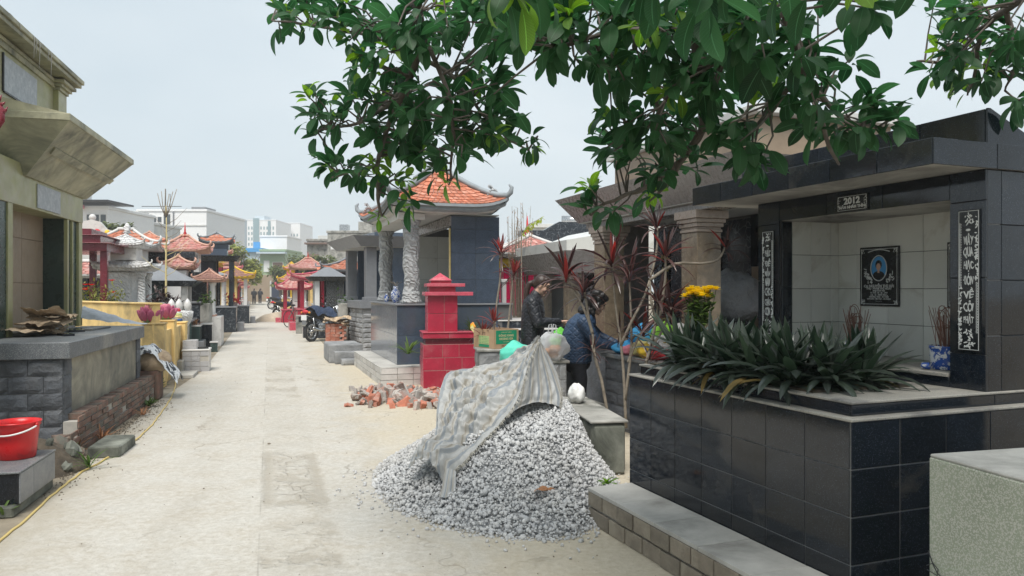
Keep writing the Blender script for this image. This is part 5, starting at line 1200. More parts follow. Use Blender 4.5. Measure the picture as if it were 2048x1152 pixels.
tiles(T2, MT['beige_tile'], (1.25, .8, .8), (0, -1, 0), (0, 0, 1), lin(0, 1.4, 3), [0, .5, .95], th=.008); B(T2, 'niche_head', MT['granite_black'], 1.23, 1.249, -.6, .8, 1.752, 2.33, .003)
for v_ in (.9, 1.96):
    p = B(T2, 'couplet_panel', MT['ink_black'], .90, .935, v_, v_ + .17, 1.0, 2.0, .003)
    for k, wd in enumerate(('PHÚC', 'LỘC', 'THỌ', 'TÂM', 'ĐỨC', 'NHÂN')):
        l_ = link('lettering', text_mesh(wd, .075, MT['gold_letter'], .001, bold=.002), p); place(l_, (.898, v_ + .085, 1.90 - k*.155), (0, -1, 0), (0, 0, 1))
B(T2, 'far_wall', MT['granite_brown'], .28, .93, 2.5, 2.6, .8, 2.33, 0)
# stuffed silver sack
def silver():
    m = pm('silver_film', (.24, .25, .265), .32, .12, 6, .9, 16, dirt=(.3, .31, .33), damt=.4, bdist=.03); return m
silver(); t = bag('large stuffed silver plastic sack beside the marble column', T2w(.80, .52, 1.16), (.30, .24, .29), 'silver_film', False, 9, 'stuffed_sack', crush=.26)
t = thing('sack_stand', 'dark granite block under the silver sack', 'block', T2w(.66, .52, .80), R(20)); B(t, 'block', MT['granite_black'], -.2, .22, -.2, .2, 0, .365, .004)
# altar offerings
def rnd_off(u, v, dz=0): return T2w(u, v, .802 + dz)
B(T2, 'offering_shelf', MT['slab_speckle'], -.06, .6, .32, 1.25, .801, .88, .004)
offs = [('blue_bag', -.20, 1.05, (.10, .09, .05), 'blue plastic wrapper at the far end of the offering table'), ('blue_bag', -.02, .95, (.12, .10, .09), 'crumpled blue plastic bag at the back of the offering table'), ('lime_bag', .02, .62, (.09, .09, .10), 'green bag of leaves among the offerings'),
        ('plastic_white', -.10, .48, (.10, .1, .085), 'white plastic bag in the middle of the offering table'), ('yellow', -.24, .52, (.07, .08, .055), 'yellow bag of gold paper near the table edge'), ('red', -.25, .30, (.07, .07, .05), 'red packet at the near end of the offering table'), ('pale_yellow', -.20, .72, (.08, .07, .06), 'pale yellow wrapped cakes by the woman\'s hand'),
        ('pink', -.26, .88, (.05, .05, .04), 'pink paper packet by the woman\'s hand'), ('plastic_white', .06, .28, (.1, .1, .11), 'tall white bag at the back of the offering table'), ('orange', -.10, .80, (.06, .06, .05), 'orange wrapped packet among the offerings')]
for k, (m_, u, v, r_, lb) in enumerate(offs): bag(lb, rnd_off(u, v, .079 if u > -.06 else 0), tuple(q*1.45 for q in r_), m_, False, 11 + k, 'wrapped_offering' if m_ not in ('blue_bag', 'plastic_white', 'lime_bag') else 'plastic_bag', 'offerings on the table' and None, group='offerings on the table')
for k, (u, v, z) in enumerate(((-.16, .62, .11), (-.05, .40, .15), (.0, .72, .16))):
    t = thing('flower_bunch', ['small yellow flowers lying on the offerings', 'yellow flowers on the white bag', 'yellow flowers at the back of the offerings'][k], 'flowers', rnd_off(u, v, z)); mb = MB()
    for q in range(10):
        c = V((random.uniform(-.07, .07), random.uniform(-.07, .07), random.uniform(0, .03)))
        for i in range(9): blade(mb, c, i*.7, random.uniform(.1, .9), .028, .012, .6, 2)
    mb.build('blossom', MT['petal_yellow'], t)
t = thing('chrysanthemum_vase', 'bunch of yellow chrysanthemums in a dark vase before the marble column', 'flowers', T2w(-.15, -.28, .802))
MB().lathe([(.05, 0), (.06, .02), (.075, .12), (.05, .2), (.06, .24), (.05, .24), (.03, .18)], 16).build('vase', MT['ink_black'], t, True)
mb = MB(); fl = MB(); st = MB()
for k in range(26):
    a = random.uniform(0, 6.28); rr = random.uniform(.02, .15); hz = .67 + random.uniform(-.05, .03); c = V((rr*math.cos(a), rr*math.sin(a)*.9, hz)); st.tube([(0, 0, .2), c*.7, c], .003, 4)
    for lay in range(3):
        for i in range(13): blade(fl, c, i*.483 + lay*.3, .15 + lay*.45, .058 - lay*.006, .016, .3, 2)
    for i in range(9): q = random.uniform(.35, .9); blade(mb, c*q + V((0, 0, .2*(1-q))), random.uniform(0, 6.28), random.uniform(0, .9), .085, .04, .6, 3)
mb.build('foliage', MT['leaf_green'], t); fl.build('blossom', MT['petal_yellow'], t); st.build('stem', MT['leaf_green'], t)
# ------------------------------------------------------------------ farther tombs on the right
T3 = thing('brown_canopy_tomb', 'low tomb with a polished brown canopy and cream parapet behind the woman in black', 'tomb', (.92, 12.6, 0), R(17))
B(T3, 'base', MT['veined_black'], .05, 2.2, -.2, 2.4, 0, .85, .004)
for v_ in (.15, 1.6):
    B(T3, 'column', MT['marble_brown'], .08, .32, v_, v_ + .22, .85, 1.66, .005); B(T3, 'capital', MT['marble_pink'], .04, .36, v_ - .04, v_ + .26, 1.661, 1.76, .005)
B(T3, 'back_wall', MT['veined_black'], 1.0, 1.2, -.1, 2.2, .85, 1.76, 0); B(T3, 'panel', MT['off_white'], .97, .999, .5, .9, 1.0, 1.7, .003); B(T3, 'far_wall', MT['off_white'], .35, .96, 2.0, 2.1, .85, 1.76, 0)
mb = MB(); a0 = [(.0, -.3, 1.77), (2.3, -.3, 1.77), (2.3, 2.2, 1.77), (.0, 2.2, 1.77)]; b0 = [(-.18, -.42, 2.13), (2.5, -.42, 2.13), (2.5, 2.5, 2.13), (-.18, 2.5, 2.13)]
mb.add(a0 + b0, [(0, 1, 5, 4), (1, 2, 6, 5), (2, 3, 7, 6), (3, 0, 4, 7), (3, 2, 1, 0), (4, 5, 6, 7)]); mb.build('canopy', MT['granite_brown'], T3)
MB().prism([(-.15, 2.131), (2.4, 2.131), (2.4, 2.58), (.95, 2.58), (.55, 2.42), (-.15, 2.30)], 1, -.38, 2.4).build('parapet', MT['tile_cream'], T3)
T4 = thing('red_wall_tomb', 'red tiled tomb with a pink tile roof and yellow eaves behind the ponytailed woman', 'tomb', (-.22, 15.6, 0), R(14))
B(T4, 'base', MT['veined_black'], -.3, 2.0, -.5, 2, 0, .9, .005); B(T4, 'ledge', MT['off_white'], -.34, 2.0, -.54, 2, .9, .94, .005)
B(T4, 'core', MT['marble_pink'], .06, 1.5, .06, 1.6, .94, 1.95, 0)
tiles(T4, flat('red_gloss', (.44, .012, .07), .2), (.05, .06, .94), (1, 0, 0), (0, 0, 1), lin(0, 1.45, 4), lin(0, 1.0, 3), th=.01, gap=.012); tiles(T4, MT['red_gloss'], (.06, 1.6, .94), (0, -1, 0), (0, 0, 1), lin(0, 1.5, 4), lin(0, 1.0, 3), th=.01, gap=.012)
for k, (d, z0, z1) in enumerate(((.0, 1.951, 2.02), (.06, 2.021, 2.09), (.02, 2.091, 2.14))): B(T4, 'yellow_trim', MT['yellow'], .02 - d, 1.55 + d, .02 - d, 1.65 + d, z0, z1, .006)
hip_roof(T4, -.22, 1.78, -.2, 1.85, 2.24, 2.66, (MT['roof_tile_pink'], MT['off_white'], MT['off_white']), tw=.16, rows=6, lift=.06, near_single=0, orn=.8, th=.09)
MB().lathe([(.08, 0), (.05, .08), (.07, .11), (.03, .2), (.035, .23), (.005, .5)], 10, (.78, .82, 2.62)).build('spire', MT['red'], T4, True)
t = thing('veined_wall_tomb', 'tall black veined marble back wall behind the pink roof', 'tomb', P(1045, 480, 21) * V((1, 1, 0)) if False else V((.35, 21, 0)), R(10))
B(t, 'wall', MT['veined_black'], -.1, 2.2, 0, .5, 0, 3.15, .01); MB().prism([(.55, 3.15), (2.2, 3.15), (2.2, 3.4), (1.0, 3.4)], 1, .0, .5).build('crest', MT['veined_black'], t)
t = thing('roof_tank_house', 'white flat roofed house with a water tank far behind the marble tomb', 'house', V((5.0, 60, 0))); B(t, 'wall', MT['off_white'], -3.5, 5, 0, 8, 0, 6.4, .02); B(t, 'parapet', MT['off_white'], -3.7, 5.2, -.2, 8, 6.4, 6.7, .02)
o = MB().tube([(-.9, 2, 7.15), (1.2, 2, 7.15)], .4, 14).build('water_tank', MT['metal_chrome'], t, True); B(t, 'tank_stand', MT['metal_dark'], -.8, 1.1, 1.7, 2.3, 6.7, 6.8, .01)
# white rail post beside the blue grey tomb
t = thing('white_post', 'slim white post standing beside the blue grey tomb', 'post', V((-.15, 13.6, 0)), R(15)); B(t, 'shaft', MT['white_paint'], -.04, .04, -.04, .04, 0, 1.62, .006); B(t, 'cap', MT['white_paint'], -.06, .06, -.06, .06, 1.62, 1.68, .006)
t = thing('veined_ledge', 'black veined stone ledge with white edges behind the cardboard box', 'ledge', V((-.30, 12.3, 0)), R(12))
for k in range(2): B(t, 'riser', MT['veined_black'], .12*k, 1.1, .25*k, 1.2, .70 + .14*k if k else 0, .82 + .14*k, .004); B(t, 'tread', MT['marble_white'], .12*k - .02, 1.12, .25*k - .02, 1.2, .82 + .14*k, .84 + .14*k, .003)
# ------------------------------------------------------------------ planter of dark rosette plants on the black tomb
def leaf_meshes(name, mat, specs):
    out = []
    for (el, L, W, dr, fo) in specs:
        mb = MB(); blade(mb, (0, 0, 0), 0, el, L, W, dr, 6, fo); out.append(mb.mesh(name, mat, True))
    return out
RF = M.Translation(V((1.46, 3.23, 0))) @ M.Rotation(R(21.2), 4, 'Z')
spec = [(1.45, .30, .040, .25, .5), (1.25, .33, .046, .6, .45), (1.0, .34, .050, .9, .4), (.8, .34, .050, 1.3, .4), (.5, .33, .050, 1.5, .4), (.25, .32, .048, 1.5, .4), (1.1, .26, .042, .4, .5), (.65, .28, .046, .8, .45)]
LM = leaf_meshes('leaf', MT['leaf_dark'], spec); LDy = leaf_meshes('leaf', leafm('leaf_yellowed', (.20, .17, .06), None, .5, .2, vein=False, tint=.4), [(.2, .30, .034, 1.4, .4), (.5, .28, .03, 1.7, .5)])
ros = []
for k in range(19):
    for tr in range(60):
        u, v = random.uniform(.13, .66), random.uniform(.42, 1.52)
        if all((u-a)**2 + (v-b_)**2 > .021 for a, b_ in ros): break
    ros.append((u, v))
ORD = ['first', 'second', 'third', 'fourth', 'fifth', 'sixth', 'seventh', 'eighth', 'ninth', 'tenth', 'eleventh', 'twelfth', 'thirteenth', 'fourteenth', 'fifteenth', 'sixteenth', 'seventeenth', 'eighteenth', 'nineteenth', 'twentieth']
ros += [(.13, .60), (.125, .78), (.13, .95), (.125, 1.13), (.13, 1.32), (.2, 1.46), (.30, .43), (.5, .41)]
for i, (u, v) in enumerate(ros):
    fr_ = [q for q in ros if q[0] < .30]; bk2 = [q for q in ros if q[0] >= .30]; row_ = fr_ if u < .30 else bk2; kk = sorted(row_, key=lambda q: -q[1]).index((u, v))
    lab = 'dark sword leaved rosette plant in the planter, ' + ('ledge side row' if u < .30 else 'shrine side row') + f', {ORD[kk]} from the far end'
    t = thing('rosette_plant', lab, 'plant', RF @ V((u, v, 1.008)), random.uniform(0, 6), 'rosette plants massed in the black tomb planter')
    n = 30
    for k in range(n):
        q = k / n; me = LM[min(5, int(q*6))] if random.random() < .75 else random.choice(LM)
        if random.random() < .045: me = random.choice(LDy)
        s_ = random.uniform(.7, 1.1)*(1.15 if u < .2 else 1); link('leaf', me, t, (0, 0, .01), (random.uniform(-.12, .12), random.uniform(-.1, .1), k*2.399 + random.uniform(-.3, .3)), (s_, s_*random.uniform(.8, 1.1), s_))
# ------------------------------------------------------------------ cordylines
CM = leaf_meshes('leaf', MT['leaf_cordyline'], [(1.35, .36, .040, .3, .5), (1.0, .42, .042, .9, .45), (.7, .44, .040, 1.3, .4), (.3, .42, .038, 1.5, .4), (-.1, .38, .034, 1.1, .4), (.5, .30, .03, .4, .5)])
CRd = leaf_meshes('leaf', MT['leaf_red'], [(1.4, .32, .045, .2, .5), (1.1, .36, .042, .6, .5), (.8, .36, .04, 1.0, .45)])
def tuft(parent, c, s, n=20, red=.2):
    n = int(n*1.35)
    for k in range(n):
        q = k/n; r_ = random.random() < red*(1.8 if q < .35 else .5)
        me = random.choice(CRd) if r_ else CM[min(4, int(q*5))] if random.random() < .8 else CM[5]
        z = s*random.uniform(.75, 1.1); o = link('leaf', me, parent, V(c) + V((0, 0, -.10*q*s)), (random.uniform(-.25, .25), random.uniform(-.2, .2), k*2.399 + random.uniform(-.5, .5)), (z, z*.9, z))
def cordyline(label, Yb, stems, tufts, s=1.0, red=.2, base_z=0.1):
    b0 = P(stems[0][0][0], stems[0][0][1], stems[0][0][2]); b0.z = base_z
    t = thing('cordyline', label, 'plant', b0)
    for st in stems:
        pts = [P(*q) - b0 for q in st]; cs = []
        if st is stems[0]: pts[0] = V((0, 0, 0))
        for i in range(12 + 1): cs.append(poly(pts, i/12))
        MB().tube(cs, [.017*s - .008*s*i/12 for i in range(13)], 7).build('stem', MT['stem_pale'], t, True)
    for (px, py, Y, sc, n) in tufts: tuft(t, P(px, py, Y) - b0, sc*s*1.1, n, red)
Y = 7.55
cordyline('tall dark red cordyline with forked stem in front of the woman in blue', Y, [[(1220, 822, Y), (1203, 760, Y), (1189, 713, Y), (1185, 667, Y), (1166, 614, Y), (1150, 585, Y), (1132, 545, Y)], [(1185, 667, Y), (1178, 640, Y), (1172, 600, Y), (1167, 575, Y)], [(1195, 735, Y), (1188, 705, Y), (1184, 690, Y)]],
          [(1132, 545, Y, .95, 18), (1167, 578, Y, .85, 16), (1186, 700, Y, .55, 12)], red=.22)
cordyline('twin stemmed dark red cordyline before the marble columns', Y, [[(1252, 830, Y), (1247, 744, Y), (1239, 667, Y), (1230, 600, Y), (1224, 520, Y)], [(1250, 800, Y), (1262, 700, Y), (1262, 640, Y), (1258, 540, Y)], [(1242, 690, Y), (1265, 640, Y-.1), (1290, 590, Y-.1), (1312, 510, Y), (1315, 452, Y)], [(1256, 725, Y), (1270, 690, Y), (1285, 660, Y)]],
          [(1224, 522, Y, 1.0, 20), (1258, 545, Y, .95, 18), (1315, 452, Y, .72, 14), (1285, 662, Y, .8, 16), (1240, 660, Y, .6, 10)], red=.08)
Y = 7.15
cordyline('leaning dark cordyline beside the offering table', Y, [[(1290, 750, Y), (1300, 700, Y), (1325, 660, Y), (1342, 615, Y)], [(1300, 700, Y), (1312, 640, Y), (1316, 595, Y)], [(1318, 640, Y), (1330, 560, Y), (1331, 505, Y)], [(1300, 560, Y), (1350, 528, Y), (1400, 527, Y), (1435, 520, Y), (1450, 495, Y)], [(1312, 640, Y), (1302, 600, Y), (1300, 560, Y)]],
          [(1342, 617, Y, 1.0, 20), (1316, 598, Y, .9, 18), (1331, 508, Y, .8, 16), (1452, 492, Y, .62, 13), (1300, 715, Y, .6, 12)], red=.05, base_z=.75)
Y = 10.6
cordyline('tall cordyline with bright red leaf tips behind the cardboard box', Y, [[(985, 690, Y), (992, 620, Y), (1000, 560, Y), (1003, 500, Y)], [(1012, 690, Y+.1), (1022, 600, Y+.1), (1027, 545, Y+.1)]], [(1003, 502, Y, .82, 18), (1027, 548, Y+.1, .8, 18)], red=.4, base_z=.4)
cordyline('short pink leaved cordyline rising out of the cardboard box', 9.3, [[(985, 680, 9.3), (988, 655, 9.3), (987, 640, 9.3)], [(972, 680, 9.3), (968, 668, 9.3), (966, 660, 9.3)]], [(987, 642, 9.3, .62, 16), (966, 664, 9.3, .6, 14)], red=.5, base_z=.82)
# thin bare bush and yellow-green spray beyond
t = thing('bare_bush', 'thin bare twiggy bush behind the orange roofed tomb', 'bush', V((.05, 15, 0)))
mb = MB(); lf_ = MB()
for k in range(26):
    x = random.uniform(-.12, .30); h = random.uniform(2.6, 3.25); p = [V((x*.5 + .05, 0, 0)), V((x*.8, random.uniform(-.1, .1), h*.5)), V((x + random.uniform(-.08, .08), random.uniform(-.2, .2), h))]; mb.tube(p, [.012, .008, .003], 4)
    for q in range(14): c = p[1].lerp(p[2], random.random()); blade(lf_, c, random.uniform(0, 6.3), random.uniform(0, 1.4), random.uniform(.05, .12), .012, .3, 2)
o = mb.build('twig', MT['stem_pale'], t); o['kind'] = 'stuff'; lf_.build('leaf_spray', MT['leaf_dry'], t)
t = thing('yellow_spray', 'arching yellow green leaf spray above the pink roof', 'plant', P(1043, 470, 14.2) * V((1, 1, 0)))
c0 = P(1043, 470, 14.2); mb = MB().tube([(0, 0, 0), (0, 0, c0.z*.7), (.0, 0, c0.z), (.14, 0, c0.z + .2), (.37, 0, c0.z + .32)], [.02, .015, .012, .01, .004], 5); mb.build('stem', MT['stem_pale'], t)
lf_ = MB()
for k in range(26):
    q = k/25; c = V((.37*q, 0, c0.z + .32*q**.7))
    for s_ in (-1, 1): blade(lf_, c, s_*1.2 + .3, random.uniform(-.7, .6), .13, .03, .7, 3)
lf_.build('leaf_spray', MT['leaf_lime'], t)
# green sprout on the gravel by the kerb
for k, (px, py, Y, L) in enumerate(((1213, 962, 5.3, .12), (1168, 1003, 5.0, .10))): weed(['bright green seedling between the gravel and the concrete kerb', 'small yellow green sprout at the edge of the gravel'][k], P(px, py, Y) - V((0, 0, .02)), 9, L, .03, 'leaf_young', 'seedling', el=(.3, 1.2))
# ------------------------------------------------------------------ two women
t = thing('paving', None, None, (0, 0, 0)); bpy.data.objects.remove(t)
o = MB().box(-.55, 1.28, 7.9, 12.2, 0, .12, .01).build('pavement', MT['concrete']); o['kind'] = 'structure'
def quilt(name, col, sc):
    m, t, b, o = nodes(name); MT[name] = m; tc_ = N_(t, 'TexCoord'); b.inputs['Roughness'].default_value = .5
    n = noise(t, tc_.outputs['Object'], 9, 5); t.links.new(ramp(t, n, .3, .7, tuple(x*.85 for x in col), tuple(x*1.15 for x in col)), b.inputs['Base Color'])
    hs = []
    for ang in (.75, -.75):
        mp_ = N_(t, 'Mapping'); mp_.inputs['Rotation'].default_value = (0, ang, 0); t.links.new(tc_.outputs['Object'], mp_.inputs[0])
        wv = N_(t, 'TexWave', wave_type='BANDS', bands_direction='Z', wave_profile='SIN'); wv.inputs['Scale'].default_value = sc; wv.inputs['Distortion'].default_value = 1.2; t.links.new(mp_.outputs[0], wv.inputs['Vector']); hs.append(ramp(t, wv.outputs['Fac'], 0, .35))
    mi = N_(t, 'Math', operation='MINIMUM'); t.links.new(hs[0], mi.inputs[0]); t.links.new(hs[1], mi.inputs[1])
    ad = N_(t, 'Math', operation='MULTIPLY_ADD'); t.links.new(noise(t, tc_.outputs['Object'], 30, 4), ad.inputs[0]); ad.inputs[1].default_value = .5; t.links.new(mi.outputs[0], ad.inputs[2]); bump(t, b, ad.outputs[0], .4, .012); return m
quilt('jacket_black', (.014, .016, .022), 5.0); quilt('jacket_blue', (.024, .050, .10), 5.5)
def cap(mb, a, b_, ra, rb, n=10):
    a, b_ = V(a), V(b_); mb.tube([a.lerp(b_, i/6) for i in range(7)], [ra + (rb-ra)*i/6 for i in range(7)], n); mb.ell(a, (ra,)*3, n, 7); mb.ell(b_, (rb,)*3, n, 7)
def hand(mb, wrist, d, up, s=1.0, curl=.6):
    """palm, four bent fingers of unequal length and a thumb leaving the side of the palm"""
    d = V(d).normalized(); up = V(up).normalized(); side = d.cross(up).normalized(); w_ = V(wrist)
    for k in range(4):
        o_ = side*(k - 1.5)*.019*s; p0 = w_ + d*.02*s + o_*.6; p1 = w_ + d*.085*s + o_
        cap(mb, p0, p1, .013*s, .011*s, 7); L = (.060, .070, .066, .050)[k]*s; dd = (d - up*curl*.5).normalized(); p2 = p1 + dd*L*.5; d3 = (d - up*curl*1.6).normalized(); p3 = p2 + d3*L*.5
        cap(mb, p1, p2, .0095*s, .009*s, 7); cap(mb, p2, p3, .009*s, .0075*s, 7)
    t0 = w_ + d*.03*s - side*.03*s; t1 = t0 + (d*.6 - side*.7 - up*.2).normalized()*.04*s; t2 = t1 + (d*.9 - side*.1 - up*.4).normalized()*.035*s; cap(mb, t0, t1, .013*s, .011*s, 7); cap(mb, t1, t2, .011*s, .008*s, 7)
def person(label, org, J, jm, hairm, hair_fn, rz=0, glasses=False):
    t = thing('person', label, 'person', org, rz); H = M.Translation(V(J['head'])) @ M.Rotation(J.get('yaw', 0), 4, 'Z') @ M.Rotation(J.get('pitch', .4), 4, 'Y'); T3 = H.to_3x3()
    b = MB()
    b.ell(H @ V((0, 0, .025)), (.088, .072, .092), 18, 12, T=T3); b.ell(H @ V((.018, 0, -.045)), (.066, .056, .075), 16, 10, T=T3)
    b.ell(H @ V((.072, 0, -.10)), (.022, .026, .020), 10, 7, T=T3); cap(b, H @ V((.080, 0, .015)), H @ V((.104, 0, -.022)), .010, .016, 8)
    b.ell(H @ V((.084, 0, -.058)), (.014, .024, .008), 10, 6, T=T3); b.ell(H @ V((.084, 0, -.071)), (.012, .021, .008), 10, 6, T=T3); b.ell(H @ V((.078, 0, .042)), (.02, .055, .012), 10, 6, T=T3)
    for s_ in (-1, 1): b.ell(H @ V((-.005, s_*.074, -.01)), (.022, .010, .034), 10, 7, T=T3); b.ell(H @ V((.058, s_*.042, -.03)), (.028, .022, .028), 10, 7, T=T3)
    cap(b, J['neck'], H @ V((-.02, 0, -.07)), .055, .050); tor = J['torso']                  # list of (point, rx, ry)
    for i in range(len(tor)-1):
        (p, rx, ry), (q, sx_, sy_) = tor[i], tor[i+1]
        for k in range(5): f_ = k/5; b.ell(V(p).lerp(V(q), f_), ((rx + (sx_-rx)*f_)*.9, (ry + (sy_-ry)*f_)*.9, .07), 14, 8)
    for sd in ('L', 'R'):
        a = J['arm'+sd]; cap(b, a[0], a[1], .050, .040); cap(b, a[1], a[2], .038, .027); hand(b, a[2], J['hd'+sd][0], J['hd'+sd][1]); l = J['leg'+sd]; cap(b, l[0], l[1], .080, .056); cap(b, l[1], l[2], .055, .036); cap(b, V(l[2]) + V((-.03, 0, -.045)), V(l[2]) + V((.13, 0, -.06)), .035, .028)
    link('body', remesh(b, .0085, MT['skin'], 'body', 2), t)
    j = MB()
    for i in range(len(tor)-1):
        (p, rx, ry), (q, sx_, sy_) = tor[i], tor[i+1]
        for k in range(5): f_ = k/5; j.ell(V(p).lerp(V(q), f_), (rx + (sx_-rx)*f_ + .015, ry + (sy_-ry)*f_ + .015, .06), 16, 8)
    for sd in ('L', 'R'):
        a = J['arm'+sd]; cap(j, a[0], a[1], .078, .062); cap(j, a[1], V(a[1]).lerp(V(a[2]), .93), .060, .045)
    nk = V(J['neck']); cap(j, nk + V((-.02, 0, -.06)), nk + V((0, 0, .02)), .085, .068)
    link('jacket', remesh(j, .011, jm, 'jacket', 3), t)
    tr = MB(); hp = V(tor[0][0]); tr.ell(hp + V((0, 0, -.02)), (tor[0][1] + .0, tor[0][2] + .0, .13), 16, 9)
    for sd in ('L', 'R'): l = J['leg'+sd]; cap(tr, l[0], l[1], .100, .078); cap(tr, l[1], l[2], .076, .062)
    link('trousers', remesh(tr, .012, MT['trousers'], 'trousers', 3), t)
    for sd in ('L', 'R'):
        l = V(J['leg'+sd][2]); s = MB(); cap(s, l + V((-.03, 0, -.055)), l + V((.14, 0, -.065)), .042, .036); link('shoe', remesh(s, .012, MT['ink_black'], 'shoe', 2), t)
    for s_ in (-1, 1): MB().ell(H @ V((.080, s_*.032, .012)), (.010, .015, .006), 8, 6, T=T3).build('eye', MT['ink_black'], t, True); MB().ell(H @ V((.083, s_*.033, .034)), (.008, .022, .004), 8, 5, T=T3).build('eyebrow', MT['hair'], t, True)
    MB().ell(H @ V((.092, 0, -.064)), (.008, .021, .0045), 8, 5, T=T3).build('lips', flat('lips', (.40, .14, .12), .5), t, True)
    h = MB(); hair_fn(h, H, T3); me = remesh(h, .010, hairm, 'hair', 1); link('hair', me, t)
    if glasses:
        g = MB()
        for s_ in (-1, 1):
            pts = [H @ V((.104, s_*.034 + .024*math.cos(a), .008 + .019*math.sin(a))) for a in [i*math.pi/6 for i in range(13)]]; g.tube(pts, .0022, 5, False); g.tube([H @ V((.104, s_*.058, .012)), H @ V((.0, s_*.08, .01))], .0022, 5)
        g.tube([H @ V((.106, -.010, .012)), H @ V((.106, .010, .012))], .002, 5); g.build('glasses', MT['metal_dark'], t, True)
    return t
def hair1(h, H, T3):
    h.ell(H @ V((-.022, 0, .040)), (.094, .085, .092), 18, 12, T=T3); h.ell(H @ V((-.065, 0, .0)), (.055, .070, .075), 14, 9, T=T3); h.ell(H @ V((.030, 0, .085)), (.055, .065, .040), 14, 8, T=T3)
    for s_ in (-1, 1): h.ell(H @ V((-.02, s_*.066, .035)), (.05, .02, .05), 10, 7, T=T3)
    tie = H @ V((-.115, 0, .0)); h.ell(tie, (.026, .026, .026), 10, 7); d = tie
    pts = [tie, tie + V((-.045, 0, -.02)), tie + V((-.075, .0, -.10)), tie + V((-.085, -.01, -.20)), tie + V((-.08, -.015, -.30)), tie + V((-.085, -.02, -.38))]; h.tube(pts, [.024, .034, .038, .034, .024, .008], 9)
def hair2(h, H, T3):
    h.ell(H @ V((-.020, 0, .045)), (.102, .096, .098), 18, 12, T=T3); h.ell(H @ V((-.075, 0, -.02)), (.075, .088, .10), 14, 9, T=T3); h.ell(H @ V((.035, 0, .088)), (.062, .072, .042), 14, 8, T=T3)
    rr = random.Random(5)
    for k in range(46):
        a = rr.uniform(-1.9, 1.9); z = rr.uniform(-.14, .10); r_ = .098 + rr.uniform(-.01, .022); h.ell(H @ V((-.02 - r_*math.cos(a)*.95, r_*math.sin(a), z)), (.030, .030, .034), 8, 6)
    for k in range(12): a = rr.uniform(-1.2, 1.2); h.ell(H @ V((-.09 - .03*math.cos(a), .09*math.sin(a), -.16 + rr.uniform(-.03, .02))), (.032, .03, .035), 8, 6)
# woman in black: stands upright, looks down at her hands
person('woman in a black quilted jacket with a ponytail and glasses looking down at her hands', (.26, 9.2, .12),
       dict(head=(.105, 0, 1.425), pitch=.42, yaw=-.10, neck=(.03, 0, 1.29), torso=[((-.01, 0, .78), .13, .175), ((-.005, 0, .95), .135, .18), ((.0, 0, 1.10), .135, .185), ((.0, 0, 1.22), .115, .17), ((.015, 0, 1.28), .075, .10)],
            armL=[(.0, .19, 1.22), (.05, .235, .98), (.30, .10, .97)], armR=[(.0, -.19, 1.22), (.08, -.245, .97), (.33, -.07, .985)], hdL=((.9, -.3, .05), (0, 0, 1)), hdR=((.95, .25, .1), (0, 0, 1)),
            legL=[(-.01, .09, .76), (.01, .10, .42), (-.01, .10, .08)], legR=[(-.01, -.09, .76), (.01, -.10, .42), (-.01, -.10, .08)]), MT['jacket_black'], MT['hair_brown'], hair1, R(-6), True)
# woman in blue: leans over the offering table, right arm reaching down
person('woman in a blue quilted jacket with wavy black hair reaching over the offering table', (.72, 8.42, .12),
       dict(head=(.235, 0, 1.225), pitch=.55, yaw=.15, neck=(.13, 0, 1.10), torso=[((.0, 0, .58), .165, .20), ((.0, 0, .74), .165, .205), ((.02, 0, .88), .165, .205), ((.06, 0, 1.0), .155, .195), ((.10, 0, 1.08), .10, .13)],
            armL=[(.08, .20, 1.02), (.26, .23, .84), (.46, .18, .76)], armR=[(.08, -.205, 1.02), (.22, -.24, .80), (.46, -.20, .74)], hdL=((.9, -.1, -.15), (0, 0, 1)), hdR=((.95, .1, -.2), (0, 0, 1)),
            legL=[(-.01, .10, .68), (.03, .11, .38), (.0, .12, .08)], legR=[(-.01, -.10, .68), (.05, -.11, .38), (.04, -.12, .08)]), MT['jacket_blue'], MT['hair'], hair2, R(-4))
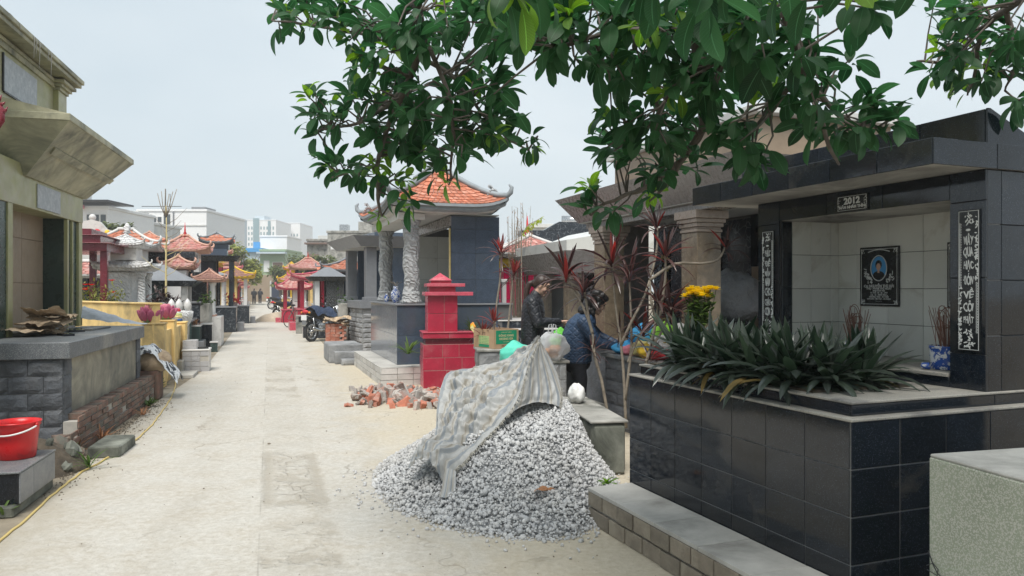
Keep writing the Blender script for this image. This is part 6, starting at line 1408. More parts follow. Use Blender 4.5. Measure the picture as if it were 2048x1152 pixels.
# ------------------------------------------------------------------ big broad-leaved tree hanging over the camera
TR = thing('broadleaf_tree', 'big broad leaved tree whose dark green branches hang over the top', 'tree', (3.4, .6, 0))
TO = V((3.4, .6, 0))
br = {'b1': [(1250, -420, 2.2), (1000, -200, 2.7), (900, -60, 3.0), (838, 0, 3.2), (843, 80, 3.3), (825, 150, 3.4), (780, 240, 3.6), (755, 330, 3.7), (758, 400, 3.8), (762, 430, 3.85)],
      'b1b': [(825, 150, 3.4), (770, 215, 3.6), (700, 250, 3.8), (650, 258, 3.95), (620, 262, 4.0)], 'b1c': [(838, 0, 3.2), (760, 60, 3.5), (690, 62, 3.7), (600, 46, 3.9), (545, 40, 4.0)],
      'b1d': [(830, 110, 3.35), (900, 150, 3.4), (960, 220, 3.45), (1020, 280, 3.5), (1062, 300, 3.5)], 'b1e': [(755, 330, 3.7), (700, 345, 3.8), (655, 355, 3.85)], 'b1f': [(843, 60, 3.3), (900, 200, 3.3), (905, 300, 3.4), (900, 370, 3.45)],
      'b2': [(1400, -420, 2.0), (1395, -150, 2.5), (1395, 0, 2.8), (1395, 120, 3.0), (1402, 260, 3.2), (1350, 330, 3.3), (1290, 375, 3.5), (1220, 405, 3.7), (1180, 430, 3.8)],
      'b2b': [(1395, 120, 3.0), (1350, 170, 3.0), (1290, 260, 3.2), (1230, 300, 3.3)], 'b2c': [(1395, 60, 2.9), (1250, 60, 2.8), (1130, 90, 2.8), (1090, 105, 2.9)], 'b2d': [(1402, 260, 3.2), (1340, 360, 3.3), (1300, 400, 3.4)],
      'b3': [(1600, -420, 1.9), (1560, -100, 2.4), (1575, 20, 2.5), (1600, 120, 2.7), (1612, 150, 2.8), (1650, 205, 2.9), (1700, 240, 3.0), (1770, 262, 3.1)], 'b3b': [(1600, 120, 2.7), (1560, 200, 2.9), (1500, 270, 3.1), (1470, 310, 3.2)], 'b3c': [(1575, 20, 2.5), (1500, 70, 2.6), (1450, 120, 2.7)],
      'b3d': [(1612, 150, 2.8), (1660, 290, 2.9), (1680, 330, 2.95)], 'b4': [(2200, -300, 2.4), (2100, -60, 3.0), (2010, 20, 3.3), (1960, 60, 3.5), (1900, 118, 3.7), (1832, 124, 3.8)], 'b4b': [(1960, 60, 3.5), (1950, 140, 3.65), (1935, 190, 3.7)], 'b4c': [(2010, 20, 3.3), (2030, 120, 3.5), (2010, 180, 3.6)],
      'n1': [(1250, -420, 1.9), (1050, -250, 1.5), (1010, -60, 1.35)], 'n2': [(1500, -400, 1.7), (1430, -160, 1.5), (1440, -30, 1.55)], 'n3': [(1850, -400, 1.8), (1820, -160, 1.5), (1800, -60, 1.6)]}
rad = dict(b1=(.030, .006), b2=(.028, .006), b3=(.022, .005), b4=(.022, .006), n1=(.014, .005), n2=(.014, .005), n3=(.014, .005))
BP = []
for k, q in br.items():
    pts = [P(*c) for c in q]; n = 6*(len(pts)-1); cs = [poly(pts, i/n) + mnoise.noise_vector(V((i*.4, len(k), ord(k[1])))) * .012 for i in range(n+1)]; r0, r1 = rad.get(k, (.012, .004))
    rr = [r0 + (r1-r0)*i/n for i in range(n+1)]
    if k in ('b1', 'b2', 'b3', 'b4', 'n1', 'n2', 'n3'):                       # run back to the limb above the trunk
        lim = V((3.2, .7, 3.6)) + V((0, 0, .12*len(k))); st = cs[0]; pre = [lim.lerp(st, i/6) + V((0, 0, .35*math.sin(math.pi*i/6))) for i in range(6)]; cs = pre + cs; rr = [r0*(2.2 - 1.2*i/6) for i in range(6)] + rr
    MB().tube([c - TO for c in cs], rr, 8).build('branch', MT['bark'], TR, True); BP += cs[6 if len(cs) > n+1 else 0:]
MB().tube([(0, 0, -.05), (.02, 0, .3), (0, .03, 1.4), (-.06, .06, 2.6), (-.15, .1, 3.4), (-.25, .1, 4.3)], [.24, .19, .16, .145, .12, .07], 14).build('trunk', MT['bark'], TR, True)
def tleaf(L, W, droop, fold, mat):
    mb = MB(); n = 7; e = .0; p = V((.03, 0, 0)); vs = []; wd_ = [.10, .55, .84, .98, 1.0, .88, .56, .02]
    for i in range(n + 1):
        q = i/n; d = V((math.cos(e), 0, math.sin(e))); wd = W*.5*wd_[i]; up = V((-math.sin(e), 0, math.cos(e)))
        vs += [p + V((0, -wd, 0)) + up*wd*fold, p.copy(), p + V((0, wd, 0)) + up*wd*fold]; p = p + d*L/n; e -= droop/n
    fs = []
    for i in range(n):
        a = i*3
        for s_, (u0_, u1_) in enumerate(((0, .5), (.5, 1))):
            mb.uv[len(fs)] = [(u0_, i/n), (u1_, i/n), (u1_, (i+1)/n), (u0_, (i+1)/n)]; fs.append((a+s_, a+s_+1, a+s_+4, a+s_+3))
    mb.add(vs, fs); return mb
LV = [tleaf(.145, .064, .5, .18, None), tleaf(.155, .070, .9, .10, None), tleaf(.13, .062, .2, .28, None), tleaf(.15, .060, 1.2, .2, None)]
LMs = [[m_.mesh('leaf', MT[mm], True) for m_ in LV] for mm in ('leaf_tree', 'leaf_young')]
# clusters: centre px, radii px, depth, spread, whorls, young share
cl = [(610, 40, 75, 42, 3.9, .25, 13, .12), (570, 60, 40, 35, 4.0, .2, 5, .2), (700, 40, 60, 50, 3.6, .3, 12, .08), (760, 110, 75, 80, 3.5, .4, 24, .05), (860, 60, 85, 70, 3.3, .4, 26, .05), (640, 225, 48, 42, 4.0, .25, 8, .45), (665, 265, 55, 38, 3.9, .25, 8, .2), (735, 230, 60, 60, 3.7, .35, 19, .06), (845, 210, 85, 75, 3.5, .4, 36, .03),
      (950, 190, 70, 70, 3.4, .4, 27, .03), (790, 300, 70, 45, 3.7, .3, 16, .08), (890, 300, 70, 55, 3.5, .35, 20, .05), (985, 270, 55, 55, 3.5, .3, 14, .05), (1055, 285, 32, 45, 3.5, .25, 6, .25), (660, 345, 42, 20, 3.9, .2, 5, .2), (735, 360, 55, 40, 3.8, .25, 11, .1), (800, 400, 45, 45, 3.8, .25, 8, .3), (765, 450, 25, 18, 3.85, .1, 2, .0), (885, 360, 25, 30, 3.45, .2, 3, .1),
      (960, 60, 80, 65, 3.0, .5, 26, .04), (1060, 60, 70, 60, 2.9, .5, 22, .08), (1130, 110, 60, 45, 2.9, .4, 15, .05), (1180, 50, 80, 50, 2.8, .5, 22, .05), (1290, 60, 80, 60, 2.8, .5, 24, .04), (1230, 150, 60, 55, 3.0, .4, 16, .04), (1320, 160, 70, 65, 3.0, .4, 24, .05), (1420, 80, 80, 75, 2.8, .5, 28, .05), (1430, 190, 70, 60, 3.1, .4, 20, .06), (1530, 80, 70, 75, 2.6, .4, 24, .05), (1540, 180, 60, 60, 2.9, .4, 17, .05),
      (1250, 250, 50, 50, 3.2, .35, 12, .05), (1330, 260, 60, 50, 3.2, .3, 15, .05), (1260, 320, 60, 45, 3.4, .3, 13, .05), (1350, 330, 60, 45, 3.3, .3, 13, .08), (1170, 400, 28, 28, 3.8, .15, 4, .5), (1200, 430, 45, 35, 3.7, .2, 7, .2), (1290, 385, 45, 30, 3.5, .2, 6, .25), (1450, 280, 50, 50, 3.1, .3, 11, .08), (1500, 320, 40, 45, 3.1, .25, 8, .08),
      (1620, 90, 50, 70, 2.7, .3, 12, .05), (1640, 200, 50, 45, 2.9, .3, 9, .06), (1720, 215, 40, 28, 3.0, .2, 4, .0), (1700, 260, 60, 32, 3.0, .25, 8, .1), (1640, 280, 40, 45, 2.9, .2, 6, .1), (1790, 265, 55, 20, 3.05, .15, 5, .05), (1700, 120, 22, 30, 2.8, .2, 2, 0), (1745, 25, 40, 25, 2.4, .2, 4, .0),
      (1890, 60, 60, 60, 3.6, .35, 12, .55), (1960, 50, 60, 60, 3.5, .35, 13, .25), (2025, 60, 45, 70, 3.4, .35, 13, .1), (1880, 140, 45, 40, 3.7, .25, 7, .4), (1960, 140, 60, 50, 3.6, .3, 11, .2), (2030, 150, 40, 50, 3.5, .25, 9, .1), (1915, 195, 30, 30, 3.7, .2, 4, .4), (2040, 215, 20, 25, 3.5, .2, 3, .05),
      (1000, -20, 70, 40, 1.45, .2, 5, 0), (1050, 10, 60, 30, 1.6, .2, 4, 0), (1430, -5, 60, 35, 1.65, .2, 5, .05), (1270, -10, 60, 20, 1.8, .2, 4, .05), (1690, -20, 50, 20, 1.7, .2, 3, 0), (1845, -25, 30, 15, 1.6, .1, 2, 0), (1580, -10, 50, 20, 1.8, .2, 3, 0)]
cl += [(1900, -700, 600, 300, 2.2, .8, 50, .02), (1900, -300, 500, 150, 2.3, .6, 26, .02)]  # unseen overhead clusters added for shade, kept right to spare the gravel
BA = np.array([list(c) for c in BP]); tw = MB(); recs = []
for (cx_, cy_, rx, ry, Yc, dY, n, yg) in cl:
    for k in range(max(1, round(n*.70))):
        rx_, ry_ = rx*.88, ry*.78; a = random.uniform(0, 6.283); r_ = math.sqrt(random.random()); Yk = Yc + random.uniform(-dY, dY)
        c = P(cx_ + rx_*r_*math.cos(a), cy_ - 14 + ry_*r_*math.sin(a), Yk); d2 = ((BA - np.array(c))**2).sum(1); j = int(d2.argmin()); s = BP[j]; dv = c - s; L = dv.length
        d = (dv/L if L > 1e-3 else V((0, 0, -1))); d = (d + V((random.uniform(-.5, .5), random.uniform(-.5, .5), random.uniform(-.5, .4)))).normalized()
        if L > .03: m_ = s.lerp(c, .55) + V((random.uniform(-.03, .03), random.uniform(-.03, .03), random.uniform(-.01, .04))); tw.tube([s - TO, m_ - TO, c - TO], [.0055, .0042, .003], 5, False)
        young = random.random() < yg + .05; ax = d.orthogonal().normalized(); ay = d.cross(ax); nl = random.choice((5, 6, 7, 7))
        for i in range(nl):
            an = i*2.399 + random.uniform(-.35, .35); sp = random.uniform(.75, 1.35) if i < nl-1 else .2
            ld = (d*math.cos(sp) + (ax*math.cos(an) + ay*math.sin(an))*math.sin(sp)); ld = (ld + V((0, 0, .06))).normalized()
            up = V((0, 0, 1)) - ld*ld.z
            if up.length < .1: up = V((random.uniform(-1, 1), random.uniform(-1, 1), 0)); up -= ld*up.dot(ld)
            up.normalize(); ro = random.uniform(-.7, .7); sd = up.cross(ld); up = up*math.cos(ro) + sd*math.sin(ro); sd = up.cross(ld)
            s_ = random.uniform(.46, .90) * (.75 if young else 1); pos = c - d*.025*i*.3
            Mx = M(((ld.x*s_, sd.x*s_, up.x*s_, pos.x), (ld.y*s_, sd.y*s_, up.y*s_, pos.y), (ld.z*s_, sd.z*s_, up.z*s_, pos.z), (0, 0, 0, 1)))
            recs.append((s_/max(.3, pos.y), 1 if young else 0, random.randrange(4), Mx))
for k in range(150):                     # unseen rest of the crown, added above and behind the viewer for shade
    c = V((random.uniform(-.8, 6.5), random.uniform(-3.5, 1.6), random.uniform(3.2, 5.2))); lim = V((3.2, .7, 3.6)); tw.tube([lim - TO, lim.lerp(c, .5) - TO + V((0, 0, .3)), c - TO], [.012, .008, .003], 4, False)
    for i in range(9):
        an = random.uniform(0, 6.28); ld = V((math.cos(an), math.sin(an), random.uniform(-.6, .2))).normalized(); sd = V((0, 0, 1)).cross(ld).normalized(); up = ld.cross(sd); s_ = 1.5; pos = c + ld*.05
        recs.append((0, 0, random.randrange(4), M(((ld.x*s_, sd.x*s_, up.x*s_, pos.x), (ld.y*s_, sd.y*s_, up.y*s_, pos.y), (ld.z*s_, sd.z*s_, up.z*s_, pos.z), (0, 0, 0, 1)))))
tw.build('twig', MT['bark'], TR, True)['kind'] = 'stuff'
recs.sort(key=lambda q: -q[0]); TI = M.Translation(-TO)
vis = 0; rest = [[], []]
for (sz_, yg, k, Mx) in recs:
    pc = Mx.translation; px_, py_ = CX + pc.x/pc.y*F, HY - (pc.z - CH)/pc.y*F
    if vis < 300 and -20 < px_ < 2068 and py_ > -30:
        o = bpy.data.objects.new('leaf', LMs[yg][k]); C.objects.link(o); o.parent = TR; o.matrix_local = TI @ Mx; vis += 1
    else: rest[yg].append((k, TI @ Mx))
for yg in (0, 1):
    tv = [np.array(m_.v) for m_ in LV]; tf = np.array(LV[0].f); uvq = np.array([LV[0].uv[i] for i in range(len(tf))]).reshape(-1, 2); nv = len(tv[0]); n = len(rest[yg])
    allv = np.concatenate([tv[k] @ np.array(Mx.to_3x3()).T + np.array(Mx.translation) for k, Mx in rest[yg]]); fa = (tf[None] + (np.arange(n)*nv)[:, None, None]).reshape(-1, 4)
    me = bpy.data.meshes.new('foliage'); me.vertices.add(len(allv)); me.vertices.foreach_set('co', allv.ravel()); me.loops.add(fa.size); me.loops.foreach_set('vertex_index', fa.ravel()); me.polygons.add(len(fa)); me.polygons.foreach_set('loop_start', np.arange(0, fa.size, 4))
    uv = me.uv_layers.new(name='UVMap'); uv.data.foreach_set('uv', np.tile(uvq, (n, 1)).ravel()); me.update(calc_edges=True)
    at = me.attributes.new('rnd', 'FLOAT', 'FACE'); at.data.foreach_set('value', np.repeat(rng.random(n), len(tf))); me.polygons.foreach_set('use_smooth', [True]*len(me.polygons)); me.materials.append(MT[('leaf_tree', 'leaf_young')[yg]])
    o = link('foliage', me, TR); o['kind'] = 'stuff'
# ------------------------------------------------------------------ rows of small tombs along the lane
def slabroof(t, x0, x1, y0, y1, z, m, flare=.12, h=.2):
    mb = MB(); a0 = [(x0, y0, z), (x1, y0, z), (x1, y1, z), (x0, y1, z)]; b0 = [(x0-flare, y0-flare, z+h), (x1+flare, y0-flare, z+h), (x1+flare, y1+flare, z+h), (x0-flare, y1+flare, z+h)]
    mb.add(a0 + b0, [(0, 1, 5, 4), (1, 2, 6, 5), (2, 3, 7, 6), (3, 0, 4, 7), (3, 2, 1, 0), (4, 5, 6, 7)]); mb.build('roof_slab', m, t)
def row_tomb(label, px, Y, w, d, bh, H, roof, mats, face=1, rz=18.7, spire=None, rise=.45, group=None, over=.22, cols=True, X=None, boxes=True):
    """base, terrace, back wall, columns, plaque, urn and a roof of the given kind; mats = base, cap, column, wall, roof, eave"""
    bm, cm, km, wm, rm, em = [MT[q] for q in mats]
    x = X if X is not None else (px - CX)/F*Y
    t = thing('tomb', label, 'tomb', (x, Y, 0), R(rz), group)
    B(t, 'base', bm, -d/2, d/2, -w/2, w/2, 0, bh - .05, .01); B(t, 'cap', cm, -d/2 - .03, d/2 + .03, -w/2 - .03, w/2 + .03, bh - .05, bh, .006)
    bx0, bx1 = (-d/2 + .04, -d/2 + .2) if face > 0 else (d/2 - .2, d/2 - .04)
    B(t, 'back_wall', wm, bx0, bx1, -w/2 + .06, w/2 - .06, bh, H, .005)
    fx = bx1 if face > 0 else bx0
    if cols:
        for s_ in (-1, 1):
            c = ((d/2 - .16)*face, s_*(w/2 - .16)); r_ = .07
            if cols == 'round': MB().lathe([(r_*1.35, 0), (r_*1.35, .05), (r_, .08), (r_*.92, H-bh-.1), (r_*1.3, H-bh-.05), (r_*1.3, H-bh)], 12, (c[0], c[1], bh)).build('column', km, t, True)
            else: B(t, 'column', km, c[0]-r_, c[0]+r_, c[1]-r_, c[1]+r_, bh, H, .005)
            B(t, 'side_panel', wm, min(fx, c[0]*.2), max(fx, c[0]*.2), s_*(w/2 - .12) - .03, s_*(w/2 - .12) + .03, bh, H, .003)
    q = B(t, 'plaque', MT['ink_black'], fx + face*.002, fx + face*.02, -w*.15, w*.15, bh + (H-bh)*.35, bh + (H-bh)*.8, .003); B(t, 'plaque_text', SL, fx + face*.021, fx + face*.026, -w*.10, w*.10, bh + (H-bh)*.42, bh + (H-bh)*.5, .001)
    MB().lathe([(.06, 0), (.09, .05), (.085, .12), (.07, .13)], 12, (0, 0, bh)).build('urn', MT['porcelain'], t, True)
    if boxes: B(t, 'step', cm, (d/2 + .03)*face, (d/2 + .25)*face, -w*.3, w*.3, 0, bh*.35, .008)
    o_ = over
    if roof == 'slab': slabroof(t, -d/2 - .02, d/2 + .02, -w/2 - .02, w/2 + .02, H, rm, .14, .2); B(t, 'crest', em, -d*.3, d*.3, -w*.35, w*.35, H + .2, H + .2 + rise*.5, .01)
    elif roof == 'pyr':
        slabroof(t, -d/2, d/2, -w/2, w/2, H, em, .16, .13); mb = MB(); a, b_ = d/2 + .05, w/2 + .05; z = H + .131; mb.add([(-a, -b_, z), (a, -b_, z), (a, b_, z), (-a, b_, z), (-a*.15, 0, z+rise), (a*.15, 0, z+rise)], [(0, 1, 5, 4), (1, 2, 5), (2, 3, 4, 5), (3, 0, 4)]); mb.build('pitched_roof', rm, t)
    else:
        hip_roof(t, -d/2 - o_, d/2 + o_, -w/2 - o_, w/2 + o_, H + .09, H + .09 + rise, (rm, em, em), tw=.14 if Y < 30 else .2, rows=6 if Y < 30 else 4, lift=.12, orn=.75, th=.09, ridge_axis=1 if w > d else 0)
        if roof == 'double':
            z2 = H + .09 + rise*.7; B(t, 'upper_body', em, -d*.25, d*.25, -w*.25, w*.25, z2, z2 + .28, .006); hip_roof(t, -d*.4, d*.4, -w*.4, w*.4, z2 + .33, z2 + .33 + rise*.8, (rm, em, em), tw=.14 if Y < 30 else .2, rows=4, lift=.1, orn=.6, th=.06)
    if spire: MB().lathe([(.06, 0), (.035, .06), (.05, .09), (.02, .16), (.025, .18), (.004, spire)], 8, (0, 0, H + .09 + rise)).build('spire', MT['red'], t, True)
    return t
# burgundy pavilion
t = thing('burgundy_pavilion', 'burgundy tiled open pavilion with stacked flat roof behind the yellow wall', 'pavilion', (-8.05, 14.6, 0), R(16)); BT = MT['burgundy_tile']
B(t, 'floor', MT['veined_black'], -.6, .26, -.5, 1.5, 0, .75, .01)
for (x, y) in ((.12, -.42), (-.45, -.42), (.12, 1.2), (-.45, 1.2)):
    B(t, 'column', MT['burgundy_tile'], x + .004, x + .116, y + .004, y + .116, .75, 2.22, 0); tiles(t, BT, (x, y + .004, .75), (1, 0, 0), (0, 0, 1), [0, .12], lin(0, 1.47, 4), th=.005, gap=.005); tiles(t, BT, (x + .116, y, .75), (0, 1, 0), (0, 0, 1), [0, .12], lin(0, 1.47, 4), th=.005, gap=.005)
for k, (a, z0, z1) in enumerate(((.0, 2.22, 2.36), (.10, 2.361, 2.37), (-.14, 2.371, 2.52), (-.08, 2.521, 2.53), (-.34, 2.531, 2.66))): B(t, 'roof_slab', MT['maroon_polish'] if k in (1, 3) else BT, -.62 - a, .26 + a, -.52 - a, 1.42 + a, z0, z1, .004)
B(t, 'altar', MT['veined_black'], -.45, .1, .3, 1.1, .75, 1.3, .006)
# carved stone pavilion with two roofs
t = thing('carved_pavilion', 'pale carved stone pavilion with two scalloped roofs and round columns', 'pavilion', (-8.12, 15.9, 0), R(16)); CPm = MT['carved_pale']
B(t, 'base', CPm, -.55, .5, -.5, .6, 0, 1.15, .01); B(t, 'body', CPm, -.42, .1, -.38, .45, 1.15, 1.86, .02)
for y in (-.32, .40): MB().lathe([(.10, 0), (.10, .04), (.075, .07), (.07, .6), (.10, .66), (.10, .71)], 14, (.30, y, 1.15)).build('column', CPm, t, True)
hip_roof(t, -.58, .52, -.55, .62, 1.98, 2.14, (CPm, CPm, CPm), tw=.10, rows=4, lift=.05, orn=.4, th=.11); B(t, 'upper_body', MT['marble_white'], -.30, .2, -.28, .34, 2.1, 2.36, .01)
hip_roof(t, -.46, .36, -.42, .48, 2.44, 2.64, (CPm, CPm, CPm), tw=.10, rows=4, lift=.05, orn=.4, th=.08); MB().lathe([(.09, 0), (.05, .06), (.08, .12), (.02, .22)], 12, (-.04, .03, 2.68)).build('finial', CPm, t, True)
# white gable with flowers behind
t = thing('white_gable_tomb', 'white tomb with a scroll gable and coloured ornaments behind the stone pavilion', 'tomb', (-11.2, 20.5, 0), R(16)); B(t, 'body', MT['off_white'], -.9, .7, -.6, .9, 0, 2.75, .01); B(t, 'cornice', MT['marble_white'], -1.0, .8, -.7, 1.0, 2.751, 2.83, .01)
MB().prism([(-.95, 2.831), (.75, 2.831), (.55, 3.0), (.25, 3.1), (.1, 3.28), (-.1, 3.34), (-.3, 3.28), (-.45, 3.1), (-.75, 3.0)], 1, -.68, -.5).build('gable', MT['marble_white'], t)
for (x, r_, m_) in ((.05, .09, 'red'), (.28, .07, 'yellow'), (-.12, .06, 'yellow'), (.4, .05, 'orange')): MB().ell((x, -.74, 2.98), (r_, r_*.7, r_*1.2), 9, 7, jit=.15).build('ornament', MT[m_], t, True)
for x in (-.9, -.1, .7): MB().ell((x, -.59, 3.40 if x == -.1 else 3.05), (.09, .09, .09), 10, 8).build('ball', MT['marble_white'], t, True)
row_tomb('tomb with an orange tile roof peeping over the burgundy pavilion', 252, 19, 1.2, 1.3, 1.3, 2.45, 'hip', ('veined_black', 'off_white', 'off_white', 'off_white', 'roof_tile', 'off_white'))
row_tomb('red roofed tomb glimpsed between the burgundy columns', 176, 18, 1.2, 1.2, .7, 1.75, 'hip', ('veined_black', 'off_white', 'white_paint', 'veined_black', 'roof_tile_pink', 'off_white'), rise=.3)
row_tomb('dark teal tomb with a grey pyramid roof behind the sapling', 318, 17.6, 1.3, 1.5, .8, 1.56, 'pyr', ('veined_teal', 'grey_granite', 'marble_white', 'veined_teal', 'grey_granite', 'veined_black'), rise=.38)
t = thing('veined_tomb', 'tall black veined marble tomb wall below the pagoda roof', 'tomb', (-8.95, 19.6, 0), R(17)); B(t, 'wall', MT['veined_black'], -.5, .45, 0, .6, 0, 2.3, .01); B(t, 'cornice', MT['veined_black'], -.55, .62, -.05, .65, 2.301, 2.48, .01); B(t, 'wing', MT['veined_black'], .451, .9, .05, .5, 0, 1.95, .01)
t = thing('orange_scroll_roof', 'orange scroll roofed tomb left of the black veined wall', 'tomb', (-9.75, 20.6, 0), R(17)); B(t, 'body', MT['off_white'], -.45, .45, -.4, .4, 0, 2.1, .01); hip_roof(t, -.6, .6, -.5, .5, 2.2, 2.55, (MT['roof_tile'], MT['salmon'], MT['salmon']), tw=.14, rows=4, lift=.14, orn=.8, th=.09)
row_tomb('tomb with a pink pagoda roof and red spire above the veined wall', 370, 22.3, 1.0, 1.0, 1.5, 2.55, 'hip', ('off_white', 'salmon', 'white_paint', 'off_white', 'roof_tile_pink', 'salmon'), spire=.42, rise=.42)
# white tomb with two pink roofs
t = thing('white_roofed_tomb', 'white tomb with salmon eaved tile roofs and slim white columns', 'tomb', (-8.6, 19.6, 0), R(18))
B(t, 'base', MT['veined_black'], -.42, .45, -.5, .6, 0, 1.13, .01); B(t, 'cap', MT['grey_granite'], -.45, .48, -.53, .63, 1.13, 1.18, .005); B(t, 'body', MT['white_paint'], -.35, .12, -.4, .5, 1.18, 1.98, .008)
hip_roof(t, -.5, .32, -.55, .65, 2.08, 2.34, (MT['roof_tile_pink'], MT['salmon'], MT['salmon']), tw=.12, rows=4, lift=.08, orn=.7, th=.08)
B(t, 'porch_base', MT['marble_white'], .46, .95, -.35, .9, 0, .78, .01)
for y in (-.2, .25): MB().lathe([(.085, 0), (.085, .07), (.06, .09), (.055, .80), (.08, .86), (.08, .9)], 12, (.72, y, .78)).build('column', MT['white_paint'], t, True); MB().lathe([(.10, 0), (.10, .05)], 12, (.72, y, .775)).build('column_foot', MT['salmon'], t, True)
hip_roof(t, .28, 1.02, -.5, .95, 1.76, 2.0, (MT['roof_tile_brown'], MT['salmon'], MT['salmon']), tw=.12, rows=5, lift=.03, orn=.5, th=.08)
row_tomb('dark flat roofed tomb crowned by a small orange pagoda', 428, 26.5, 1.6, 1.5, .9, 2.45, 'slab', ('veined_black', 'grey_granite', 'granite_black', 'granite_black', 'granite_black', 'blue_granite'))
t = thing('orange_pagoda', 'small orange roofed pagoda standing on the dark flat tomb roof', 'pagoda', ((432-CX)/F*26.5, 26.6, 2.88), R(18)); B(t, 'body', MT['blue_granite'], -.4, .4, -.4, .4, 0, .2, .005); hip_roof(t, -.55, .55, -.55, .55, .28, .62, (MT['roof_tile'], MT['eave_grey'], MT['eave_grey']), tw=.14, rows=4, lift=.13, orn=.7, th=.08)
row_tomb('yellow walled tomb with an upturned tile roof beside the lane', 470, 33, 1.4, 1.2, .8, 1.95, 'hip', ('veined_black', 'grey_granite', 'white_paint', 'yellow_wall', 'roof_tile_brown', 'yellow'), rise=.4)
# mid boxes in front of the veined tomb
t = thing('grey_block_step', 'grey veined block step with an unfilled hole left of the path', 'step', G(418, 743), R(18)); B(t, 'core', MT['mortar'], -.44, -.008, .008, .5, 0, .37, 0)
tiles(t, MT['veined_grey'], (-.45, .008, 0), (1, 0, 0), (0, 0, 1), lin(0, .45, 3), lin(0, .38, 4), th=.01, gap=.008, name='block', skip=lambda i, j: (i, j) == (2, 2)); tiles(t, MT['marble_white'], (-.008, .0, 0), (0, 1, 0), (0, 0, 1), [0, .5], lin(0, .38, 2), th=.01, gap=.006, name='block')
B(t, 'top', MT['marble_white'], -.46, .012, -.012, .51, .38, .405, .005); B(t, 'upper_step', MT['veined_grey'], -.46, -.22, .15, .51, .406, .56, .005); MB().tube([(-.2, .12, .425), (-.02, .15, .425)], .02, 8).build('rubber_hose', MT['rubber'], t, True)
for k, (q, w_, d_, h_, m1, lb) in enumerate((((400, 706), .32, .5, .62, 'veined_teal', 'green marble planter box left of the lane'), ((424, 700), .34, .5, .62, 'granite_black', 'black granite box with pale rim behind the grey step'), ((435, 704), .16, .2, .22, 'veined_teal', 'tiny dark marble post beside the lane'))):
    t = thing('planter_box', lb, 'planter', G(*q), R(18)); B(t, 'body', MT[m1], -w_, 0, 0, d_, 0, h_, .005); B(t, 'rim', MT['marble_white'], -w_ - .015, .015, -.015, d_ + .015, h_, h_ + .03, .004)
    if k == 0:
        mb = MB(); [blade(mb, (-w_/2 + random.uniform(-.1, .1), d_/2 + random.uniform(-.2, .2), h_ + .02), random.uniform(0, 6.3), random.uniform(.3, 1.3), .22, .02, .8, 3) for _ in range(60)]; mb.build('dry_plant', MT['leaf_dry'], t)
# sapling in carved stone bowl
t = thing('stone_planter', 'round carved stone planter with pale lotus buds beside the yellow wall', 'planter', P(352, 640, 14.8) * V((1, 1, 0))); MB().lathe([(.22, 0), (.22, .6), (.15, .68), (.26, .82), (.31, .95), (.32, 1.06), (.28, 1.07), (.26, 1.0), (.01, .98)], 22).build('bowl', MT['carved_pale'], t, True)
for (x, y) in ((.10, -.1), (.22, .02), (.0, -.2)): MB().lathe([(.03, 0), (.065, .06), (.075, .12), (.05, .19), (.008, .25)], 12, (x, y, 1.06)).build('lotus_bud', MT['marble_white'], t, True)
s0 = P(332, 606, 15.4); t = thing('yellow_sapling', 'bare yellow stemmed sapling rising above purple leaves', 'sapling', s0 * V((1, 1, 0))); YM = flat('sapling_yellow', (.62, .52, .26), .7); hz = s0.z
MB().tube([(0, 0, 0), (0, 0, hz), (.0, 0, hz + .9), (.01, 0, hz + 1.6), (0, 0, hz + 2.0)], [.026, .024, .018, .012, .006], 8).build('stem', YM, t, True)
for k in range(16):
    z = hz + .55 + k*.07; a = random.uniform(0, 6.3); L = random.uniform(.25, .55); MB().tube([(0, 0, z), (L*.5*math.cos(a), L*.4*math.sin(a), z + L*.25), (L*math.cos(a), L*.7*math.sin(a), z + L*.7)], [.007, .005, .003], 5).build('twig', YM if k < 9 else MT['stem_pale'], t, True)
for k in range(6): x = (k - 2.5)*.035; MB().tube([(0, 0, hz + 1.75), (x*1.3, 0, hz + 2.0), (x*2, .02*k, hz + 2.25 + .05*(k % 3))], [.012, .009, .007], 5).build('twig', MT['stem_pale'], t, True)
mb = MB(); [blade(mb, (random.uniform(-.3, .3), random.uniform(-.15, .15), hz - .06), random.uniform(0, 6.3), random.uniform(.3, 1.4), random.uniform(.18, .3), .035, .8, 3) for _ in range(130)]; mb.build('purple_foliage', MT['leaf_cordyline'], t); B(t, 'bed', MT['concrete'], -.4, .4, -.2, .2, 0, hz - .05, .01)
# farther left and right rows (one thing each)
def xl(Y): return np.interp(Y, [q[1] for q in pl], [q[0] for q in pl])
def xr(Y): return np.interp(Y, [q[1] for q in pr], [q[0] for q in pr])
styles = [('slab', ('veined_black', 'grey_granite', 'granite_black', 'veined_black', 'granite_black', 'granite_black'), 'black granite flat roofed'), ('hip', ('red_tile', 'off_white', 'red_tile', 'off_white', 'roof_tile_pink', 'red_tile_light'), 'red columned pink roofed'), ('double', ('off_white', 'grey_granite', 'white_paint', 'off_white', 'roof_tile', 'salmon'), 'white double roofed'),
          ('pyr', ('grey_granite', 'marble_white', 'marble_white', 'veined_teal', 'grey_granite', 'grey_granite'), 'grey granite pitched roof'), ('hip', ('veined_black', 'grey_granite', 'yellow_wall', 'yellow_wall', 'roof_tile', 'yellow'), 'yellow walled orange roofed'), ('slab', ('veined_teal', 'marble_white', 'white_paint', 'off_white', 'off_white', 'off_white'), 'white flat roofed'), ('double', ('red_tile', 'grey_granite', 'red_tile', 'red_tile', 'roof_tile_pink', 'salmon'), 'red double roofed')]
ordn = ['first', 'second', 'third', 'fourth', 'fifth', 'sixth', 'seventh', 'eighth', 'ninth', 'tenth', 'eleventh']
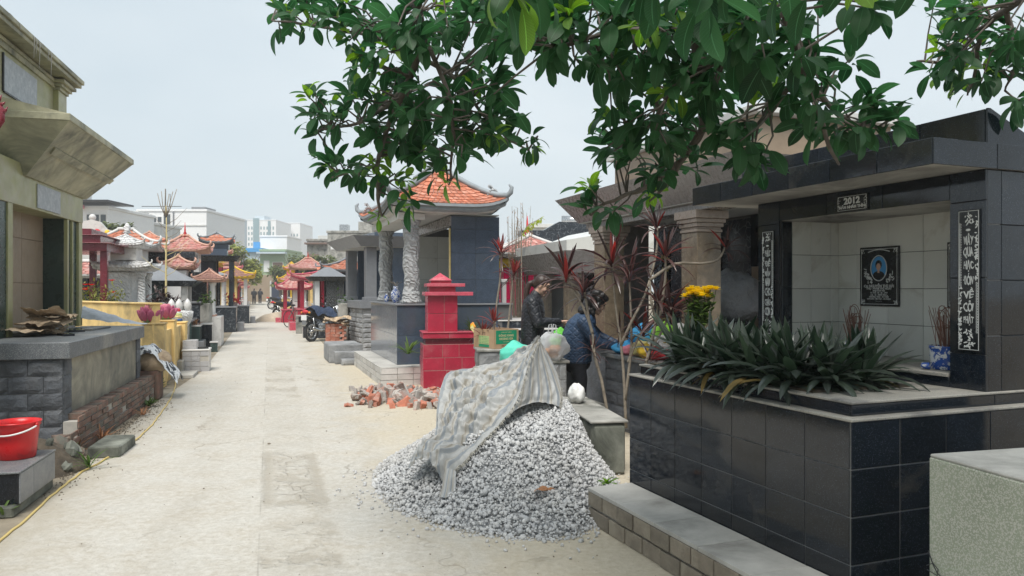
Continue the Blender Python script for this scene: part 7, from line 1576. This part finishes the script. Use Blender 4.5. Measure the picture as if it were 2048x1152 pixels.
for side, Ys, seq in (('left', (29.5, 36.5, 41, 46, 51, 57, 63, 70, 78), (3, 0, 5, 1, 0, 2, 4, 3, 1)), ('right', (31, 37, 42, 47, 53, 59, 66, 74), (1, 4, 6, 0, 3, 1, 2, 0))):
    for k, (Y_, s) in enumerate(zip(Ys, seq)):
        rf, mts, ds = styles[s]; w_ = random.uniform(1.5, 2.2); d_ = random.uniform(1.2, 1.6); x = xl(Y_) - d_*.75 if side == 'left' else xr(Y_) + d_*.75
        row_tomb(f'{ds} tomb far down the lane, {ordn[k]} of the distant {side} row', 0, Y_, w_, d_, random.uniform(.6, .9), random.uniform(1.5, 2.0), rf, mts, 1 if side == 'left' else -1, X=x, rise=random.uniform(.25, .4), cols='round' if s in (2, 3) else True)
for k, (px, Y_, s, H) in enumerate(((235, 27, 5, 2.4), (300, 30, 2, 2.6), (395, 34, 4, 2.5), (352, 38, 1, 2.6), (440, 45, 6, 2.9), (200, 32, 0, 2.4), (455, 58, 1, 3.0))):
    rf, mts, ds = styles[s]; row_tomb(f'{ds} tomb in the left back rows, {ordn[k]} towards the lane end', px, Y_, 1.9, 1.7, 1.0, H, rf, mts, 1, rise=.5)
row_tomb('red tiled pavilion with pink roof behind the motorcycle', 648, 28, 2.2, 2.0, .8, 1.8, 'hip', ('red_tile', 'red_tile_light', 'red_tile', 'red_tile', 'roof_tile_pink', 'red_tile_light'), -1, rise=.3)
row_tomb('black carved stele tomb with white columns behind the motorcycle', 655, 23.4, 1.0, 1.0, .95, 1.75, 'pyr', ('veined_black', 'granite_black', 'white_paint', 'carved_dark', 'grey_granite', 'carved_dark'), -1, rise=.3)
row_tomb('dark granite tomb with an orange gable beside the grey canopy', 694, 25.5, 1.5, 1.4, .9, 2.05, 'hip', ('veined_black', 'grey_granite', 'blue_granite', 'blue_granite', 'roof_tile', 'grey_granite'), -1, rise=.4)
row_tomb('little red shrine gate with a peaked roof by the parked bicycle', 588, 34, 1.1, 1.1, .6, 1.45, 'hip', ('red_tile', 'red_tile_light', 'red_tile', 'marble_white', 'roof_tile_pink', 'red_tile_light'), -1, rise=.5)
row_tomb('dark tomb with a red pagoda roof above the right row', 616, 40, 1.5, 1.5, 1.0, 2.5, 'hip', ('granite_black', 'granite_black', 'granite_black', 'granite_black', 'roof_tile_pink', 'salmon'), -1, rise=.55, spire=.35)
row_tomb('yellow and red pagoda roofed shrine at the lane bend', 583, 44, 1.1, 1.1, 1.0, 1.9, 'double', ('yellow_wall', 'white_paint', 'yellow_wall', 'yellow', 'roof_tile_pink', 'yellow'), -1, rise=.5, spire=.5)
t = thing('lane_end_wall', 'brown plastered wall with a blue gate at the end of the lane', 'wall', ((515-CX)/F*90, 90, 0)); B(t, 'wall', flat('tan_wall', (.33, .26, .19), .9), -4.5, 5.5, 0, .3, 0, 3.2, .02); B(t, 'gate', MT['navy'], 1.7, 2.9, -.06, -.002, 0, 2.3, .01); B(t, 'gate_frame', MT['off_white'], 1.5, 1.69, -.08, -.002, 0, 2.5, .01)
# flowering plants by the lane
for k, (px, py, Y_, m_, n, s) in enumerate(((465, 600, 27, 'petal_red', 90, .35), (412, 600, 19.4, 'leaf_green', 60, .2), (688, 600, 18.5, 'leaf_green', 30, .2), (655, 612, 24, 'leaf_red', 120, .35), (322, 596, 15.2, 'leaf_cordyline', 80, .25))):
    c = P(px, py, Y_); t = thing('potted_shrub', ['red flowering shrub in a pot on the left of the lane', 'green potted plant on the white tomb base', 'small green plant on the grey tomb cap', 'pink leaved shrub behind the motorcycle', 'purple leaved clump left of the sapling'][k], 'plant', (c.x, c.y, 0)); mb = MB()
    for _ in range(n): blade(mb, (random.gauss(0, s*.4), random.gauss(0, s*.4), c.z - .1 + abs(random.gauss(0, s*.6))), random.uniform(0, 6.3), random.uniform(-.3, 1.2), s*.5, .06, .6, 2)
    mb.build('foliage', MT[m_], t); B(t, 'pot', MT['concrete'], -.12, .12, -.12, .12, 0, c.z - .08, .02)
# ------------------------------------------------------------------ brick stack, motorcycles, bicycle, walkers
t = thing('brick_stack', 'stack of red hollow bricks under torn cardboard beside the stone steps', 'bricks', G(652, 706), R(16))
hb = MB(); hb.box(0, .10, 0, .21, 0, .06, .003); bme = hb.mesh('brick', MT['brick_new']); hole = MB()
for j in range(11):
    for i in range(4):
        for k in range(2):
            o = link('brick', bme, t, (i*.104 + (.06 if (j % 2 and i == 3) else 0) + random.uniform(-.006, .006), k*.215 + random.uniform(-.008, .008), j*.062), (0, 0, random.uniform(-.04, .04)))
for k in range(5): crumple(lambda u, v: (-.06 + .56*u + .02*k, -.08 + .55*v, .70 + k*.03 + .06*math.sin(u*4 + k) - .14*max(0, u-.75 + .05*k) - .12*max(0, .2-v)), 14, 12, .07, 6, 20 + k, 'cardboard', MT['cardboard_dirty'], t)
def motorcycle(label, loc, rz, group):
    t = thing('motorcycle', label, 'motorcycle', loc, rz, group); D, Cc, Rb = MT['metal_dark'], MT['metal_chrome'], MT['rubber']
    for x in (0, 1.22):
        ring = [(x + .255*math.cos(a), 0, .29 + .255*math.sin(a)) for a in [i*math.pi/12 for i in range(25)]]; w = MB().tube(ring, .042, 8, False).build('wheel', Rb, t, True)
        r2 = [(x + .205*math.cos(a), 0, .29 + .205*math.sin(a)) for a in [i*math.pi/12 for i in range(25)]]; MB().tube(r2, .02, 6, False).build('rim', Cc, w, True); h = MB().tube([(x, -.05, .29), (x, .05, .29)], .05, 10)
        for k in range(6): a = k*math.pi/3; h.tube([(x, 0, .29), (x + .2*math.cos(a), 0, .29 + .2*math.sin(a))], .008, 4)
        h.build('hub', Cc, w, True)
    MB().tube([(-.05, 0, .80), (.2, 0, .72), (.6, 0, .62), (1.0, 0, .72), (1.08, 0, .95)], [.05, .06, .07, .06, .04], 8).build('frame', D, t, True)
    MB().tube([(-.22, 0, .82), (0, 0, .82), (.3, 0, .78), (.62, 0, .76)], [.05, .10, .12, .09], 10).build('seat', Rb, t, True); MB().ell((.78, 0, .78), (.22, .13, .12), 12, 8).build('fuel_tank', MT['navy'], t, True)
    MB().ell((.56, 0, .42), (.19, .13, .17), 10, 7, jit=.08).build('engine', Cc, t); MB().tube([(.5, -.12, .35), (.2, -.16, .32), (-.15, -.17, .40)], [.025, .04, .05], 8).build('exhaust', Cc, t, True)
    MB().tube([(-.26, 0, .60), (-.2, 0, .68), (0, 0, .64), (.2, 0, .55)], [.06, .07, .06, .03], 8).build('rear_mudguard', D, t, True); MB().ell((-.27, 0, .86), (.05, .11, .055), 10, 7).build('tail_light', MT['red'], t, True)
    for s_ in (-1, 1): MB().ell((-.25, s_*.13, .84), (.035, .035, .03), 8, 6).build('indicator', MT['orange'], t, True)
    B(t, 'number_plate', MT['white'], -.335, -.325, -.095, .095, .62, .76, .004); MB().box(-.3245, -.3, -.07, .07, .50, .60).build('splash_guard', MT['grey_granite'], t)
    for s_ in (-1, 1): MB().tube([(1.22, s_*.06, .29), (1.12, s_*.06, .75), (1.07, s_*.05, .98)], .022, 7).build('fork', Cc, t, True); MB().tube([(1.05, 0, 1.0), (1.02, s_*.2, 1.05), (.94, s_*.34, 1.02)], .013, 6).build('handlebar', D, t, True); MB().tube([(1.0, s_*.24, 1.04), (1.0, s_*.28, 1.2)], .006, 5).build('mirror_stem', D, t); MB().ell((1.0, s_*.28, 1.23), (.015, .06, .04), 8, 6).build('mirror', D, t, True); MB().tube([(.0, s_*.11, .29), (-.05, s_*.11, .68)], .02, 7).build('shock', Cc, t, True)
    MB().ell((1.17, 0, .93), (.08, .09, .09), 10, 8).build('headlight', MT['white'], t, True); MB().tube([(.35, .12, .30), (.30, .30, .01)], .012, 6).build('side_stand', D, t); MB().tube([(1.0, 0, .56), (1.22, 0, .585), (1.42, 0, .50)], .05, 6).build('front_mudguard', D, t, True)
    return t
m1 = motorcycle('black motorcycle with red tail light parked beside the brick stack', G(622, 684) + V((0, .05, 0)), R(66), 'motorcycles parked along the lane')
def copy_tree(o, parent=None):
    c = o.copy(); C.objects.link(c); c.parent = parent
    for ch in list(o.children): copy_tree(ch, c)
    return c
for k, (q, a, lb) in enumerate((((553, 640), 66, 'black motorcycle parked beyond the bicycle'), ((541, 618), 60, 'small distant motorcycle near the lane end'))):
    m = copy_tree(m1); m.location = G(*q); m.rotation_euler = (0, 0, R(a)); m['label'] = lb
tag(crumple(lambda u, v: (.1 + .9*u - .2, (v-.5)*.6, .98 - .25*(2*v-1)**2 + .05*math.sin(u*6)), 18, 14, .05, 6, 31, 'seat_cover', MT['navy'], None), 'dark blue rain cape thrown over the nearest motorcycle', 'rain cape'); o = bpy.data.objects['seat_cover']; o.location = m1.location; o.rotation_euler = m1.rotation_euler
t = thing('bicycle', 'old green bicycle with a front basket parked by the tombs', 'bicycle', G(577, 655), R(70)); TG = flat('bike_green', (.16, .24, .2), .5)
for x in (0, 1.05):
    w = MB().tube([(x + .32*math.cos(a), 0, .34 + .32*math.sin(a)) for a in [i*math.pi/12 for i in range(25)]], .016, 6, False).build('wheel', MT['rubber'], t, True); s = MB()
    for k in range(8): a = k*math.pi/4; s.tube([(x, 0, .34), (x + .31*math.cos(a), 0, .34 + .31*math.sin(a))], .003, 3)
    s.build('spokes', MT['metal_chrome'], w)
for p_ in ([(0, 0, .34), (.42, 0, .30), (.30, 0, .82)], [(.42, 0, .30), (.90, 0, .75)], [(.30, 0, .72), (.92, 0, .66)], [(0, 0, .34), (.30, 0, .72)], [(1.05, 0, .34), (.88, 0, 1.0)]): MB().tube(p_, .016, 6).build('frame_tube', TG, t, True)
MB().ell((.28, 0, .86), (.13, .08, .04), 10, 6).build('saddle', MT['rubber'], t, True); MB().tube([(.75, -.28, 1.0), (.88, 0, 1.02), (.75, .28, 1.0)], .012, 6).build('handlebar', MT['metal_chrome'], t, True)
bk_ = MB(); [bk_.tube([(1.0, -.15, .78 + .05*k), (1.28, -.15, .78 + .05*k), (1.28, .15, .78 + .05*k), (1.0, .15, .78 + .05*k), (1.0, -.15, .78 + .05*k)], .006, 4) for k in range(5)]; [bk_.tube([(1.0 + .07*i, s_*.15, .78), (1.0 + .07*i, s_*.15, .98)], .004, 4) for i in range(5) for s_ in (-1, 1)]; bk_.build('basket', MT['white'], t)
wl = [o for o in bpy.data.objects if o.name.startswith('person') and o.parent is None]
for k, (px, py, a, lb) in enumerate(((520, 607, 80, 'distant person in dark clothes at the end of the lane'), (508, 608, 100, 'second distant person left of the other at the lane end'))):
    m = copy_tree(wl[0]); m.location = G(px, py); m.rotation_euler = (0, 0, R(a)); m['label'] = lb
t = thing('sand_heap', 'low heap of pale sand beside the bicycle', 'sand', G(556, 642)); pm('sand', (.50, .42, .32), .95, .15, 8, .4, 60); MB().grid(hump(1.1, .42, 9), 20, 20).build('heap', MT['sand'], t, True); t['kind'] = 'stuff'
t = thing('grey_block', 'grey concrete block standing behind the motorcycle', 'block', G(592, 668), R(17)); B(t, 'block', MT['concrete'], 0, .5, 0, .5, 0, .62, .01); B(t, 'recess', MT['ink_black'], .08, .42, -.012, -.001, .40, .58, .003)  # black plate on the face stands in for a dark recess
# ------------------------------------------------------------------ far buildings and trees
GLS = pm('window_glass', (.06, .075, .085), .08, .2, 3, 0)
wm_c = {}
def bldg(label, px0, px1, ytop, Y, dep, mat, wins=None, name='building', roofs=(), rz=0, parts=()):
    a, b_ = (px0-CX)/F*Y, (px1-CX)/F*Y; H = CH + (HY - ytop)/F*Y; t = thing(name, label, 'building', (a, Y, 0), R(rz)); W_ = b_ - a
    B(t, 'wall', MT[mat], 0, W_, 0, dep, 0, H, .02); B(t, 'parapet', MT[mat], -.1, W_ + .1, -.1, dep + .1, H, H + .25, .02)
    for (x0, x1, z0, z1, nx, nz, ww, wh, pm_) in (wins or ()):          # fractions of width / metres up
        for i in range(nx):
            for j in range(nz):
                cx_ = W_*(x0 + (x1-x0)*(i+.5)/nx); cz = z0 + (z1-z0)*(j+.5)/nz; key = (round(ww, 2), round(wh, 2), pm_)
                if key not in wm_c: wm_c[key] = (MB().box(-ww/2, ww/2, -.03, .05, -wh/2, wh/2).mesh('window', MT['white_paint']), MB().box(-ww/2+.06, ww/2-.06, -.045, -.031, -wh/2+.06, wh/2-.06).mesh('pane', MT[pm_]))
                w = link('window', wm_c[key][0], t, (cx_, -.02, cz)); link('pane', wm_c[key][1], w)
    for (n_, m_, x0, x1, y0, y1, z0, z1) in parts: B(t, n_, MT[m_], x0, x1, y0, y1, z0, z1, .01)
    return t, W_, H
flat('white_clean', (.78, .78, .78), .8); flat('pale_blue_wall', (.48, .56, .62), .8); flat('pale_green_glass', (.20, .30, .33), .4)
bldg('white house with a wide glazed storey behind the burgundy pavilion', 120, 216, 418, 62, 8, 'white_clean', [(.55, .98, 5.6, 7.9, 3, 1, .55, 1.9, 'window_glass')], parts=[('roof_sheet', 'metal_dark', -.3, 4.6, -1.2, 3, 8.6, 8.75), ('sign_board', 'pink', .8, 2.2, -.4, -.3, 8.1, 8.4), ('water_tank', 'white', .5, 1.5, 1, 2, 8.8, 9.6), ('balcony', 'white_clean', -.2, 4.2, -1.0, -.03, 3.9, 4.5)])
bldg('pale house with balcony rails between the white houses', 210, 285, 446, 70, 8, 'off_white', [(.1, .9, 1.5, 6.3, 4, 2, .6, 1.0, 'window_glass')], parts=[('cornice', 'white_clean', -.3, 3.8, -.4, .4, 5.0, 5.3), ('tower', 'off_white', .6, 2.2, 2, 4, 7.6, 9.0)])
bldg('large plain white building with a blue awning at its foot', 275, 413, 423, 84, 12, 'white_clean', [(.00, .07, 7.4, 9.9, 1, 2, .5, .7, 'window_glass'), (.09, .20, 7.4, 9.9, 1, 2, 1.0, 1.25, 'window_glass'), (.21, .36, 7.4, 9.9, 2, 2, .55, .7, 'window_glass'), (.38, .48, 7.4, 9.9, 1, 2, .85, 1.3, 'window_glass'), (.02, .46, 3.0, 6.4, 5, 2, .6, .9, 'window_glass')], parts=[('roof_shed', 'grey_granite', 5.6, 7.2, 1, 4, 10.2, 10.8), ('awning', 'blue', -2.2, 3.4, -2.2, -.05, 2.9, 3.3), ('floor_band', 'off_white', -.03, 7.75, -.08, -.02, 8.55, 8.7), ('floor_band', 'off_white', -.03, 7.75, -.08, -.02, 6.7, 6.85), ('drain_pipe', 'grey_granite', 4.0, 4.12, -.14, -.02, 0, 10.2), ('roof_rail', 'metal_dark', .3, 4.8, .3, .36, 10.75, 10.82), ('roof_mast', 'metal_dark', 2.2, 2.26, 2, 2.06, 10.4, 13), ('roof_mast', 'metal_dark', 2.7, 2.76, 2, 2.06, 10.4, 12.4)])
bldg('white apartment tower with blue corner panels', 411, 462, 434, 230, 14, 'pale_blue_wall', [(.15, .98, 4, 22, 6, 10, .8, 1.1, 'pale_green_glass')], parts=[('blue_panel', 'sky_blue', .1, 2.2, -.1, -.02, 17.5, 22.3), ('blue_panel', 'sky_blue', .1, 1.9, -.1, -.02, 10.5, 12.2), ('white_bay', 'white_clean', 3.0, 4.0, -.6, -.02, 0, 22.0), ('white_bay', 'white_clean', 5.6, 6.6, -.6, -.02, 0, 21.0)])
bldg('long row of tall pale apartment blocks on the horizon', 474, 552, 441, 265, 18, 'white_clean', [(.03, .97, 3, 24, 12, 11, .6, 1.15, 'pale_green_glass')], parts=[('glass_strip', 'pale_green_glass', 1.1, 1.9, -.3, -.06, 2, 25.5), ('glass_strip', 'pale_green_glass', 5.8, 7.9, -.3, -.06, 2, 26.5), ('roof_house', 'pale_blue_wall', 5.6, 9.0, 2, 9, 25.9, 27.6), ('glass_strip', 'pale_green_glass', 11.0, 11.9, -.3, -.06, 2, 25.5)])
bldg('right wing of the pale apartment row stepping lower', 552, 600, 447, 285, 18, 'white_clean', [(.05, .95, 3, 23, 7, 10, .6, 1.15, 'pale_green_glass')], parts=[('glass_strip', 'pale_green_glass', 3.8, 5.0, -.3, -.06, 2, 25), ('white_bay', 'white_clean', 1.0, 2.2, -.6, -.02, 0, 26.0)])
bldg('white house front rising above the green house', 520, 574, 474, 118, 8, 'white_clean', [(.1, .45, 6.6, 7.8, 3, 1, .55, .8, 'window_glass')], parts=[('blue_panel', 'sky_blue', -1.0, .02, -.2, -.03, 6.0, 8.9)])
t_, W_, H_ = bldg('green two storey house with balcony at the end of the lane', 520, 571, 502, 104, 8, 'wall_green', [(.12, .40, 3.7, 5.6, 1, 1, .8, 1.6, 'white'), (.48, .92, 3.9, 5.5, 1, 1, 1.5, 1.1, 'brown_paint'), (.12, .42, .6, 2.4, 1, 1, .9, 1.5, 'white'), (.48, .95, .6, 2.4, 3, 1, .5, 1.5, 'white')], parts=[('floor_slab', 'wall_green', -.15, 3.7, -.9, -.03, 2.55, 2.85), ('balcony_wall', 'wall_green', -.1, 3.65, -.9, -.8, 2.86, 3.5), ('roof_slab', 'pale_blue_wall', -.2, 3.75, -1.0, 0, 6.35, 6.6)])
bldg('low blue sheet roofed shed left of the green house', 462, 522, 500, 112, 8, 'pale_blue_wall', parts=[('roof_sheet', 'sky_blue', -.3, 4.8, -.5, 4, 7.0, 7.6)])
bldg('unfinished brick house with a rusty roof right of the lane', 614, 658, 482, 86, 8, 'concrete', [(.66, .92, 3.9, 5.2, 1, 1, .75, 1.2, 'brown_paint')], parts=[('brick_panel', 'brick_old', .1, 1.35, -.06, -.025, 4.0, 5.5), ('roof_sheet', 'brown_paint', -.15, 2.5, -.6, 3, 6.6, 6.8), ('roof_house', 'off_white', 1.0, 2.4, 1, 3, 7.2, 7.7)])
bldg('plain grey plastered house beyond the grey canopy tomb', 655, 760, 466, 78, 8, 'concrete', [(.05, .2, 5.3, 6.8, 1, 1, .7, .9, 'white'), (.5, .62, 4.5, 6.0, 1, 1, .6, .9, 'window_glass')], parts=[('roof_house', 'concrete', 3.0, 5.4, 1, 4, 7.5, 8.6), ('roof_tank', 'metal_chrome', 1.0, 1.9, 1, 2, 7.6, 8.3)])
bldg('grey corner house left of the apartment tower', 380, 420, 474, 140, 8, 'pale_blue_wall', parts=[('roof_sheet', 'metal_dark', -.3, 4, -.5, 4, 11.3, 11.6)])
bldg('white terrace house far behind the dragon finial', 40, 130, 455, 75, 8, 'off_white', [(.1, .9, 1.5, 7, 4, 2, .7, 1.0, 'window_glass')])
def far_tree(label, px, Y, w_, z0, z1, mat='leaf_far', n=1500, bare=False, lf=.42):
    c = (px-CX)/F*Y; t = thing('tree', label, 'tree', (c, Y, 0)); MB().tube([(0, 0, 0), (.1, 0, z0), (0, .1, z0 + (z1-z0)*.5)], [.22, .16, .08], 8).build('trunk', MT['bark'], t, True)
    for k in range(6):
        a = k*1.05; MB().tube([(.05, 0, z0*.9), (w_*.22*math.cos(a), w_*.22*math.sin(a), z0 + (z1-z0)*.4), (w_*.4*math.cos(a), w_*.4*math.sin(a), z0 + (z1-z0)*.7)], [.09, .05, .02], 6).build('limb', MT['bark'], t, True)
    cl_ = [(random.uniform(-.33, .33)*w_, random.uniform(-.33, .33)*w_, z0 + (z1-z0)*random.uniform(.22, .82), random.uniform(.13, .22)*w_) for _ in range(15)]; mb = MB(); rr = []
    for k in range(n):
        x, y, z, r_ = random.choice(cl_); d = V((random.gauss(0, 1), random.gauss(0, 1), random.gauss(0, .8))).normalized()*r_*random.uniform(.6, 1.0); f0 = len(mb.f)
        blade(mb, V((x, y, z)) + d, random.uniform(0, 6.28), random.uniform(-.9, .7), lf*random.uniform(.6, 1.2), lf*.55, .5, 2); rr += [random.random()]*(len(mb.f) - f0)
    o = mb.build('crown', MT[mat], t); at = o.data.attributes.new('rnd', 'FLOAT', 'FACE'); at.data.foreach_set('value', rr); return t
far_tree('rounded light green tree left of the green house', 480, 70, 4.9, 1.2, 6.2, 'leaf_farlight', 4200)
far_tree('yellow green tree behind the rounded tree', 446, 84, 3.4, 3, 6.6, 'leaf_farlight', 1400); far_tree('dark green tree in front of the unfinished house', 636, 66, 3.6, 1.8, 5.0, 'leaf_far', 1900); far_tree('thin grey green tree right of the green house', 590, 88, 3.4, 2.5, 6.6, 'leaf_far', 500)
far_tree('bushy green tree left of the unfinished house', 612, 72, 2.4, 1.5, 4.2, 'leaf_far', 1000); far_tree('green tree below the plain grey house', 695, 60, 2.4, 1.4, 4.0, 'leaf_far', 900); far_tree('dark green roof garden tree behind the carved pavilion', 228, 52, 2.6, 3.6, 6.4, 'leaf_far', 1100); far_tree('small green tree behind the pagoda roofs', 300, 46, 2.6, 1.6, 4.4, 'leaf_farlight', 1000); far_tree('green tree beyond the far right row', 560, 82, 2.6, 1.2, 4.4, 'leaf_far', 900); far_tree('low green tree between the white tombs and the tower', 425, 60, 3.4, 1.6, 4.4, 'leaf_far', 1000)
# scattered grit, leaves and pebbles on the path
pts = []; sz = []
for k in range(520):
    Y_ = 3.4 + 12*rng.random()**1.6; x = rng.uniform(float(xl(Y_)) + .1, float(xr(Y_)) - .1); pts.append((x, Y_, .008)); sz.append(.0018 + .006*rng.random()**3 + (.012 if rng.random() < .02 else 0))
for k in range(900):
    v = rng.uniform(-1.6, 3.4); u = .10 + abs(rng.normal(0, .13)); c = Lw(float(u), float(v)); pts.append((c.x, c.y, .008)); sz.append(rng.uniform(.003, .012))
pm('grit', (.17, .145, .11), .95, .4, 30, .3, 60); o = stone_cloud('path_grit', np.array(pts), np.array(sz), MT['grit'], None, 'stuff'); o['label'] = 'scattered dark grit and crumbs on the pale path'; o['category'] = 'grit'
# ------------------------------------------------------------------ air
hz_ = MB().box(-299, 299, -29, 449, -1, 32).build('haze', None); hz_['kind'] = 'stuff'
m = bpy.data.materials.new('haze_air'); m.use_nodes = True; m.node_tree.nodes.clear(); ou = m.node_tree.nodes.new('ShaderNodeOutputMaterial'); pv = m.node_tree.nodes.new('ShaderNodeVolumePrincipled')
pv.inputs['Color'].default_value = (.95, .97, 1, 1); pv.inputs['Density'].default_value = .0012; pv.inputs['Anisotropy'].default_value = .2; m.node_tree.links.new(pv.outputs[0], ou.inputs['Volume']); hz_.data.materials.append(m)
